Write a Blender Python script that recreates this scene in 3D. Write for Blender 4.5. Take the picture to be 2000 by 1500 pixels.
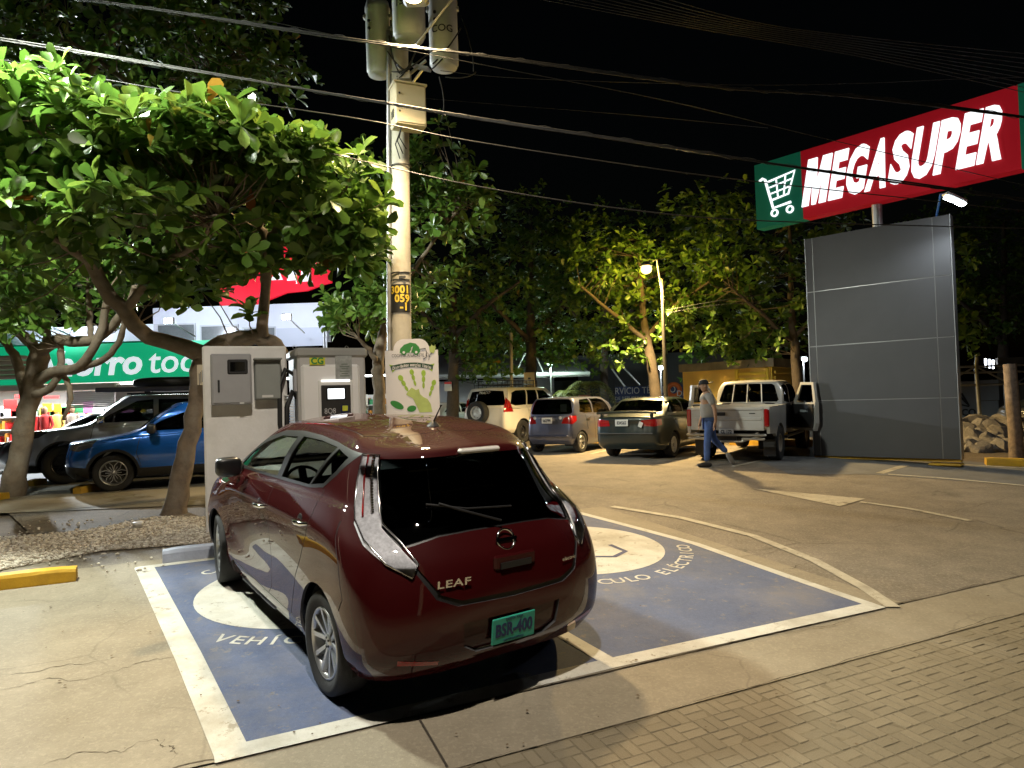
import bpy, bmesh, math, random
import numpy as np
from math import sin, cos, pi, radians, sqrt, atan2, exp, log
from mathutils import Vector, Matrix
random.seed(7); RNG = np.random.default_rng(7)
scene = bpy.context.scene
for o in list(bpy.data.objects): bpy.data.objects.remove(o)
COL = scene.collection

# ------------------------------------------------------------------ camera
CF, CP, CR, CH = 1350., .021857, .033474, 2.0202          # focal length in photo pixels, pitch, roll, height
_f = Vector((0, cos(CP), sin(CP))); _u = Vector((0, -sin(CP), cos(CP))); _r = Vector((1, 0, 0))
CAMR = _r*cos(CR) - _u*sin(CR); CAMU = _u*cos(CR) + _r*sin(CR); CAMF = _f
cam = bpy.data.cameras.new('camera'); camo = bpy.data.objects.new('camera', cam); COL.objects.link(camo)
camo.matrix_world = Matrix(((CAMR.x, CAMU.x, -CAMF.x, 0), (CAMR.y, CAMU.y, -CAMF.y, 0), (CAMR.z, CAMU.z, -CAMF.z, CH), (0, 0, 0, 1)))
cam.sensor_width = 36; cam.lens = 36*CF/2000; cam.clip_start = .05; cam.clip_end = 600
scene.camera = camo

# ------------------------------------------------------------------ night sky, a trace of moon, exposure
world = bpy.data.worlds.new('World'); scene.world = world; world.use_nodes = True
nt = world.node_tree; bg = nt.nodes['Background']
sky_n = nt.nodes.new('ShaderNodeTexSky'); sky_n.sky_type = 'NISHITA'; sky_n.sun_disc = False
sky_n.sun_elevation = radians(2); sky_n.sun_rotation = radians(200); sky_n.dust_density = 3
nt.links.new(sky_n.outputs[0], bg.inputs[0]); bg.inputs[1].default_value = .0009
sun = bpy.data.lights.new('moon', 'SUN'); sun.energy = .006; sun.angle = radians(.5); sun.color = (.8, .88, 1)
suno = bpy.data.objects.new('moon', sun); COL.objects.link(suno); suno.rotation_euler = (radians(40), 0, radians(20))
scene.view_settings.view_transform = 'Standard'; scene.view_settings.look = 'None'
scene.view_settings.exposure = 0.0; scene.view_settings.gamma = 1
scene.render.engine = 'CYCLES'
cy = scene.cycles; cy.use_denoising = True; cy.max_bounces = 6; cy.diffuse_bounces = 3; cy.glossy_bounces = 3
cy.transmission_bounces = 6; cy.transparent_max_bounces = 12; cy.sample_clamp_indirect = 4; cy.caustics_reflective = False; cy.caustics_refractive = False
try: cy.denoiser = 'OPENIMAGEDENOISE'
except Exception: pass

# ------------------------------------------------------------------ ground shape and pixel helpers
GX, GY = -.029781, .051493
def G(x, y):
    p = GX*x + GY*y; s = .06; c = .57; t = (c-p)/s
    return c - s*(t if t > 30 else math.log1p(exp(t)))
def pray(px, py): return CAMR*((px-1000)/CF) - CAMU*((py-750)/CF) + CAMF
def gp(px, py, h=0.):
    d = pray(px, py); t = 1.
    f = lambda t: CH + d.z*t - G(d.x*t, d.y*t) - h
    while t < 150 and f(t) > 0: t *= 1.03
    lo, hi = t/1.03, t
    for _ in range(30):
        m = (lo+hi)/2
        if f(m) > 0: lo = m
        else: hi = m
    return Vector((d.x*lo, d.y*lo, CH+d.z*lo))
def at(px, py, Y):
    d = pray(px, py); t = Y/d.y
    return Vector((d.x*t, Y, CH+d.z*t))

# ------------------------------------------------------------------ objects
def link(o, parent=None):
    COL.objects.link(o)
    if parent is not None: o.parent = parent
    return o
def tag(o, label=None, cat=None, group=None, kind=None):
    if label: o['label'] = label
    if cat: o['category'] = cat
    if group: o['group'] = group
    if kind: o['kind'] = kind
    return o
def thing(name, label, cat, loc=(0, 0, 0), rz=0., group=None, slope=False):
    o = bpy.data.objects.new(name, None); o.empty_display_size = .2; COL.objects.link(o)
    if slope:
        x, y = loc[0], loc[1]; e = .8
        n = Vector((-(G(x+e, y)-G(x-e, y))/(2*e), -(G(x, y+e)-G(x, y-e))/(2*e), 1)).normalized()
        fx = Vector((cos(rz), sin(rz), 0)); fx = (fx - n*fx.dot(n)).normalized(); ly = n.cross(fx)
        o.matrix_world = Matrix(((fx.x, ly.x, n.x, x), (fx.y, ly.y, n.y, y), (fx.z, ly.z, n.z, loc[2]), (0, 0, 0, 1)))
    else:
        o.location = loc; o.rotation_euler = (0, 0, rz)
    return tag(o, label, cat, group)
def copy_tree(o, parent=None):
    c = o.copy(); COL.objects.link(c)
    if parent is not None: c.parent = parent; c.matrix_parent_inverse = o.matrix_parent_inverse
    for ch in o.children: copy_tree(ch, c)
    return c

# ------------------------------------------------------------------ materials
MATS = {}
def M(name, col=(.5, .5, .5), rough=.5, metal=0., coat=0., var=0., vs=3., bump=0., bs=40., emit=None, es=0., spec=.5, trans=0., flake=0., dirt=None, dirts=1.2, dirta=.5):
    if name in MATS: return MATS[name]
    m = bpy.data.materials.new(name); m.use_nodes = True; t = m.node_tree; b = t.nodes['Principled BSDF']
    b.inputs['Base Color'].default_value = (*col, 1); b.inputs['Roughness'].default_value = rough; b.inputs['Metallic'].default_value = metal
    b.inputs['Coat Weight'].default_value = coat; b.inputs['Coat Roughness'].default_value = .04; b.inputs['Specular IOR Level'].default_value = spec
    tc = t.nodes.new('ShaderNodeTexCoord'); src = None
    if var:
        n = t.nodes.new('ShaderNodeTexNoise'); n.inputs['Scale'].default_value = vs; n.inputs['Detail'].default_value = 8; n.inputs['Roughness'].default_value = .65
        t.links.new(tc.outputs['Object'], n.inputs['Vector'])
        r = t.nodes.new('ShaderNodeValToRGB'); r.color_ramp.elements[0].position = .3; r.color_ramp.elements[1].position = .7
        r.color_ramp.elements[0].color = (*[c*(1-var) for c in col], 1); r.color_ramp.elements[1].color = (*[min(1, c*(1+var)) for c in col], 1)
        t.links.new(n.outputs[0], r.inputs[0]); src = r.outputs[0]
    if dirt:
        n = t.nodes.new('ShaderNodeTexNoise'); n.inputs['Scale'].default_value = dirts; n.inputs['Detail'].default_value = 9; n.inputs['Roughness'].default_value = .7
        t.links.new(tc.outputs['Object'], n.inputs['Vector'])
        r = t.nodes.new('ShaderNodeValToRGB'); r.color_ramp.elements[0].position = .42; r.color_ramp.elements[1].position = .75
        r.color_ramp.elements[0].color = (0, 0, 0, 1); r.color_ramp.elements[1].color = (dirta,)*3+(1,)
        t.links.new(n.outputs[0], r.inputs[0])
        mx = t.nodes.new('ShaderNodeMix'); mx.data_type = 'RGBA'; mx.inputs[6].default_value = (*col, 1); mx.inputs[7].default_value = (*dirt, 1)
        t.links.new(r.outputs[0], mx.inputs[0])
        if src: t.links.new(src, mx.inputs[6])
        src = mx.outputs[2]
    if src: t.links.new(src, b.inputs['Base Color'])
    if bump:
        n = t.nodes.new('ShaderNodeTexNoise'); n.inputs['Scale'].default_value = bs; n.inputs['Detail'].default_value = 6
        t.links.new(tc.outputs['Object'], n.inputs['Vector'])
        bp = t.nodes.new('ShaderNodeBump'); bp.inputs['Strength'].default_value = bump; bp.inputs['Distance'].default_value = .01
        t.links.new(n.outputs[0], bp.inputs['Height']); t.links.new(bp.outputs[0], b.inputs['Normal'])
    if emit: b.inputs['Emission Color'].default_value = (*emit, 1); b.inputs['Emission Strength'].default_value = es
    if trans: b.inputs['Transmission Weight'].default_value = trans
    MATS[name] = m; return m
def glass(name, tint=(.8, .9, .9), keep=.8, rough=.02):
    """thin pane: see-through tint plus a sharp surface reflection"""
    if name in MATS: return MATS[name]
    m = bpy.data.materials.new(name); m.use_nodes = True; t = m.node_tree; t.nodes.clear()
    out = t.nodes.new('ShaderNodeOutputMaterial'); mix = t.nodes.new('ShaderNodeMixShader'); tr = t.nodes.new('ShaderNodeBsdfTransparent')
    gl = t.nodes.new('ShaderNodeBsdfGlossy'); fr = t.nodes.new('ShaderNodeFresnel'); fr.inputs[0].default_value = 1.5
    tr.inputs[0].default_value = (*[c*keep for c in tint], 1); gl.inputs['Roughness'].default_value = rough
    t.links.new(fr.outputs[0], mix.inputs[0]); t.links.new(tr.outputs[0], mix.inputs[1]); t.links.new(gl.outputs[0], mix.inputs[2]); t.links.new(mix.outputs[0], out.inputs[0])
    MATS[name] = m; return m
def glow(name, col, s):
    if name in MATS: return MATS[name]
    m = bpy.data.materials.new(name); m.use_nodes = True; t = m.node_tree; t.nodes.clear()
    out = t.nodes.new('ShaderNodeOutputMaterial'); e = t.nodes.new('ShaderNodeEmission'); e.inputs[0].default_value = (*col, 1); e.inputs[1].default_value = s
    t.links.new(e.outputs[0], out.inputs[0]); MATS[name] = m; return m

# ------------------------------------------------------------------ mesh building
def rotz(a): return Matrix.Rotation(a, 3, 'Z')
class MB:
    def __init__(s): s.v = []; s.f = []; s.sm = []
    def add(s, vs, fs, smooth=False):
        k = len(s.v); s.v += [tuple(v) for v in vs]; s.f += [tuple(i+k for i in f) for f in fs]; s.sm += [smooth]*len(fs); return s
    def box(s, c, d, rz=0., bev=0., R=None):
        R = R or rotz(rz); c = Vector(c); hx, hy, hz = d[0]/2, d[1]/2, d[2]/2
        if bev <= 0:
            P = [Vector((x, y, z)) for x in (-hx, hx) for y in (-hy, hy) for z in (-hz, hz)]
            s.add([c+R@p for p in P], [(0, 1, 3, 2), (4, 6, 7, 5), (0, 4, 5, 1), (2, 3, 7, 6), (0, 2, 6, 4), (1, 5, 7, 3)]); return s
        b = min(bev, hx*.95, hy*.95, hz*.95); P = []; idx = {}
        for ax in range(3):
            for sx in (-1, 1):
                for sy in (-1, 1):
                    for sz in (-1, 1):
                        q = [sx*hx, sy*hy, sz*hz]; sg = (sx, sy, sz)
                        for k in range(3):
                            if k != ax: q[k] -= sg[k]*b
                        idx[(ax, sx, sy, sz)] = len(P); P.append(Vector(q))
        F = []
        for ax in range(3):
            o = [k for k in range(3) if k != ax]
            for sg in (-1, 1):
                q = []
                for (a, bb) in ((-1, -1), (1, -1), (1, 1), (-1, 1)):
                    t = [0, 0, 0]; t[ax] = sg; t[o[0]] = a; t[o[1]] = bb; q.append(idx[(ax, *t)])
                F.append(tuple(q))
            for a in (-1, 1):
                for bb in (-1, 1):
                    q = []
                    for w, axx in ((-1, o[0]), (1, o[0]), (1, o[1]), (-1, o[1])):
                        t = [0, 0, 0]; t[ax] = w; t[o[0]] = a; t[o[1]] = bb; q.append(idx[(axx, *t)])
                    F.append(tuple(q))
        for sx in (-1, 1):
            for sy in (-1, 1):
                for sz in (-1, 1): F.append(tuple(idx[(ax, sx, sy, sz)] for ax in range(3)))
        FF = []
        for f in F:
            n = (P[f[1]]-P[f[0]]).cross(P[f[2]]-P[f[0]]); cc = sum((P[i] for i in f), Vector())/len(f)
            FF.append(f if n.dot(cc) > 0 else f[::-1])
        s.add([c+R@p for p in P], FF); return s
    def tube(s, pts, r, n=8, caps=True, smooth=True):
        pts = [Vector(p) for p in pts]; rr = r if hasattr(r, '__len__') else [r]*len(pts); vs = []; fs = []
        prev = None
        for i, p in enumerate(pts):
            d = (pts[min(i+1, len(pts)-1)]-pts[max(i-1, 0)])
            if d.length < 1e-9: d = Vector((0, 0, 1))
            d.normalize()
            if prev is None:
                a = Vector((0, 0, 1)) if abs(d.z) < .9 else Vector((1, 0, 0)); u = d.cross(a).normalized()
            else: u = (prev - d*prev.dot(d)).normalized()
            prev = u; w = d.cross(u)
            for k in range(n):
                t = 2*pi*k/n; vs.append(p+(u*cos(t)+w*sin(t))*rr[i])
        for i in range(len(pts)-1):
            for k in range(n): fs.append((i*n+k, i*n+(k+1) % n, (i+1)*n+(k+1) % n, (i+1)*n+k))
        s.add(vs, fs, smooth)
        if caps:
            m = len(pts)-1; s.add([vs[k] for k in range(n)], [tuple(range(n))[::-1]]); s.add([vs[m*n+k] for k in range(n)], [tuple(range(n))])
        return s
    def lathe(s, prof, n=24, axis='Z', c=(0, 0, 0), smooth=True, R=None, close=False):
        vs = []; fs = []; c = Vector(c); m = len(prof)
        for k in range(n):
            t = 2*pi*k/n
            for (r, h) in prof:
                p = Vector((r*cos(t), r*sin(t), h)) if axis == 'Z' else Vector((r*cos(t), h, r*sin(t))) if axis == 'Y' else Vector((h, r*cos(t), r*sin(t)))
                vs.append(c+(R@p if R else p))
        for k in range(n):
            for i in range(m if close else m-1): 
                i2 = (i+1) % m; fs.append((k*m+i, ((k+1) % n)*m+i, ((k+1) % n)*m+i2, k*m+i2))
        s.add(vs, fs, smooth); return s
    def prism(s, poly, fn, d0, d1):
        """poly of 2D points, fn(u,v,w) -> 3D, between w=d0 and w=d1"""
        n = len(poly); a = [fn(u, v, d0) for u, v in poly]; b = [fn(u, v, d1) for u, v in poly]
        s.add(a+b, [tuple(range(n))[::-1], tuple(range(n, 2*n))]+[(i, (i+1) % n, n+(i+1) % n, n+i) for i in range(n)]); return s
    def mesh(s, name, fix=False):
        me = bpy.data.meshes.new(name); me.from_pydata(s.v, [], s.f)
        me.polygons.foreach_set('use_smooth', s.sm)
        if fix:
            bm = bmesh.new(); bm.from_mesh(me); bmesh.ops.recalc_face_normals(bm, faces=bm.faces); bm.to_mesh(me); bm.free()
        me.update(); return me
    def build(s, name, mat, parent=None, fix=True, loc=None):
        me = s.mesh(name, fix); me.materials.append(mat)
        o = bpy.data.objects.new(name, me); link(o, parent)
        if loc is not None: o.location = loc
        return o
def omesh(name, me, parent=None, mw=None):
    o = bpy.data.objects.new(name, me); link(o, parent)
    if mw is not None: o.matrix_basis = mw
    return o
def bx(name, c, d, mat, parent=None, rz=0., bev=0.): return MB().box(c, d, rz, bev).build(name, mat, parent, fix=False)
def tb(name, pts, r, mat, parent=None, n=8): return MB().tube(pts, r, n).build(name, mat, parent)

def text_geo(s, size=1., shear=0., offset=0., space=1., align='CENTER', extrude=0., res=3, xs=1.):
    cu = bpy.data.curves.new('t', 'FONT'); cu.body = s; cu.size = size; cu.shear = shear; cu.offset = offset; cu.space_character = space
    cu.align_x = align; cu.align_y = 'CENTER'; cu.extrude = extrude; cu.resolution_u = res
    o = bpy.data.objects.new('t', cu); COL.objects.link(o)
    dg = bpy.context.evaluated_depsgraph_get(); dg.update()
    me = bpy.data.meshes.new_from_object(o.evaluated_get(dg))
    vs = [(v.co.x*xs, v.co.y, v.co.z) for v in me.vertices]; fs = [tuple(p.vertices) for p in me.polygons]
    bpy.data.objects.remove(o); bpy.data.curves.remove(cu); bpy.data.meshes.remove(me)
    return vs, fs
def text(name, s, mat, origin, ux, uy, size, parent=None, mb=None, **k):
    """letters as a mesh in the plane origin + x*ux + y*uy, raised along the plane's normal"""
    vs, fs = text_geo(s, size, **k); ux = Vector(ux).normalized(); uy = Vector(uy).normalized(); un = ux.cross(uy); o = Vector(origin)
    P = [o+ux*x+uy*y+un*z for x, y, z in vs]
    if mb is not None: mb.add(P, fs); return mb
    return MB().add(P, fs).build(name, mat, parent, fix=False)
def lamp(name, kind, loc, power, col, parent=None, size=.1, target=None, spot=None, blend=.6):
    L = bpy.data.lights.new(name, kind); L.energy = power; L.color = col
    if kind in ('POINT', 'SPOT'): L.shadow_soft_size = size
    if kind == 'AREA': L.shape = 'RECTANGLE'; L.size = size[0]; L.size_y = size[1]
    if kind == 'SPOT': L.spot_size = spot; L.spot_blend = blend
    o = bpy.data.objects.new(name, L); COL.objects.link(o); o.location = loc
    if target is not None: o.rotation_euler = (Vector(target)-Vector(loc)).to_track_quat('-Z', 'Y').to_euler()
    if parent is not None: o.parent = parent; o.location = Vector(loc)-parent.location      # lamp roots are never rotated
    return o
# ------------------------------------------------------------------ vehicles: a half body lofted through rings, cut into panels
def crom(P, n, tens=.5):
    """interpolate rows of P (k,d) at n samples, even in index"""
    P = np.asarray(P, float); k = len(P); t = np.linspace(0, k-1, n); i = np.minimum(t.astype(int), k-2); f = (t-i)[:, None]
    p0 = P[np.maximum(i-1, 0)]; p1 = P[i]; p2 = P[i+1]; p3 = P[np.minimum(i+2, k-1)]
    m1 = (p2-p0)*tens; m2 = (p3-p1)*tens
    return (2*f**3-3*f**2+1)*p1+(f**3-2*f**2+f)*m1+(-2*f**3+3*f**2)*p2+(f**3-f**2)*m2
def loft(net, nu, nv):
    net = np.asarray(net, float)                                   # rings x columns x 3
    a = np.stack([crom(r, nu, .46) for r in net])                  # rings x nu x 3
    g = np.stack([crom(a[:, j], nv, .42) for j in range(nu)], 1)   # nv x nu x 3
    g[:, 0, 1] = 0; g[:, -1, 1] = 0; g[-1, :, 1] = 0; g[:, :, 1] = np.maximum(g[:, :, 1], 0)
    return g
def body_bmesh(net, nu, nv):
    g = loft(net, nu, nv); bm = bmesh.new(); nv, nu = g.shape[:2]
    V = [[bm.verts.new(g[i, j]) for j in range(nu)] for i in range(nv)]
    for i in range(nv-1):
        for j in range(nu-1):
            try: bm.faces.new((V[i][j], V[i][j+1], V[i+1][j+1], V[i+1][j]))
            except ValueError: pass
    bmesh.ops.remove_doubles(bm, verts=bm.verts, dist=1e-4)
    bm.normal_update()
    c = Vector((net[0][5][0], 0, .6))
    if sum(1 for f in bm.faces if f.normal.dot(f.calc_center_median()-c) > 0) < len(bm.faces)/2:
        for f in bm.faces: f.normal_flip()
        bm.normal_update()
    return bm
def inpoly(x, y, P):
    c = False; j = len(P)-1
    for i in range(len(P)):
        if (P[i][1] > y) != (P[j][1] > y) and x < (P[j][0]-P[i][0])*(y-P[i][1])/(P[j][1]-P[i][1])+P[i][0]: c = not c
        j = i
    return c
def cut(bm, lay, reg, pts, d, only=(0,), cond=None, face=.05):
    """give region number reg to the faces inside the outline pts (3D points, seen along -d), splitting faces at the outline"""
    d = Vector(d).normalized(); a = Vector((0, 0, 1)) if abs(d.z) < .9 else Vector((1, 0, 0))
    e1 = a.cross(d).normalized(); e2 = d.cross(e1)
    P = [Vector(p) for p in pts]; Q = [(p.dot(e1), p.dot(e2)) for p in P]; n = len(P)
    lox = min(q[0] for q in Q)-.03; hix = max(q[0] for q in Q)+.03; loy = min(q[1] for q in Q)-.03; hiy = max(q[1] for q in Q)+.03
    def cand(lx, hx, ly, hy):
        r = []
        for f in bm.faces:
            if f[lay] in only and f.normal.dot(d) > face and (cond is None or cond(f.calc_center_median())):
                xs = [v.co.dot(e1) for v in f.verts]
                if max(xs) < lx or min(xs) > hx: continue
                ys = [v.co.dot(e2) for v in f.verts]
                if max(ys) < ly or min(ys) > hy: continue
                r.append(f)
        return r
    for i in range(n):
        p, q = P[i], P[(i+1) % n]; nn = (q-p).cross(d)
        if nn.length < 1e-7: continue
        a0, a1 = Q[i], Q[(i+1) % n]; m = .004
        fs = cand(min(a0[0], a1[0])-m, max(a0[0], a1[0])+m, min(a0[1], a1[1])-m, max(a0[1], a1[1])+m)
        if not fs: continue
        ge = set(fs)
        for f in fs: ge.update(f.edges); ge.update(f.verts)
        bmesh.ops.bisect_plane(bm, geom=list(ge), dist=1e-5, plane_co=p, plane_no=nn.normalized())
    bm.normal_update()
    for f in cand(lox, hix, loy, hiy):
        c = f.calc_center_median()
        if inpoly(c.dot(e1), c.dot(e2), Q): f[lay] = reg
def side(pts): return [(x, 1., z) for x, z in pts]
def rear(pts): return [(-1., y, z) for y, z in pts]
def circ(cx, cz, r, n=28): return [(cx+r*cos(2*pi*k/n), cz+r*sin(2*pi*k/n)) for k in range(n)]
def part_mesh(bm, lay, regs, name, mats, sides='both', push=0., thick=0., inner=None):
    """mesh of some regions: 'both' = mirrored and joined, 'L' or 'R' = that half alone"""
    fs = [f for f in bm.faces if f[lay] in regs]; vid = {}; vs = []; ns = []; F = []
    for f in fs:
        r = []
        for v in f.verts:
            if v not in vid:
                nn = v.normal.copy()
                if v.co.y < 1e-4: nn.y = 0
                nn.normalize(); vid[v] = len(vs); vs.append(v.co+nn*push); ns.append(nn)
            r.append(vid[v])
        F.append(tuple(r))
    V = []; N = []; FF = []
    if sides in ('both', 'L'): V += vs; N += ns; FF += F
    if sides in ('both', 'R'):
        k = len(V); mp = {}
        for i, v in enumerate(vs):
            if sides == 'both' and v.y < 1e-4: mp[i] = i; continue
            mp[i] = len(V); V.append(Vector((v.x, -v.y, v.z))); n = ns[i]; N.append(Vector((n.x, -n.y, n.z)))
        FF += [tuple(mp[i] for i in f)[::-1] for f in F]
    me = bpy.data.meshes.new(name)
    if thick:                                                       # a skin with an inside face and closed edges
        k = len(V); m = len(FF); V2 = [V[i]-N[i]*thick for i in range(k)]; ed = {}
        for f in FF:
            for i in range(len(f)): ed[(f[i], f[(i+1) % len(f)])] = 1
        rim = [(b, a, a+k, b+k) for (a, b) in ed if (b, a) not in ed]
        me.from_pydata(V+V2, [], FF+[tuple(i+k for i in f[::-1]) for f in FF]+rim)
        me.polygons.foreach_set('use_smooth', [True]*(2*m)+[False]*len(rim))
        if inner: me.polygons.foreach_set('material_index', [0]*m+[1]*(m+len(rim)))
    else:
        me.from_pydata(V, [], FF); me.polygons.foreach_set('use_smooth', [True]*len(FF))
    me.update()
    if not thick: me.normals_split_custom_set_from_vertices([tuple(n) for n in N])
    else:
        ln = []
        for q, p in enumerate(me.polygons):
            for i in p.vertices: ln.append(tuple(N[i]) if q < m else tuple(-N[i-k]) if q < 2*m else tuple(p.normal))
        me.normals_split_custom_set(ln)
    me.materials.append(mats)
    if inner: me.materials.append(inner)
    return me

def wheel_meshes(r, w, rim, kind, mt, mr, md):
    """tyre, rim and hub meshes, axis along +y outward, centre at origin"""
    ti = MB(); h = w/2
    ti.lathe([(rim*.97, -h*.8), (rim+.012, -h*.9), (r*.86, -h*1.02), (r*.95, -h*.98), (r*.99, -h*.8), (r, -h*.45), (r, h*.45), (r*.99, h*.8), (r*.95, h*.98), (r*.86, h*1.02), (rim+.012, h*.9), (rim*.97, h*.8)], 40, 'Y')
    tm = ti.mesh('tyre', True); tm.materials.append(mt)
    rm = MB(); rm.lathe([(rim*.98, -h*.7), (rim*.98, h*.85), (rim*.93, h*.88), (rim*.88, h*.6), (rim*.84, -h*.2), (rim*.84, -h*.7)], 40, 'Y')
    def spoke(t0, t1, r0, r1, y0, y1, wd0, wd1, dp=.02):
        a0 = Vector((cos(t0), 0, sin(t0))); a1 = Vector((cos(t1), 0, sin(t1))); p0 = a0*r0; p1 = a1*r1
        u = (p1-p0).normalized(); s = Vector((u.z, 0, -u.x)); P = []
        for p, y, wd in ((p0, y0, wd0), (p1, y1, wd1)):
            for sx, yy in ((-1, 0), (-.6, dp), (.6, dp), (1, 0)): P.append(p+s*(wd*sx)+Vector((0, y-dp+yy, 0)))
        rm.add(P, [(0, 1, 5, 4), (1, 2, 6, 5), (2, 3, 7, 6), (0, 3, 2, 1), (4, 5, 6, 7), (0, 4, 7, 3)])
    hy = h*.55
    if kind == 'five_pair':
        for k in range(5):
            t = pi/2+2*pi*k/5
            for s in (-1, 1): spoke(t+s*.16, t+s*.30, rim*.16, rim*.94, hy, h*.8, rim*.075, rim*.11, .03)
        rm.lathe([(0, hy+.012), (rim*.16, hy+.010), (rim*.24, hy), (rim*.26, hy-.05)], 24, 'Y')
    elif kind == 'mesh':
        for k in range(6):
            t = pi/2+2*pi*k/6
            for s in (-1, 1):
                spoke(t, t+s*.14, rim*.2, rim*.6, hy, h*.62, rim*.035, rim*.03); spoke(t+s*.14, t+s*.40, rim*.58, rim*.95, h*.62, h*.8, rim*.03, rim*.03); 
            spoke(t+pi/6, t+pi/6, rim*.2, rim*.55, hy, h*.6, rim*.03, rim*.03)
        rm.lathe([(0, hy+.01), (rim*.2, hy), (rim*.22, hy-.04)], 24, 'Y')
    elif kind == 'steel':
        rm.lathe([(rim*.86, h*.2), (rim*.80, h*.35), (rim*.62, h*.6), (rim*.40, h*.62), (rim*.32, h*.3), (rim*.18, h*.25), (0, h*.28)], 32, 'Y')
    else:
        n = 6 if kind == 'six' else 5
        for k in range(n):
            t = pi/2+2*pi*k/n; spoke(t, t, rim*.15, rim*.94, hy, h*.75, rim*.15, rim*.10, .025)
        rm.lathe([(0, hy+.01), (rim*.22, hy), (rim*.24, hy-.04)], 24, 'Y')
    rmm = rm.mesh('rim', True); rmm.materials.append(mr)
    bk = MB(); bk.lathe([(rim*.9, -h*.3), (rim*.2, -h*.25), (0, -h*.25)], 24, 'Y')
    if kind == 'steel':
        for k in range(7):
            t = 2*pi*k/7; bk.lathe([(0, 0), (rim*.085, 0), (rim*.085, -.02)], 10, 'Y', c=(rim*.71*cos(t), h*.50, rim*.71*sin(t)))
    else:
        for k in range(5):
            t = 2*pi*k/5; bk.lathe([(0, .004), (rim*.035, .003), (rim*.035, -.02)], 8, 'Y', c=(rim*.13*cos(t), hy+.012, rim*.13*sin(t)))
    bkm = bk.mesh('brake_disc', True); bkm.materials.append(md)
    return tm, rmm, bkm
def add_wheels(root, wb, track, r, w, rim, kind, mt, mr, md, steer=0., xoff=0.):
    ms = wheel_meshes(r, w, rim, kind, mt, mr, md)
    for x, st in ((0, 0), (wb, steer)):
        for s in (1, -1):
            wl = bpy.data.objects.new('wheel', ms[0]); link(wl, root)
            wl.location = (x+xoff, s*(track/2-w/2), r); wl.rotation_euler = (0, 0, (0 if s > 0 else pi)+st)
            omesh('rim', ms[1], wl); omesh('brake_disc', ms[2], wl)
def arch_liner(root, wb, r, W, mat, ra, zc=None):
    for x in (0, wb):
        for s in (1, -1):
            m = MB(); n = 16; vs = []; fs = []
            for k in range(n+1):
                t = -.25+(pi+.5)*k/n
                for y in (W*.96, W-.36): vs.append((x+ra*cos(t), s*y, (zc or r)+ra*sin(t)))
            for k in range(n): fs.append((2*k, 2*k+1, 2*k+3, 2*k+2))
            m.add(vs, fs, True); m.build('wheel_arch', mat, root)
def genet(xF, xR, W, zb, zbelt, zroof, xcowl, zcowl, xwt, xrt, xrb, zrb, hood, deck, wr=.74, rise=.0, nose=.16, tailr=.12, wf=.97, mid=.52, bulge=.02):
    """rings for an ordinary car. xF nose, xR tail, W half width, xwt/xrt windscreen top and roof rear, xrb/zrb rear window base, hood/deck height at the ends"""
    fx, rx = xF, xR; L = xF-xR
    def ring(x0, x1, w, zs, rf, rr, wfr=wf, wre=.97):
        # zs: heights at front, front corner, front axle, A, B, rear axle, rear corner, rear
        l = x0-x1
        X = [x0, x0-rf*.25, x0-rf, x0-l*.22, x0-l*.38, x0-l*.56, x0-l*.78, x1+rr, x1+rr*.25, x1]
        Y = [0, w*.6, w*wfr*.93, w*.99, w, w, w*.99, w*wre*.93, w*.6, 0]
        return [(X[i], Y[i], zs[i]) for i in range(10)]
    def lin(a, b, c, d): return [a, a, a+(b-a)*.35, b, b+(c-b)*.35, b+(c-b)*.65, c, c+(d-c)*.65, d, d]
    q = zb
    r0 = ring(fx-.10, rx+.09, W*.92, lin(q, q, q, q+.04), nose*2.2, tailr*2.2)
    r1 = ring(fx-.01, rx+.015, W*.985, lin(q+.13, q+.13, q+.13, q+.16), nose*1.9, tailr*1.9)
    r2 = ring(fx, rx, W, lin(mid, mid+.02, mid+.02, mid+.06), nose*1.8, tailr*1.8)
    r3 = ring(fx-.05, rx+.02, W*.995, lin(hood-.10, zbelt-.2, zbelt-.17, min(deck-.12, zbelt-.15)), nose*1.9, tailr*1.8)
    r4 = ring(fx-.14, rx+.05, W*.955, lin(hood, zbelt-.05, zbelt-.01+rise*.5, deck), nose*2.2, tailr*1.8)
    def up(x0, x1, w, z0, zA, zB, z1, x3, x6):
        X = [x0, x0-.03, x0-.12, x3, x3-(x3-x6)*.30, x3-(x3-x6)*.62, x6, x1+.10, x1+.03, x1]
        Y = [0, w*.55, w*.90, w*.985, w, w, w*.985, w*.90, w*.55, 0]
        Z = [z0, z0, z0-.005, zA, zA+(zB-zA)*.3, zA+(zB-zA)*.6, zB, z1-.005, z1, z1]
        return [(X[i], Y[i], Z[i]) for i in range(10)]
    r5 = up(xcowl, xrb, W*.915, zcowl, zbelt+.01, zbelt+.03+rise, zrb, xcowl-.30, xrb+.30)
    f = .55
    xm0 = xcowl+(xwt-xcowl)*f; xm1 = xrb+(xrt-xrb)*f; zm = zcowl+(zroof-zcowl)*f
    r6 = up(xm0, xm1, W*(.915*(1-f)+wr*1.03*f)+bulge, zm, zm, zm+.01, zrb+(zroof-.05-zrb)*f, xm0-.22, xm1+.22)
    r7 = up(xwt, xrt, W*wr, zroof-.05, zroof-.075, zroof-.075, zroof-.055, xwt-.22, xrt+.22)
    r8 = up(xwt-.10, xrt+.10, W*wr*.82, zroof-.018, zroof-.022, zroof-.024, zroof-.024, xwt-.30, xrt+.30)
    xa, xb = xwt-.2, xrt+.2
    r9 = [(xa+(xb-xa)*k/9, 0, zroof) for k in range(10)]
    return [r0, r1, r2, r3, r4, r5, r6, r7, r8, r9]
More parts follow.
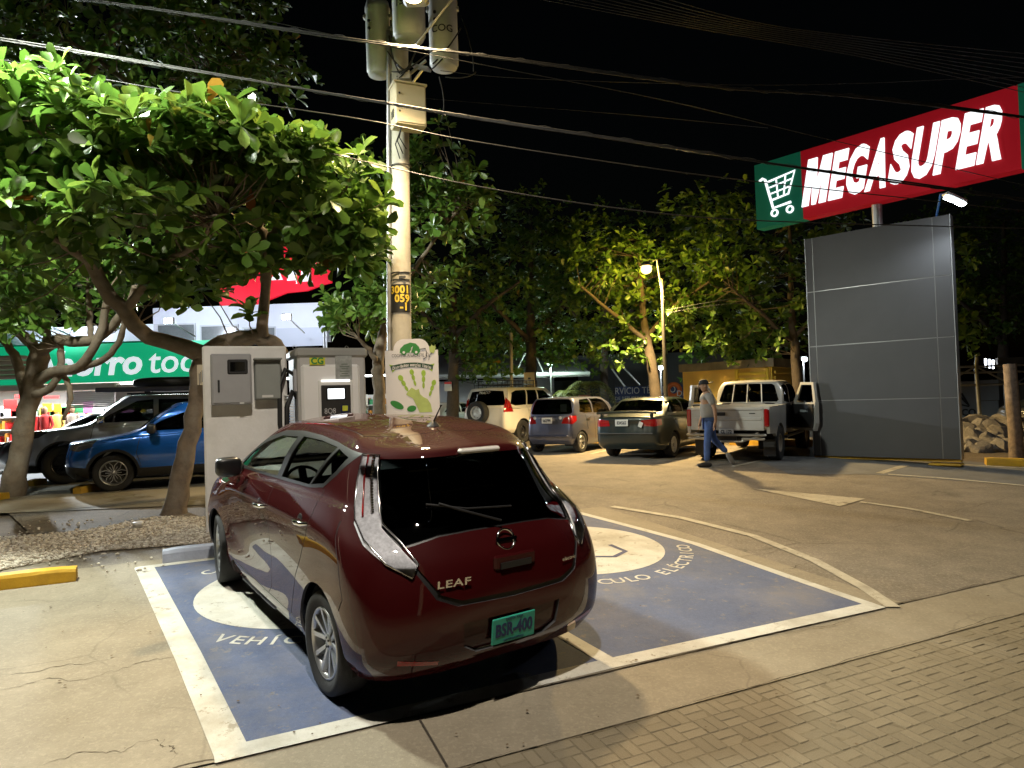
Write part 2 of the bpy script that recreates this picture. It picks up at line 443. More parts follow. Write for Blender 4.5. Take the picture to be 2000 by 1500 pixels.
PAL = dict(
 tyre=M('tyre_rubber', (.018, .018, .019), .8, var=.3, vs=8, bump=.3, bs=60), well=M('wheel_well_black', (.01, .01, .01), .95),
 trim=M('black_trim', (.012, .012, .013), .45), chrome=M('chrome', (.75, .75, .75), .12, 1.), alloy=M('alloy_silver', (.55, .56, .58), .3, .85),
 darkalloy=M('dark_alloy', (.04, .04, .045), .4, .6), steel=M('white_steel_rim', (.62, .62, .62), .45, .3),
 disc=M('brake_steel', (.10, .10, .10), .5, .8), cloth=M('cabin_cloth', (.05, .05, .055), .9, var=.2, vs=20), dash=M('dashboard_grey', (.20, .23, .25), .7),
 glass=glass('car_glass_dark', (.30, .32, .32), .35), clear=glass('car_glass_clear', (.86, .92, .90), .85), tint=glass('car_glass_tinted', (.5, .52, .52), .45),
 redlens=M('red_lamp_lens', (.30, .008, .008), .12, coat=1., spec=.6), clearlens=M('clear_lamp_lens', (.62, .63, .66), .10, .25, coat=1.), amber=M('amber_lens', (.5, .16, .01), .15, coat=1.),
 headlens=M('dark_headlamp', (.10, .10, .11), .12, .5, coat=1.), plate=M('white_number_plate', (.62, .62, .60), .5), ink=M('plate_ink', (.02, .03, .05), .5))

def superell(n=14, e=.55):
    f = lambda t: math.copysign(abs(t)**e, t); V = []; F = []
    for i in range(n+1):
        u = -pi/2+pi*i/n
        for j in range(2*n):
            v = pi*j/n; V.append((f(cos(u))*f(cos(v)), f(cos(u))*f(sin(v)), f(sin(u))))
    for i in range(n):
        for j in range(2*n): F.append((i*2*n+j, i*2*n+(j+1) % (2*n), (i+1)*2*n+(j+1) % (2*n), (i+1)*2*n+j))
    return V, F
SUPER = superell()
# ------------------------------------------------------------------ ground: one sheet, then lot, apron, gutter, pavers and paint
def ground_mat(name, col, var, vs, rough, speck=0., speckcol=None, cracks=0., bump=.3, bs=60., stain=.35, stcol=None, stscale=.5, cscale=.55, grit=0., wear=0., wearcol=(.24, .205, .15)):
    m = bpy.data.materials.new(name); m.use_nodes = True; t = m.node_tree; b = t.nodes['Principled BSDF']; N = t.nodes.new; Lk = t.links.new
    b.inputs['Roughness'].default_value = rough; b.inputs['Specular IOR Level'].default_value = .35
    tc = N('ShaderNodeTexCoord')
    def noise(sc, det=8, ro=.65):
        n = N('ShaderNodeTexNoise'); n.inputs['Scale'].default_value = sc; n.inputs['Detail'].default_value = det; n.inputs['Roughness'].default_value = ro; Lk(tc.outputs['Object'], n.inputs['Vector']); return n.outputs[0]
    def ramp(src, p0, p1, c0, c1):
        r = N('ShaderNodeValToRGB'); r.color_ramp.elements[0].position = p0; r.color_ramp.elements[1].position = p1; r.color_ramp.elements[0].color = (*c0, 1); r.color_ramp.elements[1].color = (*c1, 1); Lk(src, r.inputs[0]); return r.outputs[0]
    def mix(f, a, c):
        x = N('ShaderNodeMix'); x.data_type = 'RGBA'; Lk(f, x.inputs[0])
        (Lk(a, x.inputs[6]) if hasattr(a, 'is_linked') else None)
        if isinstance(c, tuple): x.inputs[7].default_value = (*c, 1)
        else: Lk(c, x.inputs[7])
        return x.outputs[2]
    src = ramp(noise(vs), .3, .7, tuple(c*(1-var) for c in col), tuple(min(1, c*(1+var)) for c in col))
    f = ramp(noise(stscale, 10, .72), .46, .72, (0, 0, 0), (stain,)*3); src = mix(f, src, stcol or tuple(c*.45 for c in col))
    if speck:
        f = ramp(noise(220, 2, .5), .60, .66, (0, 0, 0), (speck,)*3); src = mix(f, src, speckcol or (.5, .47, .4))
        f = ramp(noise(95, 3, .6), .62, .70, (0, 0, 0), (speck*.7,)*3); src = mix(f, src, tuple(c*.35 for c in col))
    if grit:
        f = ramp(noise(38, 5, .75), .52, .60, (0, 0, 0), (grit,)*3); src = mix(f, src, tuple(min(1, c*1.7+.02) for c in col))
        f = ramp(noise(31, 5, .75), .56, .64, (0, 0, 0), (grit,)*3); src = mix(f, src, tuple(c*.5 for c in col))
    if wear:
        f = ramp(noise(7, 12, .78), .57, .61, (0, 0, 0), (wear,)*3); src = mix(f, src, wearcol)
        f = ramp(noise(.9, 6, .7), .50, .66, (0, 0, 0), (wear*.7,)*3); src = mix(f, src, wearcol)
    h = noise(bs, 6)
    if cracks:
        dv = N('ShaderNodeTexNoise'); dv.inputs['Scale'].default_value = 1.6; dv.inputs['Detail'].default_value = 7; Lk(tc.outputs['Object'], dv.inputs['Vector'])
        ad = N('ShaderNodeMixRGB'); ad.blend_type = 'ADD'; ad.inputs[0].default_value = .28; Lk(tc.outputs['Object'], ad.inputs[1]); Lk(dv.outputs['Color'], ad.inputs[2])
        vo = N('ShaderNodeTexVoronoi'); vo.feature = 'DISTANCE_TO_EDGE'; vo.inputs['Scale'].default_value = cscale; Lk(ad.outputs[0], vo.inputs['Vector'])
        f = ramp(vo.outputs[0], .0, .008, (cracks,)*3, (0, 0, 0)); g2 = ramp(noise(.9, 3), .48, .56, (0, 0, 0), (1, 1, 1))
        mu = N('ShaderNodeMixRGB'); mu.blend_type = 'MULTIPLY'; mu.inputs[0].default_value = 1; Lk(f, mu.inputs[1]); Lk(g2, mu.inputs[2])
        src = mix(mu.outputs[0], src, tuple(c*.18 for c in col))
    Lk(src, b.inputs['Base Color'])
    bp = N('ShaderNodeBump'); bp.inputs['Strength'].default_value = bump; bp.inputs['Distance'].default_value = .01; Lk(h, bp.inputs['Height']); Lk(bp.outputs[0], b.inputs['Normal'])
    MATS[name] = m; return m
asphalt = ground_mat('lot_asphalt', (.20, .172, .135), .25, 2.2, .85, speck=.5, speckcol=(.36, .32, .25), cracks=.45, bump=.6, bs=110, stain=.45, cscale=.35, grit=.5)
asphalt2 = ground_mat('smooth_grey_asphalt', (.15, .15, .15), .15, 3, .85, speck=.2, bump=.3, bs=120, stain=.3)
concrete = ground_mat('worn_concrete', (.27, .235, .175), .16, 2.3, .85, speck=.3, speckcol=(.2, .165, .11), cracks=.25, bump=.4, bs=90, stain=.6, grit=.22, stcol=(.19, .155, .105))
concrete2 = ground_mat('pale_path_concrete', (.33, .30, .24), .14, 2, .85, speck=.1, cracks=.3, bump=.25, bs=60, stain=.4)
earth = ground_mat('dry_earth', (.17, .13, .085), .3, 4, .95, speck=.4, bump=.8, bs=40, stain=.4)
def sheet(name, outline, h, mat, step=.5, parent=None, kind='structure'):
    """a sheet on the sloping ground, h above it; outline is convex or simple polygon in plan"""
    bm = bmesh.new(); vs = [bm.verts.new((x, y, 0)) for x, y in outline]; bm.faces.new(vs)
    xs = [p[0] for p in outline]; ys = [p[1] for p in outline]
    for k in range(int((max(xs)-min(xs))/step)): bmesh.ops.bisect_plane(bm, geom=bm.verts[:]+bm.edges[:]+bm.faces[:], plane_co=(min(xs)+(k+1)*step, 0, 0), plane_no=(1, 0, 0))
    for k in range(int((max(ys)-min(ys))/step)): bmesh.ops.bisect_plane(bm, geom=bm.verts[:]+bm.edges[:]+bm.faces[:], plane_co=(0, min(ys)+(k+1)*step, 0), plane_no=(0, 1, 0))
    bmesh.ops.triangulate(bm, faces=[f for f in bm.faces if len(f.verts) > 4])
    for v in bm.verts: v.co.z = G(v.co.x, v.co.y)+h
    bmesh.ops.recalc_face_normals(bm, faces=bm.faces)
    if sum(f.normal.z for f in bm.faces) < 0: bmesh.ops.reverse_faces(bm, faces=bm.faces)
    me = bpy.data.meshes.new(name); bm.to_mesh(me); bm.free(); me.materials.append(mat)
    for p in me.polygons: p.use_smooth = True
    o = omesh(name, me, parent)
    if kind and parent is None: o['kind'] = kind
    return o
def ribbon(pts, w, h, mb, w2=None):
    """paint stripe along plan points"""
    P = [Vector((p[0], p[1])) for p in pts]; vs = []
    Q = []
    for i in range(len(P)-1):
        n = max(1, int((P[i+1]-P[i]).length/.25))
        for k in range(n): Q.append(P[i].lerp(P[i+1], k/n))
    Q.append(P[-1])
    for i, p in enumerate(Q):
        d = (Q[min(i+1, len(Q)-1)]-Q[max(i-1, 0)]).normalized(); n = Vector((-d.y, d.x)); ww = w if w2 is None else w+(w2-w)*i/(len(Q)-1)
        for s in (-.5, .5):
            q = p+n*(ww*s); vs.append((q.x, q.y, G(q.x, q.y)+h))
    mb.add(vs, [(2*i, 2*i+1, 2*i+3, 2*i+2) for i in range(len(Q)-1)], True); return mb
# base ground out to the horizon
gm = MB(); vs = []; fs = []; xs = [-260, -120, -60, -40]+list(np.arange(-30, 30.1, 1.))+[40, 60, 120, 260]; ys = [-60, -30, -15]+list(np.arange(-8, 40.1, 1.))+[50, 70, 110, 180, 320]
for x in xs:
    for y in ys: vs.append((x, y, max(-.8, G(x, y))-.03))
ny = len(ys)
for i in range(len(xs)-1):
    for j in range(ny-1): a = i*ny+j; fs.append((a, a+ny, a+ny+1, a+1))
gm.add(vs, fs, True); gobj = gm.build('ground', earth, fix=False); gobj['kind'] = 'structure'

# painted bay corners on the ground
BL, BM_, BR = gp(418, 1480), gp(1195, 1297), gp(1715, 1183)
TL, TR = gp(263, 1112), gp(1130, 1000)
U = Vector((BR.x-BL.x, BR.y-BL.y)).normalized(); Vv = Vector((-U.y, U.x))
def uv(a, b): p = Vector((BL.x, BL.y))+U*a+Vv*b; return (p.x, p.y)
# the strip plan runs parallel to U: pavers (b < -.45), gutter, apron and lot
sheet('parking_lot', [uv(5.3, -.05), uv(26, -.05), uv(26, 30), uv(-6, 30), uv(-3., 10.5), uv(-1.2, 4.2), uv(5.2, 4.4)], 0., asphalt, .8)
sheet('concrete_apron', [uv(-9, -.05), uv(5.3, -.05), uv(5.2, 4.4), uv(-1.2, 4.2), uv(-1.25, 5.6), uv(-9, 6.0)], .004, concrete, .5)
sheet('concrete_gutter', [uv(-9, -.62), uv(20, -.62), uv(20, -.055), uv(-9, -.055)], -.004, concrete, .5)
sheet('smooth_parking_strip', [(5.0, 12.6), (6.4, 12.5), (9.4, 10.6), (14, 8.2), (16, 11), (10.6, 14.0), (8.9, 14.2), (6.6, 15.4), (5.2, 15.6)], .004, asphalt2, .6)
sheet('walkway', [(-16, 10.2), (-7.7, 10.3), (-4.2, 10.6), (-3.2, 12.3), (-4.0, 13.2), (-9.6, 12.3), (-18, 13.4)], .012, concrete2, .6)
sheet('lot_by_shop', [(-22, 13.4), (-9.6, 12.31), (-4.0, 13.21), (-1., 14.5), (-1, 23.5), (-24, 23.5)], .006, asphalt2, 1.)
# joints, tooled into the apron as thin dark grooves
gr = MB()
for a in (-2.6, 1.05): ribbon([uv(a, -.60), uv(a+.02, -.06)], .012, .002, gr)
gj = gr.build('gutter_joint', M('joint_dirt', (.05, .04, .03), .95), fix=False); gj['kind'] = 'structure'
cr = MB(); random.seed(3)
def crack(p0, p1, w=.012, j=.04, n=26):
    a, b = Vector(p0[:2]), Vector(p1[:2]); d = (b-a); nrm = Vector((-d.y, d.x)).normalized(); P = []; off = 0
    for k in range(n+1): off += random.gauss(0, j*.4); P.append(a+d*(k/n)+nrm*off*(1-abs(2*k/n-1)**4))
    vs = []
    for i, p in enumerate(P):
        ww = w*random.uniform(.3, 1.2)*(.2+.8*sin(pi*min(.97, max(.03, i/n))))
        for s in (-.5, .5): q = p+nrm*ww*s; vs.append((q.x, q.y, G(q.x, q.y)+.0065))
    cr.add(vs, [(2*i, 2*i+1, 2*i+3, 2*i+2) for i in range(n)])
for a, b in (((0, 1350), (190, 1322)), ((190, 1322), (350, 1290)),  ((80, 1498), (270, 1450)), ((270, 1450), (330, 1490)), ((1390, 1095), (1620, 1060)), ((1620, 1060), (2000, 960)), ((1600, 1100), (1530, 1115)), ((1850, 1120), (1930, 1140)), ((1480, 1000), (1600, 995)), ((0, 1320), (210, 1290))):
    crack(gp(*a), gp(*b), .0075 if a[1] > 1300 else .009)
co = cr.build('crack', M('crack_dirt', (.09, .072, .05), 1.), fix=False); co['kind'] = 'structure'
cr = MB()
for k in range(9): crack(uv(-3+k*1.1, -.045), uv(-1.9+k*1.1, -.05), .010, .02)
for k in range(9): crack(uv(-3+k*1.1, -.63), uv(-1.9+k*1.1, -.62), .009, .01)
co = cr.build('gutter_crack', MATS['crack_dirt'], fix=False); co['kind'] = 'structure'

# ---- pavers in a basket weave beside the gutter
pav = sheet('paver_bed', [uv(-9, -6), uv(20, -6), uv(20, -.63), uv(-9, -.63)], -.0048, M('paver_sand', (.16, .134, .088), 1., var=.3, vs=30), .8)
pmat = ground_mat('paver_concrete', (.215, .182, .125), .16, 2.5, .88, speck=.12, bump=.45, bs=80, stain=.4, stscale=1.1)
nt_ = pmat.node_tree; oi = nt_.nodes.new('ShaderNodeObjectInfo'); hs = nt_.nodes.new('ShaderNodeHueSaturation'); mr = nt_.nodes.new('ShaderNodeMapRange'); mr.inputs[3].default_value = .88; mr.inputs[4].default_value = 1.1
bs_ = nt_.nodes['Principled BSDF']; lnk = bs_.inputs['Base Color'].links[0].from_socket
nt_.links.new(oi.outputs['Random'], mr.inputs[0]); nt_.links.new(mr.outputs[0], hs.inputs['Value']); nt_.links.new(lnk, hs.inputs['Color']); nt_.links.new(hs.outputs[0], bs_.inputs['Base Color'])
pm = MB().box((0, 0, 0), (.139, .067, .03), bev=.004).mesh('paver'); pm.materials.append(pmat)
ang = atan2(U.y, U.x); cells = []
for i in range(-14, 84):
    for j in range(0, 28):
        for k in range(2):
            if (i+j) % 2: a, b, r = i*.144+.07, -.71-j*.144-(k-.5)*.072, 0.
            else: a, b, r = i*.144+.07+(k-.5)*.072, -.71-j*.144, pi/2
            x, y = uv(a, b)
            if y < 1.2: continue
            d = Vector((x, y, G(x, y)-CH)); z = d.dot(CAMF)
            if z < .5: continue
            px, py = 1000+CF*d.dot(CAMR)/z, 750-CF*d.dot(CAMU)/z
            if -120 < px < 2120 and py < 1620: cells.append((z, x, y, r))
cells.sort(); rest = MB(); n = 0
gn = Vector((-GX, -GY, 1)).normalized()
for z, x, y, r in cells:
    dz = random.uniform(-.0025, .0015); tl = random.uniform(-.012, .012), random.uniform(-.012, .012)
    a = ang+r+random.uniform(-.012, .012); fx = Vector((cos(a), sin(a), 0)); nn = (gn+Vector((tl[0], tl[1], 0))).normalized(); fx = (fx-nn*fx.dot(nn)).normalized(); ly = nn.cross(fx)
    zz = G(x, y)-.017+dz
    if n < 300: 
        o = omesh('paver', pm, pav, Matrix(((fx.x, ly.x, nn.x, x), (fx.y, ly.y, nn.y, y), (fx.z, ly.z, nn.z, zz), (0, 0, 0, 1)))); n += 1
    else: rest.box((x, y, zz), (.139, .067, .03), bev=.004, R=Matrix((fx, ly, nn)).transposed())
ro = rest.build('pavers', pmat, pav, fix=False); ro['kind'] = 'stuff'

# ---- the blue charging bays
blue = ground_mat('bay_blue_paint', (.074, .098, .180), .16, 1.6, .8, speck=.22, speckcol=(.32, .30, .30), bump=.25, bs=70, stain=.5, stcol=(.19, .185, .215), stscale=1.3, grit=.18, wear=.42)
white = ground_mat('worn_white_paint', (.56, .55, .50), .10, 5, .8, speck=.35, speckcol=(.3, .27, .2), bump=.3, bs=90, stain=.6, stcol=(.40, .36, .28), stscale=2.2, wear=.75)
oldwhite = ground_mat('faded_white_paint', (.47, .43, .34), .15, 6, .85, speck=.35, speckcol=(.16, .14, .1), bump=.3, bs=90, stain=.5, stcol=(.24, .21, .16), stscale=4, wear=.9, wearcol=(.19, .165, .125))
TM = (TL+TR)/2
left = [(BL.x, BL.y), (gp(340, 1285).x, gp(340, 1285).y), (gp(300, 1195).x, gp(300, 1195).y), (TL.x, TL.y)]
right = [(TR.x, TR.y), (gp(1365, 1062).x, gp(1365, 1062).y), (gp(1545, 1125).x, gp(1545, 1125).y), (BR.x, BR.y)]
sheet('bay_paint', left+[(TM.x, TM.y)]+right, .0062, blue, .4)
wl = MB()
def inset(P, d): return [(Vector(p)+Vector(d)).to_tuple() for p in P]
ribbon(inset(left, U*.085), .17, .0085, wl); ribbon(inset(right, -U*.05), .10, .0085, wl)
ribbon([(BL.x, BL.y), (BM_.x, BM_.y), (BR.x, BR.y)], .14, .0088, wl)
ribbon([(TL.x, TL.y), (TM.x, TM.y), (TR.x, TR.y)], .10, .0088, wl)
ribbon([(BM_.x, BM_.y), (TM.x, TM.y)], .12, .0092, wl)
bl = wl.build('bay_line', white, fix=False); bl['kind'] = 'structure'
def disc(c, r, h, mb, n=64, r0=0.):
    vs = [(c[0]+q*cos(2*pi*k/n), c[1]+q*sin(2*pi*k/n), 0) for q in ((r0, r*.5, r) if r0 == 0 else (r0, r)) for k in range(n)]
    vs = [(x, y, G(x, y)+h) for x, y, z in vs]; m = len(vs)//n
    mb.add(vs, [(i*n+k, (i+1)*n+k, (i+1)*n+(k+1) % n, i*n+(k+1) % n) for i in range(m-1) for k in range(n)], True)
def arc_text(s, c, r, a0, da, size, mb, h, flip=False):
    """letters one after another round a circle; feet outwards when flip is set"""
    for k, chh in enumerate(s):
        if chh == ' ': continue
        a = a0+da*k; e = Vector((cos(a), sin(a), 0)); up = -e if not flip else e; rt = Vector((up.y, -up.x, 0))
        vs, fs = text_geo(chh, size, offset=size*.012, xs=1.0)
        P = [Vector((c[0], c[1], 0))+e*r+rt*x+up*y for x, y, z in vs]; mb.add([(p.x, p.y, G(p.x, p.y)+h) for p in P], fs)
dk = MB(); wd = MB(); lt = MB()
for c in ((-1.85, 6.28), (.60, 7.60)):
    disc(c, .99, .0088, wd)
    arc_text('VEHÍCULO ELÉCTRICO', c, 1.22, radians(-106), .109, .20, lt, .0088); arc_text('C', c, 1.24, radians(158), .1, .2, lt, .0088, flip=True)
    # plug symbol: two prongs, a body and its lead
    cc = Vector(c)
    def q(a, b): p = cc+U*a+Vv*b; return (p.x, p.y)
    ribbon([q(-.10, .52), q(-.10, .22)], .075, .0112, dk); ribbon([q(.10, .52), q(.10, .22)], .075, .0112, dk)
    ribbon([q(-.26, .18), q(.26, .18)], .09, .0116, dk); ribbon([q(-.2, .16), q(-.18, -.06), q(-.06, -.2), q(.06, -.2), q(.18, -.06), q(.2, .16)], .07, .0112, dk)
    ribbon([q(0, -.2), q(0, -.42), q(.2, -.52), q(.42, -.40), q(.42, -.1)], .06, .0114, dk)
for n_, mb_, m_ in (('bay_circle', wd, white), ('bay_lettering', lt, white), ('plug_symbol', dk, M('dark_blue_paint', (.05, .06, .13), .8, var=.2, vs=5))):
    o = mb_.build(n_, m_, fix=False); o['kind'] = 'structure'
# faded lane lines and an arrow on the lot
ln = MB(); g2 = lambda *p: tuple(gp(*p))[:2]
ribbon([g2(1195, 990), g2(1330, 1012), g2(1470, 1047), g2(1590, 1095), g2(1690, 1150), g2(1745, 1187)], .12, .008, ln)
ribbon([g2(1680, 981), g2(1775, 994), g2(1895, 1018)], .10, .008, ln)
ribbon([g2(1718, 925), g2(1770, 909)], .14, .008, ln); ribbon([g2(1735, 927), g2(1860, 936), g2(2010, 950)], .10, .0085, ln)
ribbon([g2(1880, 908), g2(2010, 915)], .10, .008, ln); ribbon([g2(1430, 912), g2(1495, 898)], .10, .008, ln)
ribbon([g2(0, 1004), g2(200, 990), g2(420, 977)], .07, .017, ln); ribbon([g2(0, 968), g2(60, 962), g2(420, 945)], .05, .017, ln)
ribbon([(3.0, 15.6), (4.6, 18.4)], .1, .008, ln); ribbon([(1.9, 17.4), (3.3, 20.0)], .1, .008, ln); ribbon([(.2, 20.2), (1.6, 22.9)], .1, .008, ln)
A = [g2(1470, 955), g2(1690, 975), g2(1640, 990)]
ln.add([(x, y, G(x, y)+.0088) for x, y in A], [(0, 1, 2)])
o = ln.build('lane_marking', oldwhite, fix=True); o['kind'] = 'structure'
# aggregate showing white through the worn asphalt, loose leaves and pebbles
random.seed(5); deb = MB()
for k in range(170):
    px, py = random.uniform(0, 2000), random.uniform(1000, 1490)
    if random.random() < .45: px, py = random.uniform(0, 420), random.uniform(1050, 1200)
    p = gp(px, py); r = random.uniform(.004, .012)
    if Vector((p.x, p.y)).length < 3: r *= .6
    deb.add([(p.x+r*random.uniform(.6, 1.3)*cos(t), p.y+r*random.uniform(.6, 1.3)*sin(t), p.z+.016+r*.35*random.random()) for t in (0, 1.3, 2.6, 3.9, 5.1)], [(0, 1, 2, 3, 4)])
o = deb.build('ground_litter', M('leaf_litter', (.12, .085, .05), .9, var=.6, vs=3), fix=False); tag(o, 'scattered crumbs and dead leaf bits on the concrete', 'litter', kind='stuff')
# gravel bed
gpoly = [g2(-60, 1122), g2(0, 1116), g2(200, 1078), g2(410, 1062), g2(415, 1012), g2(300, 1012), g2(160, 1040), g2(0, 1052), g2(-60, 1058)]
sheet('gravel_bed', gpoly, .010, M('gravel_dirt', (.36, .30, .22), .95, var=.3, vs=20), .4)
gmat = M('pale_gravel', (.55, .48, .38), .85); t = gmat.node_tree; gi = t.nodes.new('ShaderNodeNewGeometry'); rp = t.nodes.new('ShaderNodeValToRGB')
rp.color_ramp.elements[0].color = (.32, .27, .20, 1); rp.color_ramp.elements[1].color = (.75, .69, .58, 1); t.links.new(gi.outputs['Random Per Island'], rp.inputs[0]); t.links.new(rp.outputs[0], t.nodes['Principled BSDF'].inputs['Base Color'])
ico = bmesh.new(); bmesh.ops.create_icosphere(ico, subdivisions=1, radius=1); iv = np.array([v.co[:] for v in ico.verts]); iff = [tuple(v.index for v in f.verts) for f in ico.faces]; ico.free()
gx = [p[0] for p in gpoly]; gy = [p[1] for p in gpoly]; peb = MB(); n = 0
while n < 5200:
    x, y = random.uniform(min(gx), max(gx)), random.uniform(min(gy), max(gy))
    if not inpoly(x, y, gpoly) and random.random() > .03: continue
    r = random.uniform(.010, .024); a = random.uniform(0, 6.28); sc = np.array([r*random.uniform(.8, 1.5), r*random.uniform(.7, 1.1), r*random.uniform(.5, .8)])
    P = iv*sc*(1+RNG.uniform(-.18, .18, (len(iv), 1))); c, s = cos(a), sin(a)
    peb.add([(x+c*p[0]-s*p[1], y+s*p[0]+c*p[1], G(x, y)+.012+r*.4+p[2]) for p in P], iff); n += 1
o = peb.build('gravel', gmat, fix=False); tag(o, 'loose pale gravel spread in the bed beside the bay', 'gravel', kind='stuff')
# ------------------------------------------------------------------ things on the forecourt
WARM = (1., .62, .22); AMBER = (1., .66, .20); COOL = (.86, .95, 1.)
steelm = M('galvanised_steel', (.42, .43, .44), .45, .7, var=.15, vs=6); poleconc = M('pole_concrete', (.44, .41, .34), .85, var=.15, vs=4, bump=.3, bs=60, dirt=(.25, .22, .17), dirta=.35)
blackm = M('black_rubber', (.012, .012, .012), .55); yellowp = M('yellow_kerb_paint', (.62, .36, .02), .75, var=.15, vs=6, bump=.3, bs=40, dirt=(.30, .20, .08), dirta=.5)
# --- white pedestal with two meter boxes
A0 = radians(24); Fx = Vector((cos(A0), sin(A0), 0)); Fn = Vector((sin(A0), -cos(A0), 0))       # bay front direction, and the way things face
c = at(480, 800, 8.75); bz = G(c.x, c.y); top = at(480, 678, 8.75).z
ped = thing('meter_pedestal', 'white plastered meter pedestal with two grey boxes on its face', 'pedestal', (c.x, c.y, bz), A0)
plaster = M('white_plaster', (.80, .79, .77), .85, var=.06, vs=3, bump=.2, bs=30, dirt=(.45, .40, .33), dirta=.4)
MB().box((0, 0, (top-bz)/2-.1), (.98, .36, top-bz+.2), bev=.02).build('wall', plaster, ped)
gbox = M('grey_meter_box', (.33, .33, .34), .5, var=.05, vs=4); gbox2 = M('grey_green_box', (.25, .265, .25), .55, var=.05, vs=4)
zt = top-bz; s1 = 8.75/1350
mb1 = MB().box((-.17, -.27, zt-.42), (.46, .20, .62), bev=.015).build('meter_box', gbox, ped)
MB().box((-.17, -.375, zt-.42), (.42, .016, .57), bev=.006).build('box_door', gbox, mb1)
MB().box((-.10, -.385, zt-.27), (.23, .03, .18), bev=.03).build('window_frame', blackm, mb1); MB().box((-.10, -.398, zt-.27), (.17, .012, .12), bev=.02).build('window_pane', glass('meter_pane', (.6, .6, .6), .6), mb1)
MB().box((-.315, -.39, zt-.50), (.022, .02, .15), bev=.006).build('door_latch', blackm, mb1); MB().box((-.06, -.385, zt-.71), (.05, .01, .02)).build('box_tag', PAL['plate'], mb1)
mb2 = MB().box((.25, -.255, zt-.42), (.31, .15, .52), bev=.012).build('breaker_box', gbox2, ped)
MB().box((.25, -.335, zt-.44), (.285, .014, .45), bev=.005).build('box_door', gbox2, mb2); MB().box((.24, -.345, zt-.635), (.13, .006, .03)).build('box_label', PAL['plate'], mb2); MB().box((.25, -.33, zt-.175), (.33, .18, .02), bev=.004).build('box_hood', gbox2, mb2)
# --- charging cabinet
c = at(640, 800, 9.15); bz = G(c.x, c.y); top = at(640, 690, 9.15).z; zt = top-bz
chg = thing('charging_station', 'white electric car charging cabinet with lit screen and black cables', 'charger', (c.x, c.y, bz), A0+.05)
cw = M('charger_white', (.80, .79, .78), .45, var=.03); cgr = M('charger_grey', (.46, .45, .44), .5)
MB().box((.0, 0, zt/2-.1), (.86, .70, zt+.1), bev=.03).build('cabinet', cgr, chg)
cp_ = MB().box((-.03, -.375, zt/2-.16), (.74, .07, zt-.02), bev=.03).build('front_panel', cw, chg)
MB().box((0, 0, zt-.02), (.92, .76, .13), bev=.035).build('cabinet_lid', M('lid_grey', (.30, .30, .28), .5), chg)
MB().box((.02, -.415, zt-.62), (.44, .02, .50), bev=.008).build('screen_bezel', M('bezel_white', (.72, .71, .68), .4), cp_)
MB().box((.02, -.428, zt-.645), (.37, .015, .42), bev=.006).build('screen_board', M('board_dark', (.035, .033, .032), .35), cp_)
sc_ = MB().box((.02, -.438, zt-.545), (.21, .01, .13), bev=.003).build('screen', glow('screen_white', (.92, .97, 1.), 2.2), cp_)
MB().box((.02, -.436, zt-.545), (.25, .008, .17), bev=.003).build('screen_frame', M('frame_black', (.008, .008, .008), .4), cp_)
MB().box((.02, -.43, zt-.38), (.36, .014, .03)).build('lamp_strip', glow('panel_strip', (1, .95, .86), 1.6), cp_)
text('button_marks', '8Q8', M('pale_print', (.5, .5, .5), .5), (-.06, -.437, zt-.765), (1, 0, 0), (0, 0, 1), .10, cp_, xs=.8, extrude=.001)
MB().box((.125, -.44, zt-.765), (.10, .02, .15), bev=.006).build('card_reader', M('reader_blue', (.01, .015, .06), .4), cp_); MB().box((.125, -.452, zt-.735), (.07, .01, .07), bev=.01).build('reader_sign', M('reader_yellow', (.55, .58, .05), .5), cp_)
lg = MB().box((-.20, -.414, zt-.13), (.19, .01, .09)).build('logo_sticker', M('logo_yellow', (.62, .60, .03), .5), cp_)
text('logo_letters', 'CG', M('logo_green', (.02, .22, .06), .5), (-.20, -.421, zt-.13), (1, 0, 0), (0, 0, 1), .11, lg, offset=.004, extrude=.001)
MB().box((.13, -.415, zt-.22), (.21, .012, .32)).build('notice_sheet', M('notice_film', (.50, .52, .50), .15, .3, var=.25, vs=14), cp_)
for k in range(6): bx('notice_line', (.14, -.423, zt-.17-.03*k), (.12 if k % 2 else .08, .003, .01), M('notice_print', (.12, .16, .12), .6), cp_)
sp = MB()
for k in range(16): sp.box((-.52, -.12, zt-.55-.035*k), (.10, .24, .012))
sp.build('cable_holster', cw, chg)
for x, dz in ((-.62, 0.), (-.54, -.28)):
    MB().tube([(-.42, -.18, zt-.30+dz), (x+.06, -.22, zt-.22+dz), (x-.02, -.26, zt-.42+dz), (x-.03, -.28, zt-.9+dz), (x+.02, -.26, zt-1.25+dz*.3), (x+.10, -.22, zt-1.4)], .030, 8).build('charging_cable', blackm, chg)
for x in (-.42, .25): MB().lathe([(.018, 0), (.024, .004), (.018, .008)], 12, 'Y', (x, -.1, zt+.07)).build('lifting_eye', steelm, chg)
MB().box((-.44, -.2, zt-.36), (.05, .1, .28), bev=.01).build('plug_holder', M('plug_grey', (.40, .40, .42), .4), chg)
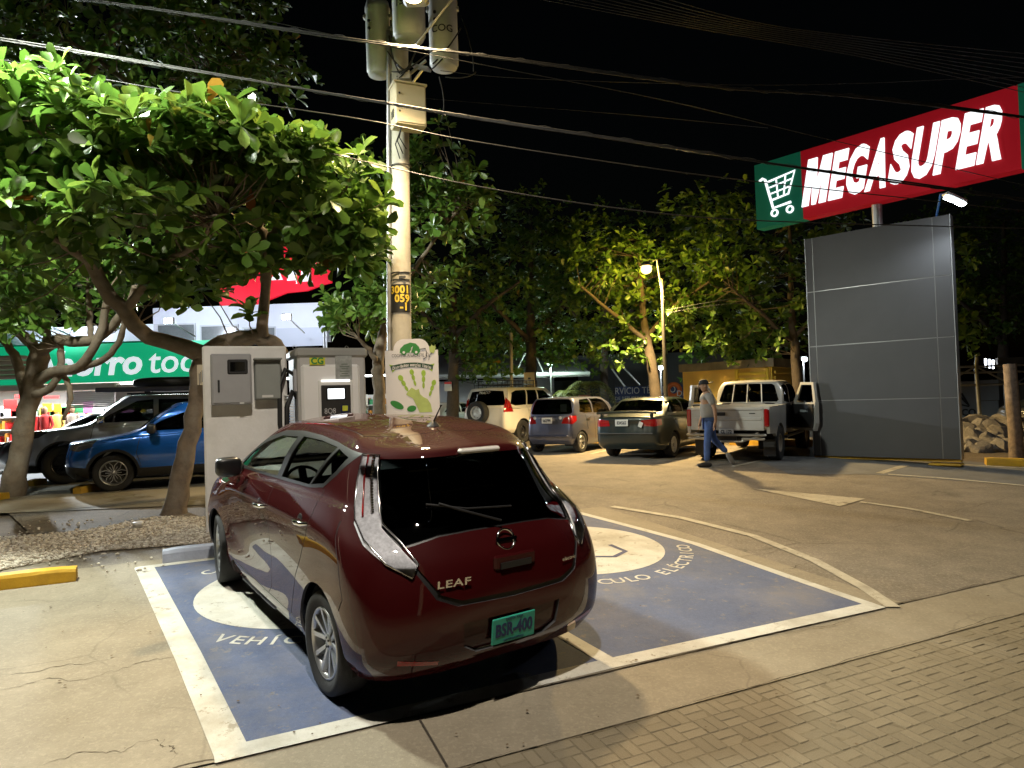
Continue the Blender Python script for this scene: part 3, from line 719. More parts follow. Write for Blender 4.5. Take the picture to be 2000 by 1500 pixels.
# --- information board with the hand of leaves
c = at(806, 760, 9.55); bz = G(c.x, c.y); w = 103*9.55/1350
brd = thing('information_board', 'white co-operative information board with green leaf hand in front of the pole', 'sign', (c.x, c.y, bz), A0*.35)
tz = at(806, 662, 9.55).z-bz; t1 = at(806, 684, 9.55).z-bz; hw = w/2
out = [(-hw, .4), (hw, .4), (hw, t1)]+[(hw*.30+hw*.38*cos(a), t1+(tz-t1)*sin(a)) for a in np.linspace(0, pi/2, 6)]+[(-hw*.30-hw*.38*sin(a), t1+(tz-t1)*cos(a)) for a in np.linspace(0, pi/2, 6)]+[(-hw, t1)]
bw = M('board_white', (.72, .70, .71), .4); MB().prism(out, lambda u, v, w_: (u, w_, v), -.012, .012).build('board', bw, brd)
for x in (-.2, .2): tb('post', [(x, .04, -.1), (x, .04, 1.4)], .025, steelm, brd)
gr1 = M('print_green', (.03, .22, .04), .5); gr2 = M('print_lime', (.30, .47, .05), .5, var=.25, vs=18); gr3 = M('print_pale_lime', (.42, .52, .16), .5, var=.12, vs=9); ink = M('print_ink', (.04, .045, .045), .5)
def flat(name, poly, m, y=-.0145): return MB().prism(poly, lambda u, v, w_: (u, w_, v), y, -.0121).build(name, m, brd)
px_ = 9.55/1350; B = lambda x, y: ((x-806)*px_, at(806, y, 9.55).z-bz)
def el(cx, cy, rx, ry, rot=0., n=22): 
    P = []
    for k in range(n):
        a = 2*pi*k/n; x, y = rx*cos(a), ry*sin(a); P.append(B(cx+x*cos(rot)-y*sin(rot), cy+x*sin(rot)+y*cos(rot)))
    return P
flat('car_print', [B(783, 689), B(784, 681), B(792, 673), B(804, 669), B(814, 671), B(820, 677), B(823, 684), B(822, 689)], gr1)
for x in (791, 815): flat('wheel_print', el(x, 688, 5.5, 5.5), gr1, -.0155); flat('hub_print', el(x, 688, 2.5, 2.5), bw, -.0165)
flat('bolt_print', [B(802, 688), B(807, 684), B(805, 680), B(809, 676), B(805, 689)], bw, -.0155)
text('name_line', 'COOPEGUANACASTE, R.L.', ink, (B(805, 694)[0], -.0155, B(805, 694.5)[1]), (1, 0, 0), (0, 0, 1), .062, brd, xs=.72, extrude=.0006)
tb('lead_print', [(B(x, y)[0], -.015, B(x, y)[1]) for x, y in ((823, 682), (833, 681), (836, 690), (834, 698), (828, 702))], .004, ink, brd, 5)
tb('lead_print', [(B(x, y)[0], -.015, B(x, y)[1]) for x, y in ((839, 704), (840, 695), (846, 689))], .004, ink, brd, 5)
flat('plug_print', [B(840, 678), B(845, 676), B(844, 672), B(847, 676), B(851, 677), B(852, 673), B(853, 681), B(849, 691), B(842, 690)], gr3, -.0155)
arc = [B(765+k*8.2, 714-6*sin(pi*k/10)) for k in range(11)]; arc2 = [B(766+k*8.0, 723-6*sin(pi*k/10)) for k in range(11)]
flat('ribbon_end', [B(762, 711), B(772, 713), B(774, 721), B(768, 727), B(766, 719)], gr2); flat('ribbon_end', [B(850, 711), B(840, 713), B(838, 721), B(845, 727), B(846, 719)], gr2)
flat('ribbon_print', arc+arc2[::-1], M('print_dark_green', (.02, .06, .03), .5), -.0150)
wmb = MB(); stx = 'Distribuimos energías limpias'
for k, chh in enumerate(stx):
    f = k/(len(stx)-1); x = 770+72*f; y = 718.6-6*sin(pi*f); vs, fs = text_geo(chh, .062, offset=.0016, xs=.62, shear=.15); o0 = B(x, y); wmb.add([(o0[0]+a, -.0158, o0[1]+b) for a, b, z in vs], fs)
wmb.build('ribbon_words', bw, brd, fix=False)['kind'] = 'stuff'
for (x0, y0, x1, y1, ww) in ((781, 733, 797, 764, 5), (804, 722, 812, 754, 4.2), (828, 724, 827, 760, 4.4), (849, 744, 838, 775, 4.4)):      # four leaf fingers
    n_ = 3
    for k in range(n_):
        a, b = k/n_, (k+1)/n_-.03; cx, cy = x0+(x1-x0)*(a+b)/2, y0+(y1-y0)*(a+b)/2; L = sqrt((x1-x0)**2+(y1-y0)**2)/n_/2; flat('leaf_finger', el(cx, cy, L*1.08, ww*(1-.22*k), atan2(y1-y0, x1-x0), 10), gr2)
flat('palm_print', [B(797, 764), B(804, 757), B(812, 762), B(818, 760), B(820, 770), B(826, 776), B(834, 780), B(840, 790), B(843, 806), B(818, 806), B(812, 792), B(806, 778), B(797, 773), B(793, 770)], gr3)
flat('thumb_print', el(775, 790, 14, 6.5, .5), gr1, -.0148); flat('thumb_print', el(803, 798, 9, 6, -.2), gr1, -.0148)
# --- wheel stops and kerbs
def kerb(name, label, a, b, w, h, m, cat='wheel stop', group=None):
    a, b = Vector(a[:2]), Vector(b[:2]); c = (a+b)/2; d = b-a; L = d.length; ang_ = atan2(d.y, d.x); R = rotz(ang_); n = max(2, int(L/.12)); vs = []; fs = []
    pr = [(-w/2, -.05), (-w/2*.98, h*.8), (-w/2*.8, h), (w/2*.8, h), (w/2*.98, h*.8), (w/2, -.05)]; k = len(pr)
    for i in range(n+1):
        e = .012 if i in (0, n) else 0
        for (y, z) in pr:
            q = Vector((c.x, c.y, 0))+R@Vector((-L/2+L*i/n, y*(1-e*4), 0)); vs.append((q.x-c.x, q.y-c.y, G(q.x, q.y)-G(c.x, c.y)+z-(e if z > 0 else 0)+random.uniform(-.004, .004)))
    for i in range(n):
        for j in range(k-1): fs.append((i*k+j, i*k+j+1, (i+1)*k+j+1, (i+1)*k+j))
    fs += [tuple(range(k))[::-1], tuple(n*k+j for j in range(k))]
    o = MB().add(vs, fs).build(name, m, loc=(c.x, c.y, G(c.x, c.y))); return tag(o, label, cat, group)
bw_ = M('pale_blue_stop_paint', (.42, .46, .56), .8, var=.15, vs=5, bump=.3, bs=40, dirt=(.24, .26, .40), dirta=.6)
q0 = gp(318, 1098); kerb('wheel_stop', 'pale blue painted concrete wheel stop ahead of the dark red hatchback', q0, Vector((q0.x, q0.y))+U*2.0, .16, .13, bw_)
q1 = gp(150, 1132); q1b = Vector((q1.x, q1.y))-U*1.9; kerb('wheel_stop', 'yellow concrete wheel stop beside the gravel bed', q1b, q1, .15, .13, yellowp)
for lab, p0, p1 in (('yellow wheel stop under the nose of the blue crossover', gp(150, 966), gp(190, 958)), ('yellow wheel stop under the nose of the grey four-wheel drive', gp(58, 950), gp(85, 945)), ('short yellow kerb at the foot of the forked tree', gp(-30, 982), gp(12, 975))):
    kerb('wheel_stop', lab, p0, p1, .16, .13, yellowp)
for lab, p0, p1 in (('yellow kerb in front of the white off-road wagon', (1.2, 26.6), (2.6, 25.)), ('yellow kerb in front of the small blue grey hatchback', (2.2, 21.9), (3.7, 20.5)), ('yellow kerb in front of the dark green saloon', (4.2, 20.0), (5.6, 19.0)), ('yellow kerb in front of the silver pickup', (5.9, 18.9), (7.8, 17.7))): kerb('kerb', lab, p0, p1, .2, .16, yellowp, 'kerb')
p0 = gp(1925, 908); kerb('kerb', 'long yellow kerb beside the weathered post and rock heap', (p0.x, p0.y), (p0.x+3.2, p0.y-1.3), .18, .15, yellowp, 'kerb')
p0 = gp(270, 1033); cu = MB(); cu.lathe([(0, .0), (.055, .0), (.058, .045), (.062, .048), (.062, .068), (.055, .075), (0, .075)], 20, 'Z', (0, 0, .012)); tag(cu.build('jar_lid', M('white_plastic', (.7, .69, .66), .4), loc=p0), 'small white plastic tub lying on the gravel', 'tub')
# --- grey clad pylon under the lit sign
PL = Vector((6.53, 15.1, 0)); PD = Vector((.743, -.669, 0)).normalized(); 
base = PL+PD*1.36; base.z = G(base.x, base.y)
pyl = thing('sign_pylon', 'tall dark grey panelled pylon standing on yellow feet', 'pylon', base, atan2(PD.y, PD.x))
clad = M('grey_composite_panel', (.072, .072, .077), .55, .0, var=.12, vs=.7); jm = M('joint_aluminium', (.28, .28, .29), .35, .6)
zs = [.57, 1.765, 2.94, 4.13, 5.31]; zs = [z-base.z for z in zs]; xs_ = [-1.36, -1.205, 1.07, 1.36]
bow = lambda x: -.045*(1-(x/1.36)**2)                           # the face bows outward a little
def bowbox(x0, x1, z0, z1, y0, y1, m, n=10):
    vs = []; fs = []; mb = MB()
    for i in range(n+1):
        x = x0+(x1-x0)*i/n
        for y, z in ((bow(x)+y0, z0), (bow(x)+y0, z1), (bow(x)+y1, z1), (bow(x)+y1, z0)): vs.append((x, y, z))
    for i in range(n):
        for j in range(4): fs.append((4*i+j, 4*i+(j+1) % 4, 4*i+4+(j+1) % 4, 4*i+4+j))
    fs += [(0, 1, 2, 3), (4*n+3, 4*n+2, 4*n+1, 4*n)]
    return MB().add(vs, fs)
for i in range(4):
    for j in range(3): bowbox(xs_[j]+.009, xs_[j+1]-.009, zs[i]+.009, zs[i+1]-.009, -.02, .0, clad).build('panel', clad, pyl)
bowbox(-1.35, 1.35, zs[0]+.01, zs[4]-.01, -.013, .03, jm).build('joint_backing', jm, pyl)
MB().box((0, .17, (zs[0]+zs[4])/2), (2.68, .20, zs[4]-zs[0]-.02)).build('frame', M('frame_steel', (.10, .10, .10), .6, .5), pyl)
for x in (-1.365, 1.365): MB().box((x, .13, (zs[0]+zs[4])/2), (.012, .30, zs[4]-zs[0])).build('side_panel', M('side_aluminium', (.42, .43, .45), .4, .6), pyl)
MB().box((0, .1, zs[0]-.025), (2.72, .14, .05)).build('bottom_rail', yellowp, pyl)
for x, ww in ((-1.15, .42), (1.10, .56)): MB().box((x, .06, zs[0]/2-.06), (ww, .34, zs[0]-.04), bev=.02).build('foot', yellowp, pyl)
# --- lit sign box on its post
SD = Vector((cos(radians(50)), -sin(radians(50)), 0)); SC = Vector((7.55, 14.2, 0)); z0, z1 = 5.82, 7.33
sgn = thing('supermarket_sign', 'red and green lit supermarket sign box raised on a post above the pylon', 'sign', (SC.x, SC.y, z0), -radians(50))
H = z1-z0; redm = M('sign_red', (.34, .008, .016), .7, spec=.15, emit=(.42, .006, .014), es=.32); grm = M('sign_green', (.006, .10, .055), .7, spec=.15, emit=(.005, .09, .05), es=.4); wl_ = glow('letter_white', (.93, .97, 1.), 1.5)
MB().box((.555+.0, .16, H/2), (4.03, .32, H)).build('red_box', redm, sgn); MB().box((-2.03, .16, H/2), (1.13, .322, H+.002)).build('green_box', grm, sgn)
MB().box((2.62, .16, H/2), (.10, .324, H+.004)).build('green_edge', grm, sgn)
lh_ = H*.665; lz = H*.5-lh_/2; sl_ = lambda x, z: (x+.20*z, z)                       # heavy slanted capitals, each standing proud of the face
Mp = [(0, 0), (0, 1), (.3, 1), (.4, .46), (.5, 1), (.8, 1), (.8, 0), (.58, 0), (.58, .66), (.465, 0), (.335, 0), (.22, .66), (.22, 0)]
MB().prism([sl_(-1.52+x*.66, lz+z*lh_) for x, z in Mp], lambda u, v, w: (u, w, v), -.05, -.008).build('sign_letter', wl_, sgn)
x0 = -.93
for chh, ww in zip('EGASUPER', (.33, .45, .46, .42, .45, .40, .34, .44)):
    vs, fs = text_geo(chh, 1., offset=.045, extrude=.02); xa, xb = min(v[0] for v in vs), max(v[0] for v in vs); ya, yb = min(v[1] for v in vs), max(v[1] for v in vs)
    ww_ = ww*.885; P = [sl_(x0+(v[0]-xa)/(xb-xa)*ww_, lz+(v[1]-ya)/(yb-ya)*lh_)+(v[2],) for v in vs]; x0 += ww_+.035
    MB().add([(a, -.03-c, b) for a, b, c in P], fs).build('sign_letter', wl_, sgn)
ct = MB(); cx, cz = -2.02, H*.50
def cl(pts, r=.024): ct.tube([(cx+x, -.03, cz+z) for x, z in pts], r, 6)
cl([(-.44, .34), (-.36, .38), (-.30, .34), (-.13, -.36), (.30, -.32)], .030); cl([(-.24, .27), (.42, .36), (.25, -.12), (-.15, -.17)]); cl([(-.20, .13), (.36, .20)], .018); cl([(-.18, -.02), (.31, .04)], .018); cl([(-.03, .30), (.0, -.15)], .018); cl([(.20, .33), (.14, -.13)], .018)
for x in (-.10, .27): ct.lathe([(.055, -.02), (.055, .02), (.09, .02), (.09, -.02)], 16, 'Y', (cx+x, -.03, cz-.48), close=True)
ct.build('trolley_symbol', wl_, sgn)
pb = PL+PD*1.41; tb('post', [(.0, .25, -.62), (.0, .25, .05)], .10, steelm, sgn, 14)
# --- LED flood on its arm at the pylon's corner
pc = PL+PD*2.52; lt_ = thing('flood_lamp', 'white LED flood lamp on a blue arm at the pylon corner', 'lamp', (pc.x, pc.y, 5.31))
hd = at(1865, 393, pc.y-.75); arm = [(0, 0, -.02), (.05, -.02, .30), (.12, -.05, .62), (.22, -.10, .66)]; hv = hd-Vector((pc.x, pc.y, 5.31))
tb('arm', [(0, .05, -.05), (hv.x*.45, hv.y*.3, hv.z+.28), (hv.x*.65, hv.y*.6, hv.z+.22)], .022, M('arm_blue', (.03, .12, .34), .4), lt_)
hp = MB(); Rl = Matrix.Rotation(.45, 3, 'Y'); hp.box(hv+Vector((0, 0, .055)), (.42, .18, .06), bev=.02, R=Rl); hp.build('lamp_head', steelm, lt_)
MB().box(hv, (.36, .14, .02), R=Rl).build('lamp_glass', glow('led_white', COOL, 60.), lt_)
lamp('led_light', 'SPOT', hd-Vector((.0, .0, .06)), 130, COOL, lt_, .08, hd+Vector((-.9, -1.0, -4.)), radians(165), .5)
# --- sodium street lamp on the far pole
lp = Vector((4.0, 18.6, 0)); q = at(1300, 780, 18.6); lp.x = q.x; lp.z = G(lp.x, lp.y)
sl = thing('street_lamp', 'glowing yellow street lamp on a slim pole among the trees', 'street lamp', lp)
hd = at(1262, 520, 18.4); tp = at(1293, 545, 18.6); tb('pole', [(0, 0, -.1), tp-lp], [.065, .045], M('lamp_pole', (.07, .064, .05), .7, .2), sl)
tb('arm', [tp-lp-Vector((0, 0, .5)), Vector((tp.x-.12, tp.y, hd.z+.2))-lp, hd-lp+Vector((.04, 0, .10))], .028, steelm, sl)
MB().lathe([(0, .13), (.09, .11), (.17, .02), (.17, .0)], 18, 'Z', hd-lp).build('lamp_hood', steelm, sl)
MB().add([tuple(hd-lp+Vector((.15*a, .15*b, -.08+.13*c))) for a, b, c in superell(8, 1.)[0]], superell(8, 1.)[1], True).build('lamp_bowl', glow('sodium_bowl', (1., .68, .20), 5.5), sl)
lamp('sodium_light', 'SPOT', hd-Vector((0, 0, .26)), 4100, (1., .71, .33), sl, .18, hd-Vector((0, .9, 3)), radians(152), .25); lamp('sodium_bowl_light', 'POINT', hd-Vector((0, 0, .28)), 620, (1., .64, .12), sl, .16)
# ------------------------------------------------------------------ utility pole with transformers, its lamp and the cables
PY = 10.3
pb = at(785, 930, PY); pb.z = G(pb.x, pb.y)
up = thing('utility_pole', 'round concrete utility pole with black number plate, conduit and three transformers', 'utility pole', pb)
L = lambda px, py, dy=0.: at(px, py, PY+dy)-pb
bx_, tx_ = L(787, 930), L(780, -60)
tb('pole', [bx_-Vector((0, 0, .3)), bx_, L(784, 660), L(782, 300), tx_], [.165, .165, .150, .135, .118], poleconc, up, 20)
tb('conduit', [L(762, 930, -.05), L(760, 660, -.05), L(759, 300, -.05), L(759, 60, -.05)], .033, steelm, up, 10)
band = M('strap_steel', (.07, .07, .07), .5, .6)
for y in (326, 535, 549): 
    c = L(783, y); MB().lathe([(.153, -.012), (.157, -.010), (.157, .010), (.153, .012)], 24, 'Z', c).build('strap', band, up)
# number plate wrapped round the pole
vs = []; fs = []; c0 = L(783.5, 558); c1 = L(784, 612); R0 = .156
for i in range(19):
    a = radians(-90-78)+radians(156)*i/18
    for c in (c1, c0): vs.append((c.x+R0*cos(a), c.y+R0*sin(a), c.z))
np_ = MB().add(vs, [(2*i, 2*i+1, 2*i+3, 2*i+2) for i in range(18)], True).build('number_plate', M('pole_plate_black', (.012, .012, .012), .6), up)
nm = MB()
for row, (s_, yy) in enumerate((('3001', 569), ('059', 586), ('-1', 602))):
    vs, f_ = text_geo(s_, .155, offset=.006, xs=.95, space=1.05); zc = L(784, yy).z; x0 = (-.0, .035, .06)[row]
    nm.add([(c0.x+(R0+.004)*sin((x+x0)/R0), c0.y-(R0+.004)*cos((x+x0)/R0), zc+y) for x, y, z in vs], f_)
nm.build('plate_figures', M('pole_plate_yellow', (.70, .50, .05), .5), np_, fix=False)
MB().box(L(786, 541, -.157), (.10, .012, .035)).build('small_tag', M('tag_dark', (.05, .05, .05), .6), up)
# cabinet on the pole
c = L(797, 212, -.30); cb = MB().box(c, (.46, .30, .60), rz=.42, bev=.012).build('cabinet', M('cabinet_cream', (.60, .52, .36), .5, var=.04), up)
Rc = rotz(.42); MB().box(c+Rc@Vector((0, -.155, 0)), (.43, .012, .54), rz=.42, bev=.004).build('cabinet_door', MATS['cabinet_cream'], cb); MB().box(c+Vector((0, 0, .31)), (.50, .34, .03), rz=.42, bev=.006).build('cabinet_roof', MATS['cabinet_cream'], cb)
for dz in (.14, -.12): MB().lathe([(0, -.01), (.014, -.01), (.014, .01)], 10, 'Y', c+Rc@Vector((-.17, -.162, dz)), R=Rc).build('lock', blackm, cb)
for k in range(5): MB().box(c+Rc@Vector((-.233, 0, -.17+.025*k)), (.008, .16, .010), rz=.42).build('vent_slot', blackm, cb)
for k in range(3): tb('cabinet_wire', [c+Vector((-.1, -.05, -.30)), c+Vector((-.14-.03*k, .0, -.42-.05*k)), c+Vector((-.06-.05*k, .12, -.55-.07*k))], .009, blackm, up, 5)
# transformers
tg_ = M('transformer_grey', (.60, .62, .60), .5, .1, var=.08, vs=3, dirt=(.22, .21, .17), dirta=.4)
def transformer(px, pyb, pyt, r, dy, txt=None):
    b = L(px, pyb, dy); t = L(px, pyt, dy); h = t.z-b.z; m = MB()
    m.lathe([(0, .0), (r*.86, .0), (r*.9, .015), (r*.9, .05), (r, .06), (r, h*.80), (r*1.04, h*.81), (r*1.04, h*.85), (r, h*.86), (r*.9, h*.93), (0, h*.96)], 28, 'Z', b); o = m.build('transformer', tg_, up)
    for a in (0.5, 2.2): MB().lathe([(0, 0), (.035, 0), (.05, .05), (.03, .08), (.05, .11), (.03, .14), (.02, .2)], 10, 'Z', b+Vector((cos(a)*r*.5, sin(a)*r*.5, h*.94))).build('bushing', M('porcelain', (.30, .26, .22), .3), o)
    for s_ in (-1, 1): MB().box(b+Vector((s_*r*1.02, -.02, h*.74)), (.05, .08, .06), bev=.01).build('lifting_lug', tg_, o)
    for k in range(2): MB().lathe([(0, -.02), (.022, -.02), (.025, .0)], 8, 'Y', b+Vector((-.10+.0*k, -r*.98, h*(.62-.09*k)))).build('bolt', blackm, o)
    if txt:
        vs, f_ = text_geo(txt, .15, offset=.002); mm = MB(); mm.add([(b.x+(r+.004)*sin(x/r), b.y-(r+.004)*cos(x/r), b.z+h*.42+y) for x, y, z in vs], f_); mm.build('stencil', M('stencil_black', (.03, .03, .03), .6), o, fix=False)
transformer(741, 148, -5, .185, .12); transformer(800, 78, -62, .235, -.38, '15571'); transformer(868, 134, -20, .215, -.05, 'COG')
# brackets and clutter round the pole head
bk = MB(); bk.box(L(822, 132, -.2), (.34, .10, .03), R=Matrix.Rotation(.5, 3, 'Y')@rotz(-.5)); bk.box(L(815, 150, -.15), (.30, .05, .02), R=Matrix.Rotation(-.9, 3, 'Y')); bk.tube([L(782, 160, -.1), L(832, 118, -.25)], .022, 6); bk.tube([L(745, 55, .1), L(870, 60, -.05)], .03, 6); bk.tube([L(782, 50), L(800, 50, -.38)], .03, 6); bk.box(L(790, 150, -.15), (.18, .16, .12)); bk.build('bracket', steelm, up)
random.seed(11)
for k, (a, b_) in enumerate((((770, 120), (800, 135)), ((765, 140), (805, 120)), ((776, 155), (812, 100)), ((760, 70), (785, 150)), ((757, 100), (800, 140)), ((855, 90), (775, 150)), ((880, 95), (835, 140)), ((900, 55), (845, 125)))):
    m = Vector(((a[0]+b_[0])/2+random.uniform(-12, 12), (a[1]+b_[1])/2+random.uniform(5, 22), 0)); P = [L(*a, -.2), L(m.x, m.y, -.32), L(*b_, -.2)]
    tb('jumper_wire', [tuple(Vector(P[0])*(1-t)**2+Vector(P[1])*2*t*(1-t)+Vector(P[2])*t*t) for t in np.linspace(0, 1, 9)], .011, blackm, up, 5)
for (x0, y0, x1, y1) in ((858, 150, 862, 235), (900, 30, 925, 140), (930, 140, 870, 150)):
    P = [L(x0, y0, -.2), L((x0+x1)/2+14, (y0+y1)/2+12, -.25), L(x1, y1, -.2)]; tb('drop_wire', [tuple(P[0]*(1-t)**2+P[1]*2*t*(1-t)+P[2]*t*t) for t in np.linspace(0, 1, 9)], .010, blackm, up, 5)
# lamp arm and head in front of the transformers
lh = at(806, -8, 8.8); tb('lamp_arm', [L(782, 20, -.1), L(790, -60, -.3), lh-pb+Vector((0, .12, .12))], .03, steelm, up)
MB().box(lh-pb+Vector((0, .12, .13)), (.34, .62, .10), bev=.04).build('lamp_head', steelm, up)
MB().add([tuple(lh-pb+Vector((.13*a, .19*b, .03+.07*c))) for a, b, c in superell(8, .9)[0]], superell(8, .9)[1], True).build('lamp_bowl', glow('lamp_bowl_warm', (1., .72, .26), 22.), up)
lamp('pole_light', 'SPOT', lh-Vector((0, 0, .08)), 2400, (1., .75, .42), up, .22, lh-Vector((-.15, 1.5, 3)), radians(150), .35)

# ---- a second street lamp, cool white, on the pole left of the picture
sp_ = Vector((-8.6, 5.2, 0)); sp_.z = G(sp_.x, sp_.y); s2 = thing('street_lamp', 'cool white street lamp on a concrete pole left of the bays', 'street lamp', sp_)
tb('pole', [(0, 0, -.3), (0, 0, 9.2)], [.17, .12], poleconc, s2, 16); tb('arm', [(0, 0, 6.6), (1.2, .8, 6.85), (2.9, 1.6, 6.92)], .035, steelm, s2)
MB().box((3.0, 1.65, 6.90), (.55, .26, .10), rz=.5, bev=.04).build('lamp_head', steelm, s2); MB().box((3.0, 1.65, 6.84), (.42, .20, .015), rz=.5).build('lamp_glass', glow('led_street', (.90, 1., .96), 30.), s2)
lamp('street_light', 'SPOT', sp_+Vector((3.0, 1.65, 6.79)), 3900, (.95, 1., .86), s2, .28, sp_+Vector((4.0, 2.4, 0)), radians(160), .4)

# ---- a third lamp over the street behind the camera
sp_ = Vector((2.2, -2.6, 0)); sp_.z = G(sp_.x, sp_.y); s3 = thing('street_lamp', 'warm white street lamp on a concrete pole across the paved street', 'street lamp', sp_)
tb('pole', [(0, 0, -.3), (0, 0, 9.6)], [.17, .12], poleconc, s3, 16); tb('arm', [(0, 0, 8.6), (-.6, 1.2, 9.1), (-2.2, 3.2, 9.2)], .035, steelm, s3)
MB().box((-2.3, 3.3, 9.18), (.26, .55, .10), rz=.6, bev=.04).build('lamp_head', steelm, s3); MB().box((-2.3, 3.3, 9.12), (.20, .42, .015), rz=.6).build('lamp_glass', glow('street_warm', (1., .84, .62), 30.), s3)
lamp('street_light', 'SPOT', sp_+Vector((-2.3, 3.3, 9.07)), 2900, (1., .90, .76), s3, .12, sp_+Vector((-4.6, 10.0, 0)), radians(80), .7)
# ---- cables: each run sags between far points; Y gives depth along the street
def run(pts, n=26):
    """photo points with depth -> smooth world curve"""
    W_ = [at(px, py, Y) for px, py, Y in pts]; return [Vector(v) for v in crom(np.array([tuple(w) for w in W_]), n)]
cabm = M('cable_black', (.022, .021, .020), .5, var=.4, vs=40)
def bundle(name, label, pts, k, spread, r, group='overhead cables', lash=False, m=None):
    base_ = run(pts); o0 = base_[0]; mb = MB(); random.seed(sum(map(ord, label)))
    for q in range(k):
        ph = random.uniform(0, 6.28); am = spread*random.uniform(.3, 1.); fr = random.uniform(.4, 1.3)
        mb.tube([p-o0+Vector((0, am*.5*sin(ph+fr*i*.5), am*cos(ph+fr*i*.4))) for i, p in enumerate(base_)], r*.8*random.uniform(.6, 1.1), 5, caps=False)
    if lash:
        P = []
        for i in range(len(base_)-1):
            for j in range(6):
                t = i*6+j; p = base_[i].lerp(base_[i+1], j/6); P.append(p-o0+Vector((0, spread*cos(t*1.1), spread*sin(t*1.1))))
        mb.tube(P, r*.3, 4, caps=False)
    o = mb.build(name, m or cabm, loc=o0, fix=False)
    return tag(o, label, 'cable', group)
bundle('cable_bundle', 'thick lashed cable bundle passing the top of the utility pole', [(-60, -32, 8.6), (300, 18, 8.7), (700, 78, 8.8), (1000, 116, 8.9), (1400, 170, 9.0), (1700, 190, 9.2), (2080, 240, 9.4)], 6, .030, .013, lash=True)
bundle('cable_bundle', 'pale lit cable bundle crossing in front of the cream pole cabinet', [(-60, 66, 8.0), (250, 118, 8.0), (600, 176, 8.0), (900, 226, 8.0), (1200, 270, 8.1), (1500, 318, 8.2), (1800, 362, 8.3), (2080, 402, 8.4)], 5, .024, .010, lash=True)
bundle('cable', 'single cable crossing just below the cream pole cabinet', [(-60, 104, 8.2), (300, 172, 8.2), (700, 232, 8.2), (900, 272, 8.2), (1200, 318, 8.3), (1470, 354, 8.4), (2080, 420, 8.6)], 1, .0, .011)
bundle('cable', 'lowest slack cable dipping across the pole towards the far trees', [(-60, 100, 7.6), (200, 178, 7.6), (480, 258, 7.7), (800, 336, 7.8), (1000, 376, 7.9), (1250, 412, 8.1), (1500, 432, 8.3), (2080, 448, 8.6)], 1, .0, .010)
bundle('cable', 'bright thin cable sloping down to the right from the pole top', [(520, 40, 9.3), (730, 85, 9.3), (950, 128, 9.3), (1300, 196, 9.6), (1600, 268, 9.9), (2080, 380, 10.5)], 1, .0, .009)
bundle('cable', 'steel guy cable rising to the right of the transformers', [(812, 88, 9.6), (850, 40, 9.4), (905, -30, 9.2)], 1, .0, .020, m=steelm)
bundle('cable', 'thin cable leaving the transformers level towards the right', [(860, 138, 10.0), (1000, 152, 10.), (1300, 163, 10.2), (1500, 166, 10.3), (1700, 162, 10.5), (1900, 153, 10.7), (2080, 150, 11)], 1, .0, .009)
for k in range(9):
    a = k*12; bundle('cable', 'thin overhead cable in the sheaf high above the lit sign', [(1180-a*3.4, -40, 8.5+.05*k), (1450-a*1.4, 38+a*.10, 8.7), (1700, 74+a*.42, 8.9), (2080, 112+a*.9, 9.2)], 1, .0, .008, group='sheaf of cables above the lit sign')
for lab, P in (('slack cable running behind the dark pylon', [(1862, 440, 16), (1930, 424, 16.5), (2060, 395, 17)]), ('lower slack cable running behind the dark pylon', [(1862, 470, 16), (1930, 448, 16.5), (2060, 412, 17)]), ('service wire from the street lamp to the right trees', [(1300, 606, 18.6), (1400, 588, 18.2), (1560, 566, 18)]), ('second service wire from the street lamp to the right trees', [(1298, 612, 18.6), (1400, 596, 18.2), (1560, 584, 18)]),
               ('low wire above the parked cars by the canopy', [(830, 745, 25), (1000, 712, 25), (1150, 695, 26), (1230, 670, 27)]), ('second low wire above the parked cars by the canopy', [(830, 738, 25), (1000, 722, 25), (1140, 702, 26), (1230, 690, 27)]), ('faint wire crossing behind the cream cabinet', [(830, 192, 12), (1000, 206, 12.5), (1250, 226, 13), (1500, 250, 14)])):
    bundle('cable', lab, P, 1, .0, .010)
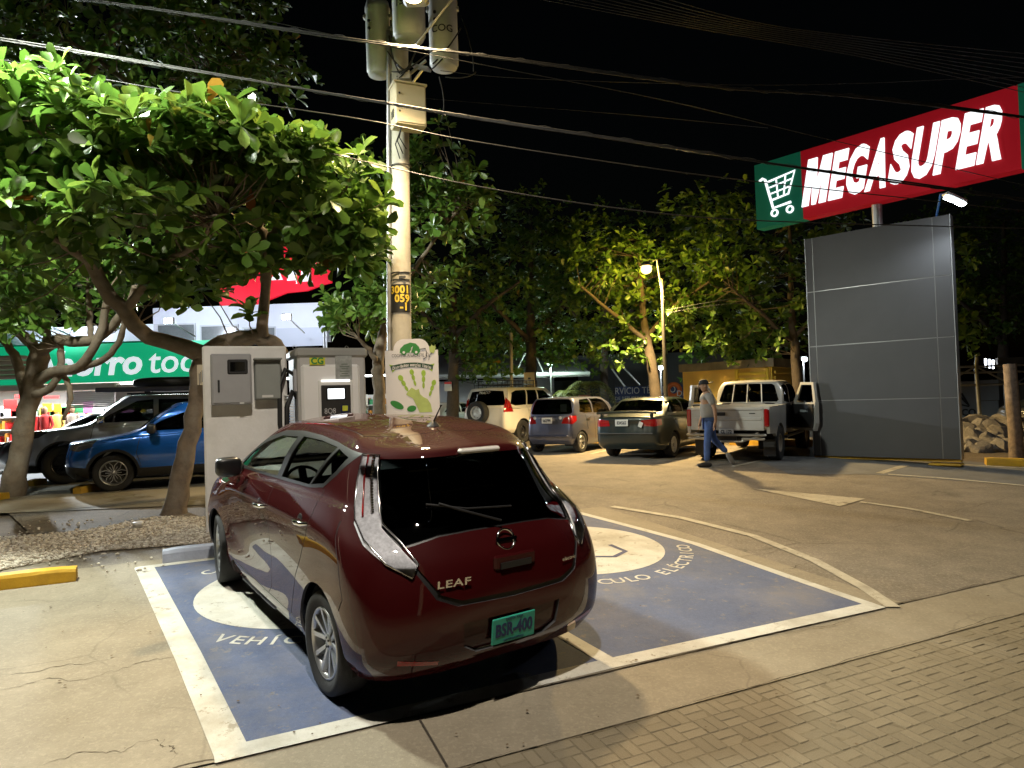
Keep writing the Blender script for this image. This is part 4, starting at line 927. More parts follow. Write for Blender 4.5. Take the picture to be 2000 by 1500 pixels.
# ------------------------------------------------------------------ almond trees: big obovate leaves in whorls
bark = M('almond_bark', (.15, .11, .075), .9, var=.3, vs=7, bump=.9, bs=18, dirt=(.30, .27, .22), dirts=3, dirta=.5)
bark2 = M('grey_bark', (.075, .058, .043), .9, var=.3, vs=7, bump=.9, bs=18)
def leafmat(name, c0, c1, c2, autumn=.985):
    m = bpy.data.materials.new(name); m.use_nodes = True; t = m.node_tree; b = t.nodes['Principled BSDF']; N = t.nodes.new; Lk = t.links.new
    gi = N('ShaderNodeNewGeometry'); oi = N('ShaderNodeObjectInfo'); ad = N('ShaderNodeMath'); ad.operation = 'ADD'; fr = N('ShaderNodeMath'); fr.operation = 'FRACT'
    Lk(gi.outputs['Random Per Island'], ad.inputs[0]); Lk(oi.outputs['Random'], ad.inputs[1]); Lk(ad.outputs[0], fr.inputs[0])
    r = N('ShaderNodeValToRGB'); r.color_ramp.interpolation = 'LINEAR'; e = r.color_ramp.elements; e[0].color = (*c0, 1); e[1].position = .5; e[1].color = (*c1, 1)
    x = e.new(.9); x.color = (*c2, 1); x = e.new(autumn); x.color = (*c2, 1); x = e.new(min(.999, autumn+.006)); x.color = (.30, .085, .015, 1)
    Lk(fr.outputs[0], r.inputs[0]); Lk(r.outputs[0], b.inputs['Base Color']); b.inputs['Roughness'].default_value = .38; b.inputs['Specular IOR Level'].default_value = .45
    tr = N('ShaderNodeBsdfTranslucent'); hs = N('ShaderNodeHueSaturation'); hs.inputs['Value'].default_value = 1.5; Lk(r.outputs[0], hs.inputs['Color']); Lk(hs.outputs[0], tr.inputs[0])
    mx = N('ShaderNodeMixShader'); mx.inputs[0].default_value = .28; out = t.nodes['Material Output']; Lk(b.outputs[0], mx.inputs[1]); Lk(tr.outputs[0], mx.inputs[2]); Lk(mx.outputs[0], out.inputs[0])
    MATS[name] = m; return m
LM = leafmat('almond_leaf', (.050, .105, .016), (.080, .165, .024), (.14, .215, .034), .996)
# one leaf, unit length along +x, obovate with a folded midrib and drooping tip
LEAF_V = np.array([(0, 0, 0), (.30, .10, .03), (.65, .235, .05), (.88, .20, .02), (1., 0, -.06), (.88, -.20, .02), (.65, -.235, .05), (.30, -.10, .03), (.30, 0, 0), (.65, 0, -.005), (.88, 0, -.03)])
LEAF_F = [(0, 8, 1), (1, 8, 9, 2), (2, 9, 10, 3), (3, 10, 4), (0, 7, 8), (7, 6, 9, 8), (6, 5, 10, 9), (5, 4, 10)]
def rosettes(blobs, seed, llen=.22, per=9):
    """whorls of leaves spread through ellipsoids: blobs are (px, py, depth, rx_px, ry_px, rdepth, count)"""
    rg = np.random.default_rng(seed); out = []
    for (px, py, Y, rx, ry, rd, n) in blobs:
        for _ in range(n):
            while True:
                d = rg.normal(size=3); d /= np.linalg.norm(d); rr = rg.uniform(.25, 1.)**.5
                if rr > .45 or rg.random() < .45: break
            q = d*rr*(1+.18*rg.normal()); Yc = Y+q[1]*rd; sc = Yc/Y
            c = np.array(at(px, py, Y))+np.array([q[0]*rx*Y/CF, q[1]*rd, q[2]*ry*Y/CF])
            ax = d*.55+np.array([0, 0, .75])+rg.normal(size=3)*.3; ax /= np.linalg.norm(ax)
            t = np.cross(ax, [.3, .9, .1]); t /= np.linalg.norm(t); b = np.cross(ax, t); k = rg.integers(per-3, per+2); a0 = rg.uniform(0, 6.28)
            for j in range(k):
                a = a0+2.39996*j; el_ = rg.uniform(.0, .75) if j < k-2 else rg.uniform(.8, 1.2)
                dr = (t*cos(a)+b*sin(a))*cos(el_)+ax*sin(el_); dr[2] -= rg.uniform(.0, .35); dr /= np.linalg.norm(dr)
                sd = np.cross(ax+rg.normal(size=3)*.25, dr); sd /= np.linalg.norm(sd); nn = np.cross(dr, sd); l = llen*rg.uniform(.45, 1.22); sd = sd*rg.uniform(.72, 1.15); nn = nn*rg.uniform(.2, 2.6)
                out.append((c, dr, sd, nn, l))
    return out
def leaf_mesh(name, L_, mat, off):
    n = len(L_); nv = len(LEAF_V); c = np.array([l[0] for l in L_]); R = np.stack([np.array([l[1] for l in L_]), np.array([l[2] for l in L_]), np.array([l[3] for l in L_])], 1); s = np.array([l[4] for l in L_])
    V = np.einsum('vk,nkd->nvd', LEAF_V, R)*s[:, None, None]+c[:, None, :]-np.array(off)
    idx = []; ls = []; lt = []
    base_f = [i for f in LEAF_F for i in f]; starts = np.cumsum([0]+[len(f) for f in LEAF_F])[:-1]; tot = len(base_f)
    I = (np.array(base_f)[None]+np.arange(n)[:, None]*nv).ravel(); S = (starts[None]+np.arange(n)[:, None]*tot).ravel()
    me = bpy.data.meshes.new(name); me.vertices.add(n*nv); me.vertices.foreach_set('co', V.ravel()); me.loops.add(len(I)); me.loops.foreach_set('vertex_index', I.astype(np.int32))
    me.polygons.add(len(S)); me.polygons.foreach_set('loop_start', S.astype(np.int32)); me.polygons.foreach_set('use_smooth', np.ones(len(S), bool)); me.update(calc_edges=True); me.validate(); me.materials.append(mat); return me
ONE = bpy.data.meshes.new('leaf'); ONE.from_pydata([tuple(v) for v in LEAF_V], [], LEAF_F); ONE.polygons.foreach_set('use_smooth', [True]*len(LEAF_F)); ONE.materials.append(LM)
def limb(mb, pts, n=16, sides=10, seed=0, wob=.012):
    """pts: (px, py, depth, radius)"""
    W_ = np.array([(*at(a, b, c), r) for a, b, c, r in pts]); C_ = crom(W_, n); rg = np.random.default_rng(abs(seed+len(pts)*7+int(pts[0][0])))
    C_[1:-1, :3] += rg.normal(size=(n-2, 3))*wob; C_[:, 3] *= 1+rg.normal(size=n)*.05
    mb.tube([c[:3] for c in C_], list(C_[:, 3]), sides)
def tree(label, base, limbs, blobs, seed, llen=.22, singles=0, trunkmat=bark, lm=LM, per=9, group='almond trees'):
    """limbs[0] is the trunk"""
    b = Vector(base); root = thing('almond_tree', label, 'tree', b, group=group)
    t = MB(); limb(t, limbs[0], 20, 14); t.build('trunk', trunkmat, root, loc=-b)
    for k, l in enumerate(limbs[1:]):
        m = MB(); limb(m, l, 14, 9, seed+k); m.build('branch', trunkmat, root, loc=-b)
    Ls = rosettes(blobs, seed, llen, per)
    tw = MB(); rt_ = random.Random(seed); ends = [Vector(q) for l in limbs for q in crom(np.array([tuple(at(*p[:3])) for p in l]), 14)[4:]]
    for i in range(0, len(Ls), per*3):
        c = Vector(Ls[i][0]); e = min(ends, key=lambda q: (q-c).length+rt_.uniform(0, .35)); m_ = c.lerp(e, .5)+Vector((rt_.uniform(-.1, .1), rt_.uniform(-.1, .1), rt_.uniform(-.15, .05)))
        if (e-c).length < 1.5: tw.tube([c-b, m_-b, e-b], [.005, .009, .013], 5, caps=False)
    if tw.v: tw.build('twigs', trunkmat, root, fix=False)['kind'] = 'stuff'
    if singles:
        d = sorted(range(len(Ls)), key=lambda i: -Ls[i][4]/Ls[i][0][1]); pick = set(d[:singles*6][::6])
        for i in pick:
            c, dr, sd, nn, l = Ls[i]; q = c-np.array(b)
            omesh('leaf', ONE, root, Matrix(((dr[0]*l, sd[0]*l, nn[0]*l, q[0]), (dr[1]*l, sd[1]*l, nn[1]*l, q[1]), (dr[2]*l, sd[2]*l, nn[2]*l, q[2]), (0, 0, 0, 1))))
        Ls = [l for i, l in enumerate(Ls) if i not in pick]
    o = omesh('crown', leaf_mesh('crown', Ls, lm, b), root); o['kind'] = 'stuff'
    return root
# near leaning tree: crown over the pedestal, bright top under the cool lamp
tree('leaning almond tree with a long crooked limb beside the meter pedestal', gp(345, 1006), 
  [[(338, 1012, 9.85, .185), (350, 950, 9.85, .145), (372, 850, 9.8, .125), (388, 760, 9.75, .118), (402, 690, 9.7, .125), (450, 668, 9.7, .12)],
   [(402, 695, 9.7, .13), (340, 672, 9.6, .11), (285, 655, 9.5, .105), (245, 605, 9.3, .10), (205, 570, 9.2, .095), (170, 500, 9.0, .085), (155, 420, 8.8, .07), (140, 340, 8.6, .05), (150, 250, 8.3, .03)],
   [(430, 672, 9.7, .12), (490, 660, 9.7, .115), (535, 672, 9.8, .10), (560, 700, 9.9, .07)],
   [(512, 655, 9.7, .085), (520, 560, 9.5, .07), (522, 470, 9.3, .06), (508, 438, 9.2, .05), (540, 380, 8.9, .03)],
   [(522, 465, 9.3, .05), (570, 425, 9.1, .035), (640, 410, 8.9, .02)], [(250, 600, 9.3, .06), (320, 520, 9.0, .045), (380, 480, 8.6, .03), (430, 420, 8.2, .02)], [(185, 520, 9.0, .05), (110, 470, 8.6, .04), (40, 420, 8.2, .025)]],
  [(110, 290, 8.0, 170, 100, 1.0, 105), (330, 300, 7.9, 190, 85, 1.0, 125), (540, 320, 8.2, 120, 75, .9, 66), (640, 390, 8.6, 110, 95, .9, 58), (200, 430, 8.8, 260, 90, 1.1, 70), (470, 450, 9.0, 200, 80, 1.0, 62), (330, 540, 9.4, 100, 50, .9, 36), (640, 470, 9.2, 80, 55, .8, 34), (90, 200, 7.8, 110, 55, .7, 55), (420, 255, 7.7, 120, 45, .6, 60), (480, 500, 9.1, 70, 30, .5, 22), (60, 400, 7.6, 110, 60, .6, 34), (260, 400, 7.5, 130, 50, .6, 34), (600, 300, 7.9, 70, 45, .6, 24), (40, 560, 9.5, 90, 60, .6, 22), (700, 470, 9.2, 60, 60, .5, 26), (505, 600, 9.4, 25, 20, .3, 3)], 21, .285, singles=260)
# forked tree by the walkway
tree('forked almond tree with tangled low branches by the walkway', gp(30, 970),
  [[(22, 975, 12.4, .21), (35, 900, 12.4, .17), (52, 810, 12.3, .16), (70, 730, 12.2, .165), (80, 680, 12.1, .15)],
   [(78, 690, 12.1, .12), (110, 665, 12.0, .10), (170, 668, 11.8, .09), (215, 640, 11.6, .075), (245, 600, 11.4, .06), (262, 560, 11.2, .04)],
   [(72, 745, 12.2, .11), (110, 722, 12.0, .09), (160, 716, 11.7, .085), (195, 660, 11.5, .07), (205, 610, 11.4, .06), (215, 560, 11.2, .04)],
   [(150, 718, 11.8, .07), (200, 705, 11.6, .055), (235, 660, 11.4, .05), (250, 600, 11.2, .04)],
   [(68, 770, 12.2, .08), (100, 760, 12.1, .065), (118, 720, 12.0, .06), (118, 670, 12., .05)], [(120, 730, 12., .05), (138, 765, 12, .045), (125, 820, 11.9, .03)],
   [(75, 690, 12.1, .10), (40, 650, 12.2, .085), (5, 630, 12.3, .07), (-40, 590, 12.3, .05)], [(55, 800, 12.3, .10), (30, 700, 12.5, .08), (-10, 650, 12.6, .06)], [(92, 670, 12.1, .06), (92, 600, 12., .05), (96, 540, 11.8, .03)], [(176, 668, 11.8, .05), (174, 600, 11.7, .045), (170, 540, 11.6, .03)]],
  [(120, 560, 12.0, 190, 80, 1.3, 120), (40, 600, 11.6, 80, 60, .8, 40), (-40, 480, 12.0, 160, 120, 1.3, 120), (230, 520, 12.2, 130, 70, 1.0, 80), (40, 630, 11.3, 45, 25, .4, 9)], 22, .26, singles=60)
# tall dim tree above
tree('tall dim almond tree rising behind the two front trees', (-12.2, 14.0, G(-12.2, 14.0)),
  [[(-176, 930, 14.0, .2), (-150, 700, 14.0, .17), (-60, 420, 13.8, .14), (120, 220, 13.6, .10), (240, 30, 13.4, .06)], [(330, 240, 13.9, .06), (420, 130, 13.4, .045), (520, 110, 13., .03)], [(300, 200, 13.8, .06), (180, 110, 13.4, .045), (90, 60, 13., .03)]],
  [(180, 60, 13.0, 200, 90, 1.8, 210), (420, 90, 13.0, 150, 100, 1.6, 150), (300, -40, 13., 300, 80, 1.8, 150), (540, 130, 13.0, 75, 50, 1., 45), (60, 160, 13., 110, 70, 1.3, 80), (400, 190, 13.2, 120, 40, 1., 50)], 23, .25)
# behind the utility pole
tree('almond tree with pale forked trunk behind the charging cabinet', (-2.6, 13.6, G(-2.6, 13.6)),
  [[(744, 900, 13.6, .14), (742, 800, 13.6, .12), (740, 740, 13.6, .12), (738, 700, 13.6, .11), (760, 600, 13.5, .08), (790, 480, 13.3, .05)], [(740, 720, 13.6, .07), (725, 690, 13.4, .05), (700, 660, 13.2, .03)], [(765, 590, 13.5, .05), (840, 480, 13.2, .035), (900, 400, 13., .02)]],
  [(840, 330, 13.0, 80, 80, 1.0, 60), (880, 420, 13.0, 95, 60, 1.0, 60), (780, 400, 13.2, 120, 110, 1.1, 90), (690, 400, 13.2, 90, 80, 1.1, 50), (720, 600, 13.6, 70, 60, 1.0, 60), (800, 560, 13.4, 100, 60, 1., 60), (930, 370, 12.9, 50, 40, .6, 22), (655, 610, 13.8, 45, 35, .8, 26)], 24, .25)
# row of trees over the parked cars
def back(label, px, depth, top, blobs, seed, lean=0, r=.17, low=800, llen=.25, lm=LM):
    b = at(px, low, depth); b.z = G(b.x, b.y); bpy_ = 750
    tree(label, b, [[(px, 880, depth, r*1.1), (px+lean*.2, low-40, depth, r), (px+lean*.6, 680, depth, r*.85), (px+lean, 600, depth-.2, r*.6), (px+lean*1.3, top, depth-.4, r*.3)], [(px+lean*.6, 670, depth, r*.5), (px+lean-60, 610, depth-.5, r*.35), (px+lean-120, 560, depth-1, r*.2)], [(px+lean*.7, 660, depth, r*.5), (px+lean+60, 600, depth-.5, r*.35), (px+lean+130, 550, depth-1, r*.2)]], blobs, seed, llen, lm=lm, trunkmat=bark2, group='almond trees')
back('almond tree with a white notice on its trunk left of the off-road wagon', 885, 23., 520, [(870, 560, 22.5, 130, 70, 1.8, 160), (820, 650, 23, 100, 40, 1.5, 80), (930, 660, 23, 80, 55, 1.5, 90), (760, 600, 23., 60, 60, 1.2, 60), (940, 720, 23, 60, 35, 1., 40)], 31, r=.19)
back('sturdy almond tree with a cream notice on its trunk above the off-road wagon', 1037, 24., 470, [(1050, 520, 23., 170, 80, 2.2, 240), (1000, 430, 23, 110, 55, 1.8, 110), (1130, 470, 22.5, 110, 60, 1.6, 120), (1050, 660, 24.3, 100, 60, 1.5, 110), (1150, 560, 22, 100, 45, 1.5, 100), (1120, 680, 24.5, 90, 50, 1.2, 80)], 32, r=.21)
back('leaning almond tree beside the yellow street lamp', 1285, 20.5, 470, [(1220, 560, 20.6, 75, 45, 1.0, 70), (1190, 500, 20, 90, 60, 1.5, 110), (1280, 640, 21, 100, 55, 1.6, 80), (1340, 560, 20.8, 90, 70, 1.4, 120), (1200, 660, 21.5, 90, 60, 1.4, 90), (1330, 610, 19.3, 40, 25, .6, 18)], 33, lean=-30, r=.16)
back('shadowy almond tree spreading behind the dark pylon', 1560, 19.5, 440, [(1430, 480, 20, 150, 90, 2., 220), (1500, 580, 19.8, 90, 90, 1.6, 150), (1400, 620, 20.5, 110, 70, 1.6, 130), (1600, 440, 19.5, 100, 50, 1.3, 80), (1380, 420, 20.5, 110, 50, 1.5, 100), (1470, 660, 20.8, 110, 50, 1.4, 100), (1890, 600, 17.5, 24, 90, .7, 40), (1880, 500, 17.5, 20, 40, .5, 12)], 34, lean=-14, r=.14)
back('dark tree far right beyond the wooden post', 1960, 26., 430, [(1950, 470, 26, 120, 90, 2.5, 200), (1960, 600, 26, 110, 80, 2.5, 190), (2060, 520, 26, 110, 130, 2.5, 160), (1850, 440, 27, 90, 50, 2, 90)], 35, r=.2)
back('almond tree filling the gap above the canopy roof', 1180, 29., 520, [(1180, 600, 28.5, 190, 80, 2.5, 240), (1000, 600, 28.5, 150, 90, 2.5, 200), (1350, 560, 29, 150, 110, 2.5, 220), (1250, 460, 28.5, 160, 60, 2.2, 160), (880, 640, 28, 120, 80, 2, 130), (1420, 690, 27, 120, 45, 1.5, 100)], 36, r=.18)
# ------------------------------------------------------------------ parked vehicles behind
TH = radians(57); HV = Vector((cos(TH), sin(TH), 0)); LV = Vector((-sin(TH), cos(TH), 0))
def build_car(root, net, paint, nu, nv, wins, wb, track, r, w, rim, kind, rimmat, arch, rearglass=None, lamps=(), seam=(), front=None, hatch=None, glassmat='glass', W=.85, zb=.25, heads=None, cladding_or_door_shade=None, rubber=True, cabin=None):
    bm = body_bmesh(net, nu, nv); lay = bm.faces.layers.int.new('reg'); S = (0, 1, 0)
    for x in (0, wb): cut(bm, lay, 99, side(circ(x, r, arch)), S, cond=lambda c: c.y > W*.55)
    for k, p in enumerate(wins): cut(bm, lay, 2+k, side(p), S)
    if front: cut(bm, lay, 30, [(9, y, z) for y, z in front], (1, 0, 0), face=.2)
    if rearglass: cut(bm, lay, 31, rear(rearglass), (-1, 0, 0), face=.1)
    for k, (pts, d, m) in enumerate(lamps): cut(bm, lay, 40+k, pts, d)
    if heads: cut(bm, lay, 60, heads, (.75, .66, 0))
    if hatch: cut(bm, lay, 32, rear(hatch), (-1, 0, 0), face=.1)
    if cladding_or_door_shade:
        for i, p in enumerate(cladding_or_door_shade): cut(bm, lay, 80+i, side(p), S)
    for P in seam:
        a = []; b2 = []
        for i, p in enumerate(P):
            q0, q1 = P[max(i-1, 0)], P[min(i+1, len(P)-1)]; dx, dz = q1[0]-q0[0], q1[1]-q0[1]; l = sqrt(dx*dx+dz*dz); a.append((p[0]-dz/l*.006, p[1]+dx/l*.006)); b2.append((p[0]+dz/l*.006, p[1]-dx/l*.006))
        cut(bm, lay, 70, side(a+b2[::-1]), S)
    omesh('body', part_mesh(bm, lay, (0,), 'body', paint, thick=.02, inner=PAL['cloth']), root)
    if seam: omesh('door_gap', part_mesh(bm, lay, (70,), 'door_gap', PAL['trim'], push=-.004), root)['kind'] = 'stuff'
    for s in 'LR':
        for k in range(len(wins)): omesh('window', part_mesh(bm, lay, (2+k,), 'window', PAL[glassmat], s, push=-.006), root)
        for k, (pts, d, m) in enumerate(lamps): omesh('tail_lamp', part_mesh(bm, lay, (40+k,), 'tail_lamp', m, s, push=.006, thick=.03), root)
        if heads: omesh('headlamp', part_mesh(bm, lay, (60,), 'headlamp', PAL['headlens'], s, push=.004, thick=.03), root)
    if front: omesh('windscreen', part_mesh(bm, lay, (30,), 'windscreen', PAL[glassmat], push=-.004), root)
    if rearglass: omesh('rear_glass', part_mesh(bm, lay, (31,), 'rear_glass', PAL[glassmat], push=-.003), root)
    if hatch: omesh('hatch', part_mesh(bm, lay, (32,), 'hatch', paint, push=.005, thick=.02), root)
    if cladding_or_door_shade:
        for s in 'LR':
            for i in range(len(cladding_or_door_shade)): omesh('cladding_or_door_shade', part_mesh(bm, lay, (80+i,), 'cladding_or_door_shade', PAL['trim'], s, push=.008, thick=.02), root)
    bm.free()
    xs = [p[0] for p in net[2]]; MB().box(((max(xs)+min(xs))/2, 0, zb+.08), (max(xs)-min(xs)-.5, W*1.6, .12)).build('underbody', PAL['well'], root)
    c = cabin or (wb*.42, .9)
    m = MB(); m.box((c[0], 0, c[1]-.35), (wb*.75, W*1.5, .1)); m.build('cabin_floor', PAL['cloth'], root)
    for x in (c[0]+.35, c[0]-.55):
        for y in (-.36, .36):
            st = MB(); st.box((x, y, c[1]), (.14, .46, .6), bev=.04); st.box((x+.22, y, c[1]-.22), (.45, .46, .16), bev=.04); so = st.build('seat', PAL['cloth'], root); MB().box((x-.03, y, c[1]+.38), (.09, .22, .14), bev=.03).build('headrest', PAL['cloth'], so)
    arch_liner(root, wb, r, W*.98, PAL['well'], arch+.004)
    add_wheels(root, wb, track, r, w, rim, kind, PAL['tyre'], rimmat, PAL['disc'])
def plate(root, x, y, z, s, m=None, w=.31, h=.15):
    p = MB().box((x, y, z), (.012, w, h), bev=.004).build('number_plate', m or PAL['plate'], root)
    text('plate_figures', s, PAL['ink'], (x-.008, y, z-.005), (0, -1, 0), (0, 0, 1), .10, p, xs=.75, offset=.003, extrude=.001)
def handles(root, pts, W, m=None):
    for s in (1, -1):
        for x, z in pts: MB().box((x, s*(W+.012), z), (.19, .03, .035), bev=.012).build('door_handle', m or PAL['trim'], root)
def mirrors(root, x, y, z, m, sc=1.):
    for s in (1, -1):
        o = MB().add([(x+.07*a*sc, s*(y+.12*b*sc), z+.085*c*sc) for a, b, c in SUPER[0]], SUPER[1], True).build('mirror', m, root); MB().tube([(x+.06, s*(y-.2), z-.06), (x, s*(y-.05), z-.04)], .022, 6).build('mirror_stalk', PAL['trim'], o)
def car_root(name, label, loc, th=TH, cat='car', group=None):
    return thing(name, label, cat, (loc[0], loc[1], G(loc[0], loc[1])), th, group, slope=True)
def pl_(pts): return [(x, y, z) for x, y, z in pts]

# --- blue grey small hatchback
rt = car_root('small_hatchback', 'small blue grey hatchback with dented bumper parked beside the white off-roader', (1.18, 18.39))
pt = M('slate_blue_paint', (.115, .125, .19), .35, .5, coat=.7, dirt=(.14, .12, .10), dirta=.35)
net = genet(2.34+.66, -.52, .745, .20, .93, 1.47, 2.35, 1.0, 1.70, -.30, -.46, .98, .80, .96, wr=.78, rise=.06, nose=.14, tailr=.07)
build_car(rt, net, pt, 54, 44, [[(.28,1.03),(-.02,1.06),(.02,1.30),(.12,1.38),(.62,1.40),(.70,1.03)], [(.78,1.02),(1.85,1.00),(1.70,1.18),(1.45,1.36),(1.2,1.40),(.70,1.40)]], 2.34, 1.44, .275, .165, .175, 'five', PAL['alloy'], .315,
  rearglass=[(-.01,1.02),(.58,1.02),(.62,1.06),(.54,1.36),(.48,1.40),(-.01,1.41)], front=[(-.01,1.03),(.58,1.03),(.5,1.38),(-.01,1.41)],
  lamps=[([(-.6,.44,.78),(-.6,.50,.92),(-.55,.66,.97),(-.35,.74,.97),(-.35,.75,.84),(-.5,.70,.76)], (-.9, .44, 0), PAL['redlens'])], seam=[[(.74,1.0),(.72,.6),(.74,.32)], [(.26,1.0),(.28,.7),(.34,.6)]], W=.745, glassmat='tint', cabin=(.9, .86))
plate(rt, -.535, 0.02, .86, '662799'); handles(rt, [(1.0, .88), (.38, .92)], .742, pt); mirrors(rt, 1.75, .86, 1.04, PAL['trim'])
for y, x in ((.38, -.52), (-.38, -.52)): MB().lathe([(0, .012), (.04, .01), (.045, 0)], 14, 'X', (x-.02, y, .93)).build('round_sticker', PAL['plate'], rt)
MB().box((-.545, 0, .46), (.04, 1.2, .05), bev=.02).build('bumper_crease', pt, rt)
bx('rear_seat_paper', (-.2, -.3, 1.17), (.02, .18, .2), PAL['plate'], rt)

# --- dark green saloon with a boot spoiler
rt = car_root('saloon_car', 'dark green saloon with boot spoiler and dusty rear window', (3.0, 16.3))
pt = M('dark_green_paint', (.016, .026, .026), .35, .4, coat=.8, dirt=(.10, .085, .06), dirta=.35)
net = genet(2.42+.80, -.96, .835, .20, .94, 1.40, 2.18, .99, 1.42, .10, -.42, 1.01, .74, .97, wr=.74, nose=.16, tailr=.10)
build_car(rt, net, pt, 58, 44, [[(-.18,1.06),(.08,1.28),(.30,1.32),(.72,1.33),(.74,1.03),(.0,1.03)], [(.82,1.03),(1.75,1.02),(1.45,1.25),(1.25,1.33),(.80,1.335)]], 2.42, 1.62, .295, .185, .19, 'six', PAL['alloy'], .335,
  rearglass=[(-.01,1.05),(.58,1.05),(.62,1.08),(.52,1.31),(-.01,1.335)], front=[(-.01,1.02),(.62,1.02),(.52,1.31),(-.01,1.34)],
  lamps=[([(-.97,.40,.76),(-.97,.42,.89),(-.92,.62,.91),(-.75,.80,.91),(-.72,.80,.78),(-.9,.70,.75)], (-.9, .44, 0), PAL['redlens'])], seam=[[(.78,1.0),(.76,.6),(.78,.3)], [(-.1,1.0),(.0,.85),(.30,.6)], [(1.8,1.0),(1.86,.6),(1.86,.35)]], W=.835, glassmat='tint', cabin=(1.0, .82))
plate(rt, -.985, .05, .84, '834565'); handles(rt, [(.98, .87), (.12, .88)], .832, pt); mirrors(rt, 1.62, .95, 1.03, pt)
sp = MB(); sp.tube([(-.84, y, 1.075-.02*(abs(y)/.7)**2) for y in np.linspace(-.72, .72, 11)], .03, 8); sp.box((-.82, .6, 1.02), (.08, .05, .1)); sp.box((-.82, -.6, 1.02), (.08, .05, .1)); sp.build('boot_spoiler', pt, rt)
MB().box((-.975, 0, .60), (.03, 1.35, .028), bev=.012).build('bumper_strip', M('bumper_strip_grey', (.10, .10, .10), .5), rt)
MB().box((-.985, -.40, .80), (.012, .09, .12), R=Matrix.Rotation(.4, 3, 'X')).build('torn_sticker', PAL['plate'], rt)

# --- white off-roader with a spare wheel and a roof rack
rt = car_root('off_road_car', 'white off-road wagon with spare wheel on the tailgate and black roof rack', (-.43, 22.98))
pt = M('cream_white_paint', (.70, .68, .65), .35, coat=.6, dirt=(.35, .30, .22), dirta=.25)
net = genet(2.79+.80, -.98, .93, .36, 1.16, 1.86, 2.62, 1.25, 1.95, -.72, -.90, 1.24, 1.10, 1.20, wr=.80, nose=.18, tailr=.07, mid=.72)
build_car(rt, net, pt, 54, 44, [[(-.62,1.30),(-.50,1.66),(-.2,1.73),(.36,1.74),(.30,1.26),(-.35,1.24)], [(.38,1.26),(.44,1.74),(1.02,1.74),(1.04,1.25)], [(1.12,1.25),(1.10,1.74),(1.55,1.72),(2.05,1.42),(2.2,1.25)]], 2.79, 1.82, .385, .26, .215, 'steel', PAL['darkalloy'], .44,
  rearglass=[(-.01,1.27),(.70,1.27),(.74,1.33),(.62,1.72),(-.01,1.76)], front=[(-.01,1.29),(.7,1.29),(.6,1.74),(-.01,1.78)],
  lamps=[([(-.9,.74,1.05),(-.9,.78,1.36),(-.85,.80,1.52),(-.7,.86,1.38),(-.62,.93,1.05)], (-.85, .53, 0), PAL['redlens'])], seam=[[(.34,1.24),(.34,.7),(.42,.6)], [(1.08,1.24),(1.06,.6)], [(2.15,1.22),(2.2,.6)]], W=.93, cabin=(1.1, 1.15))
handles(rt, [(1.2, 1.08), (.45, 1.08)], .925, pt); mirrors(rt, 2.05, 1.06, 1.3, pt, 1.2)
wm = wheel_meshes(.37, .25, .215, 'steel', PAL['tyre'], PAL['steel'], PAL['well'])
swl = omesh('spare_wheel', wm[0], rt); swl.location = (-1.12, .10, 1.05); swl.rotation_euler = (0, 0, pi/2); omesh('rim', wm[1], swl); omesh('wheel_nuts', wm[2], swl)
text('window_script', 'PRADO', PAL['plate'], (-.80, .05, 1.68), (0, -1, 0), (.35, 0, 1), .13, rt, shear=.4, extrude=.001)
rk = MB()
for z in (1.93, 2.06): rk.tube([(-.5, .66, z), (1.35, .66, z), (1.35, -.66, z), (-.5, -.66, z), (-.5, .66, z)], .014, 6)
for x in np.linspace(-.5, 1.35, 9):
    for y in (.66, -.66): rk.tube([(x, y, 1.84), (x, y, 2.06)], .011, 5)
for y in np.linspace(-.5, .5, 6): rk.tube([(-.5, y, 1.93), (1.35, y, 1.93)], .011, 5)
for y in np.linspace(-.66, .66, 8): rk.tube([(-.5, y, 1.93), (-.5, y, 2.06)], .011, 5)
rk.build('roof_rack', PAL['trim'], rt)

# --- the white car tucked beyond it
rt = car_root('white_saloon', 'white saloon half hidden beyond the off-road wagon', (-3.0, 25.6))
pt = M('plain_white_paint', (.60, .57, .52), .35, coat=.6)
net = genet(2.5+.85, -.95, .86, .20, .95, 1.43, 2.2, 1.0, 1.45, .0, -.50, 1.03, .76, 1.0, wr=.74)
build_car(rt, net, pt, 46, 36, [[(-.2,1.06),(.1,1.30),(.72,1.35),(.74,1.04)], [(.82,1.04),(1.75,1.03),(1.25,1.35),(.80,1.355)]], 2.5, 1.64, .30, .19, .2, 'five', PAL['alloy'], .34,
  rearglass=[(-.01,1.07),(.58,1.07),(.52,1.33),(-.01,1.35)], front=[(-.01,1.03),(.62,1.03),(.52,1.33),(-.01,1.36)], lamps=[([(-.97,.42,.82),(-.97,.44,.96),(-.75,.83,.98),(-.72,.83,.86)], (-.9, .44, 0), PAL['redlens'])], W=.86, cabin=(1.0, .85))

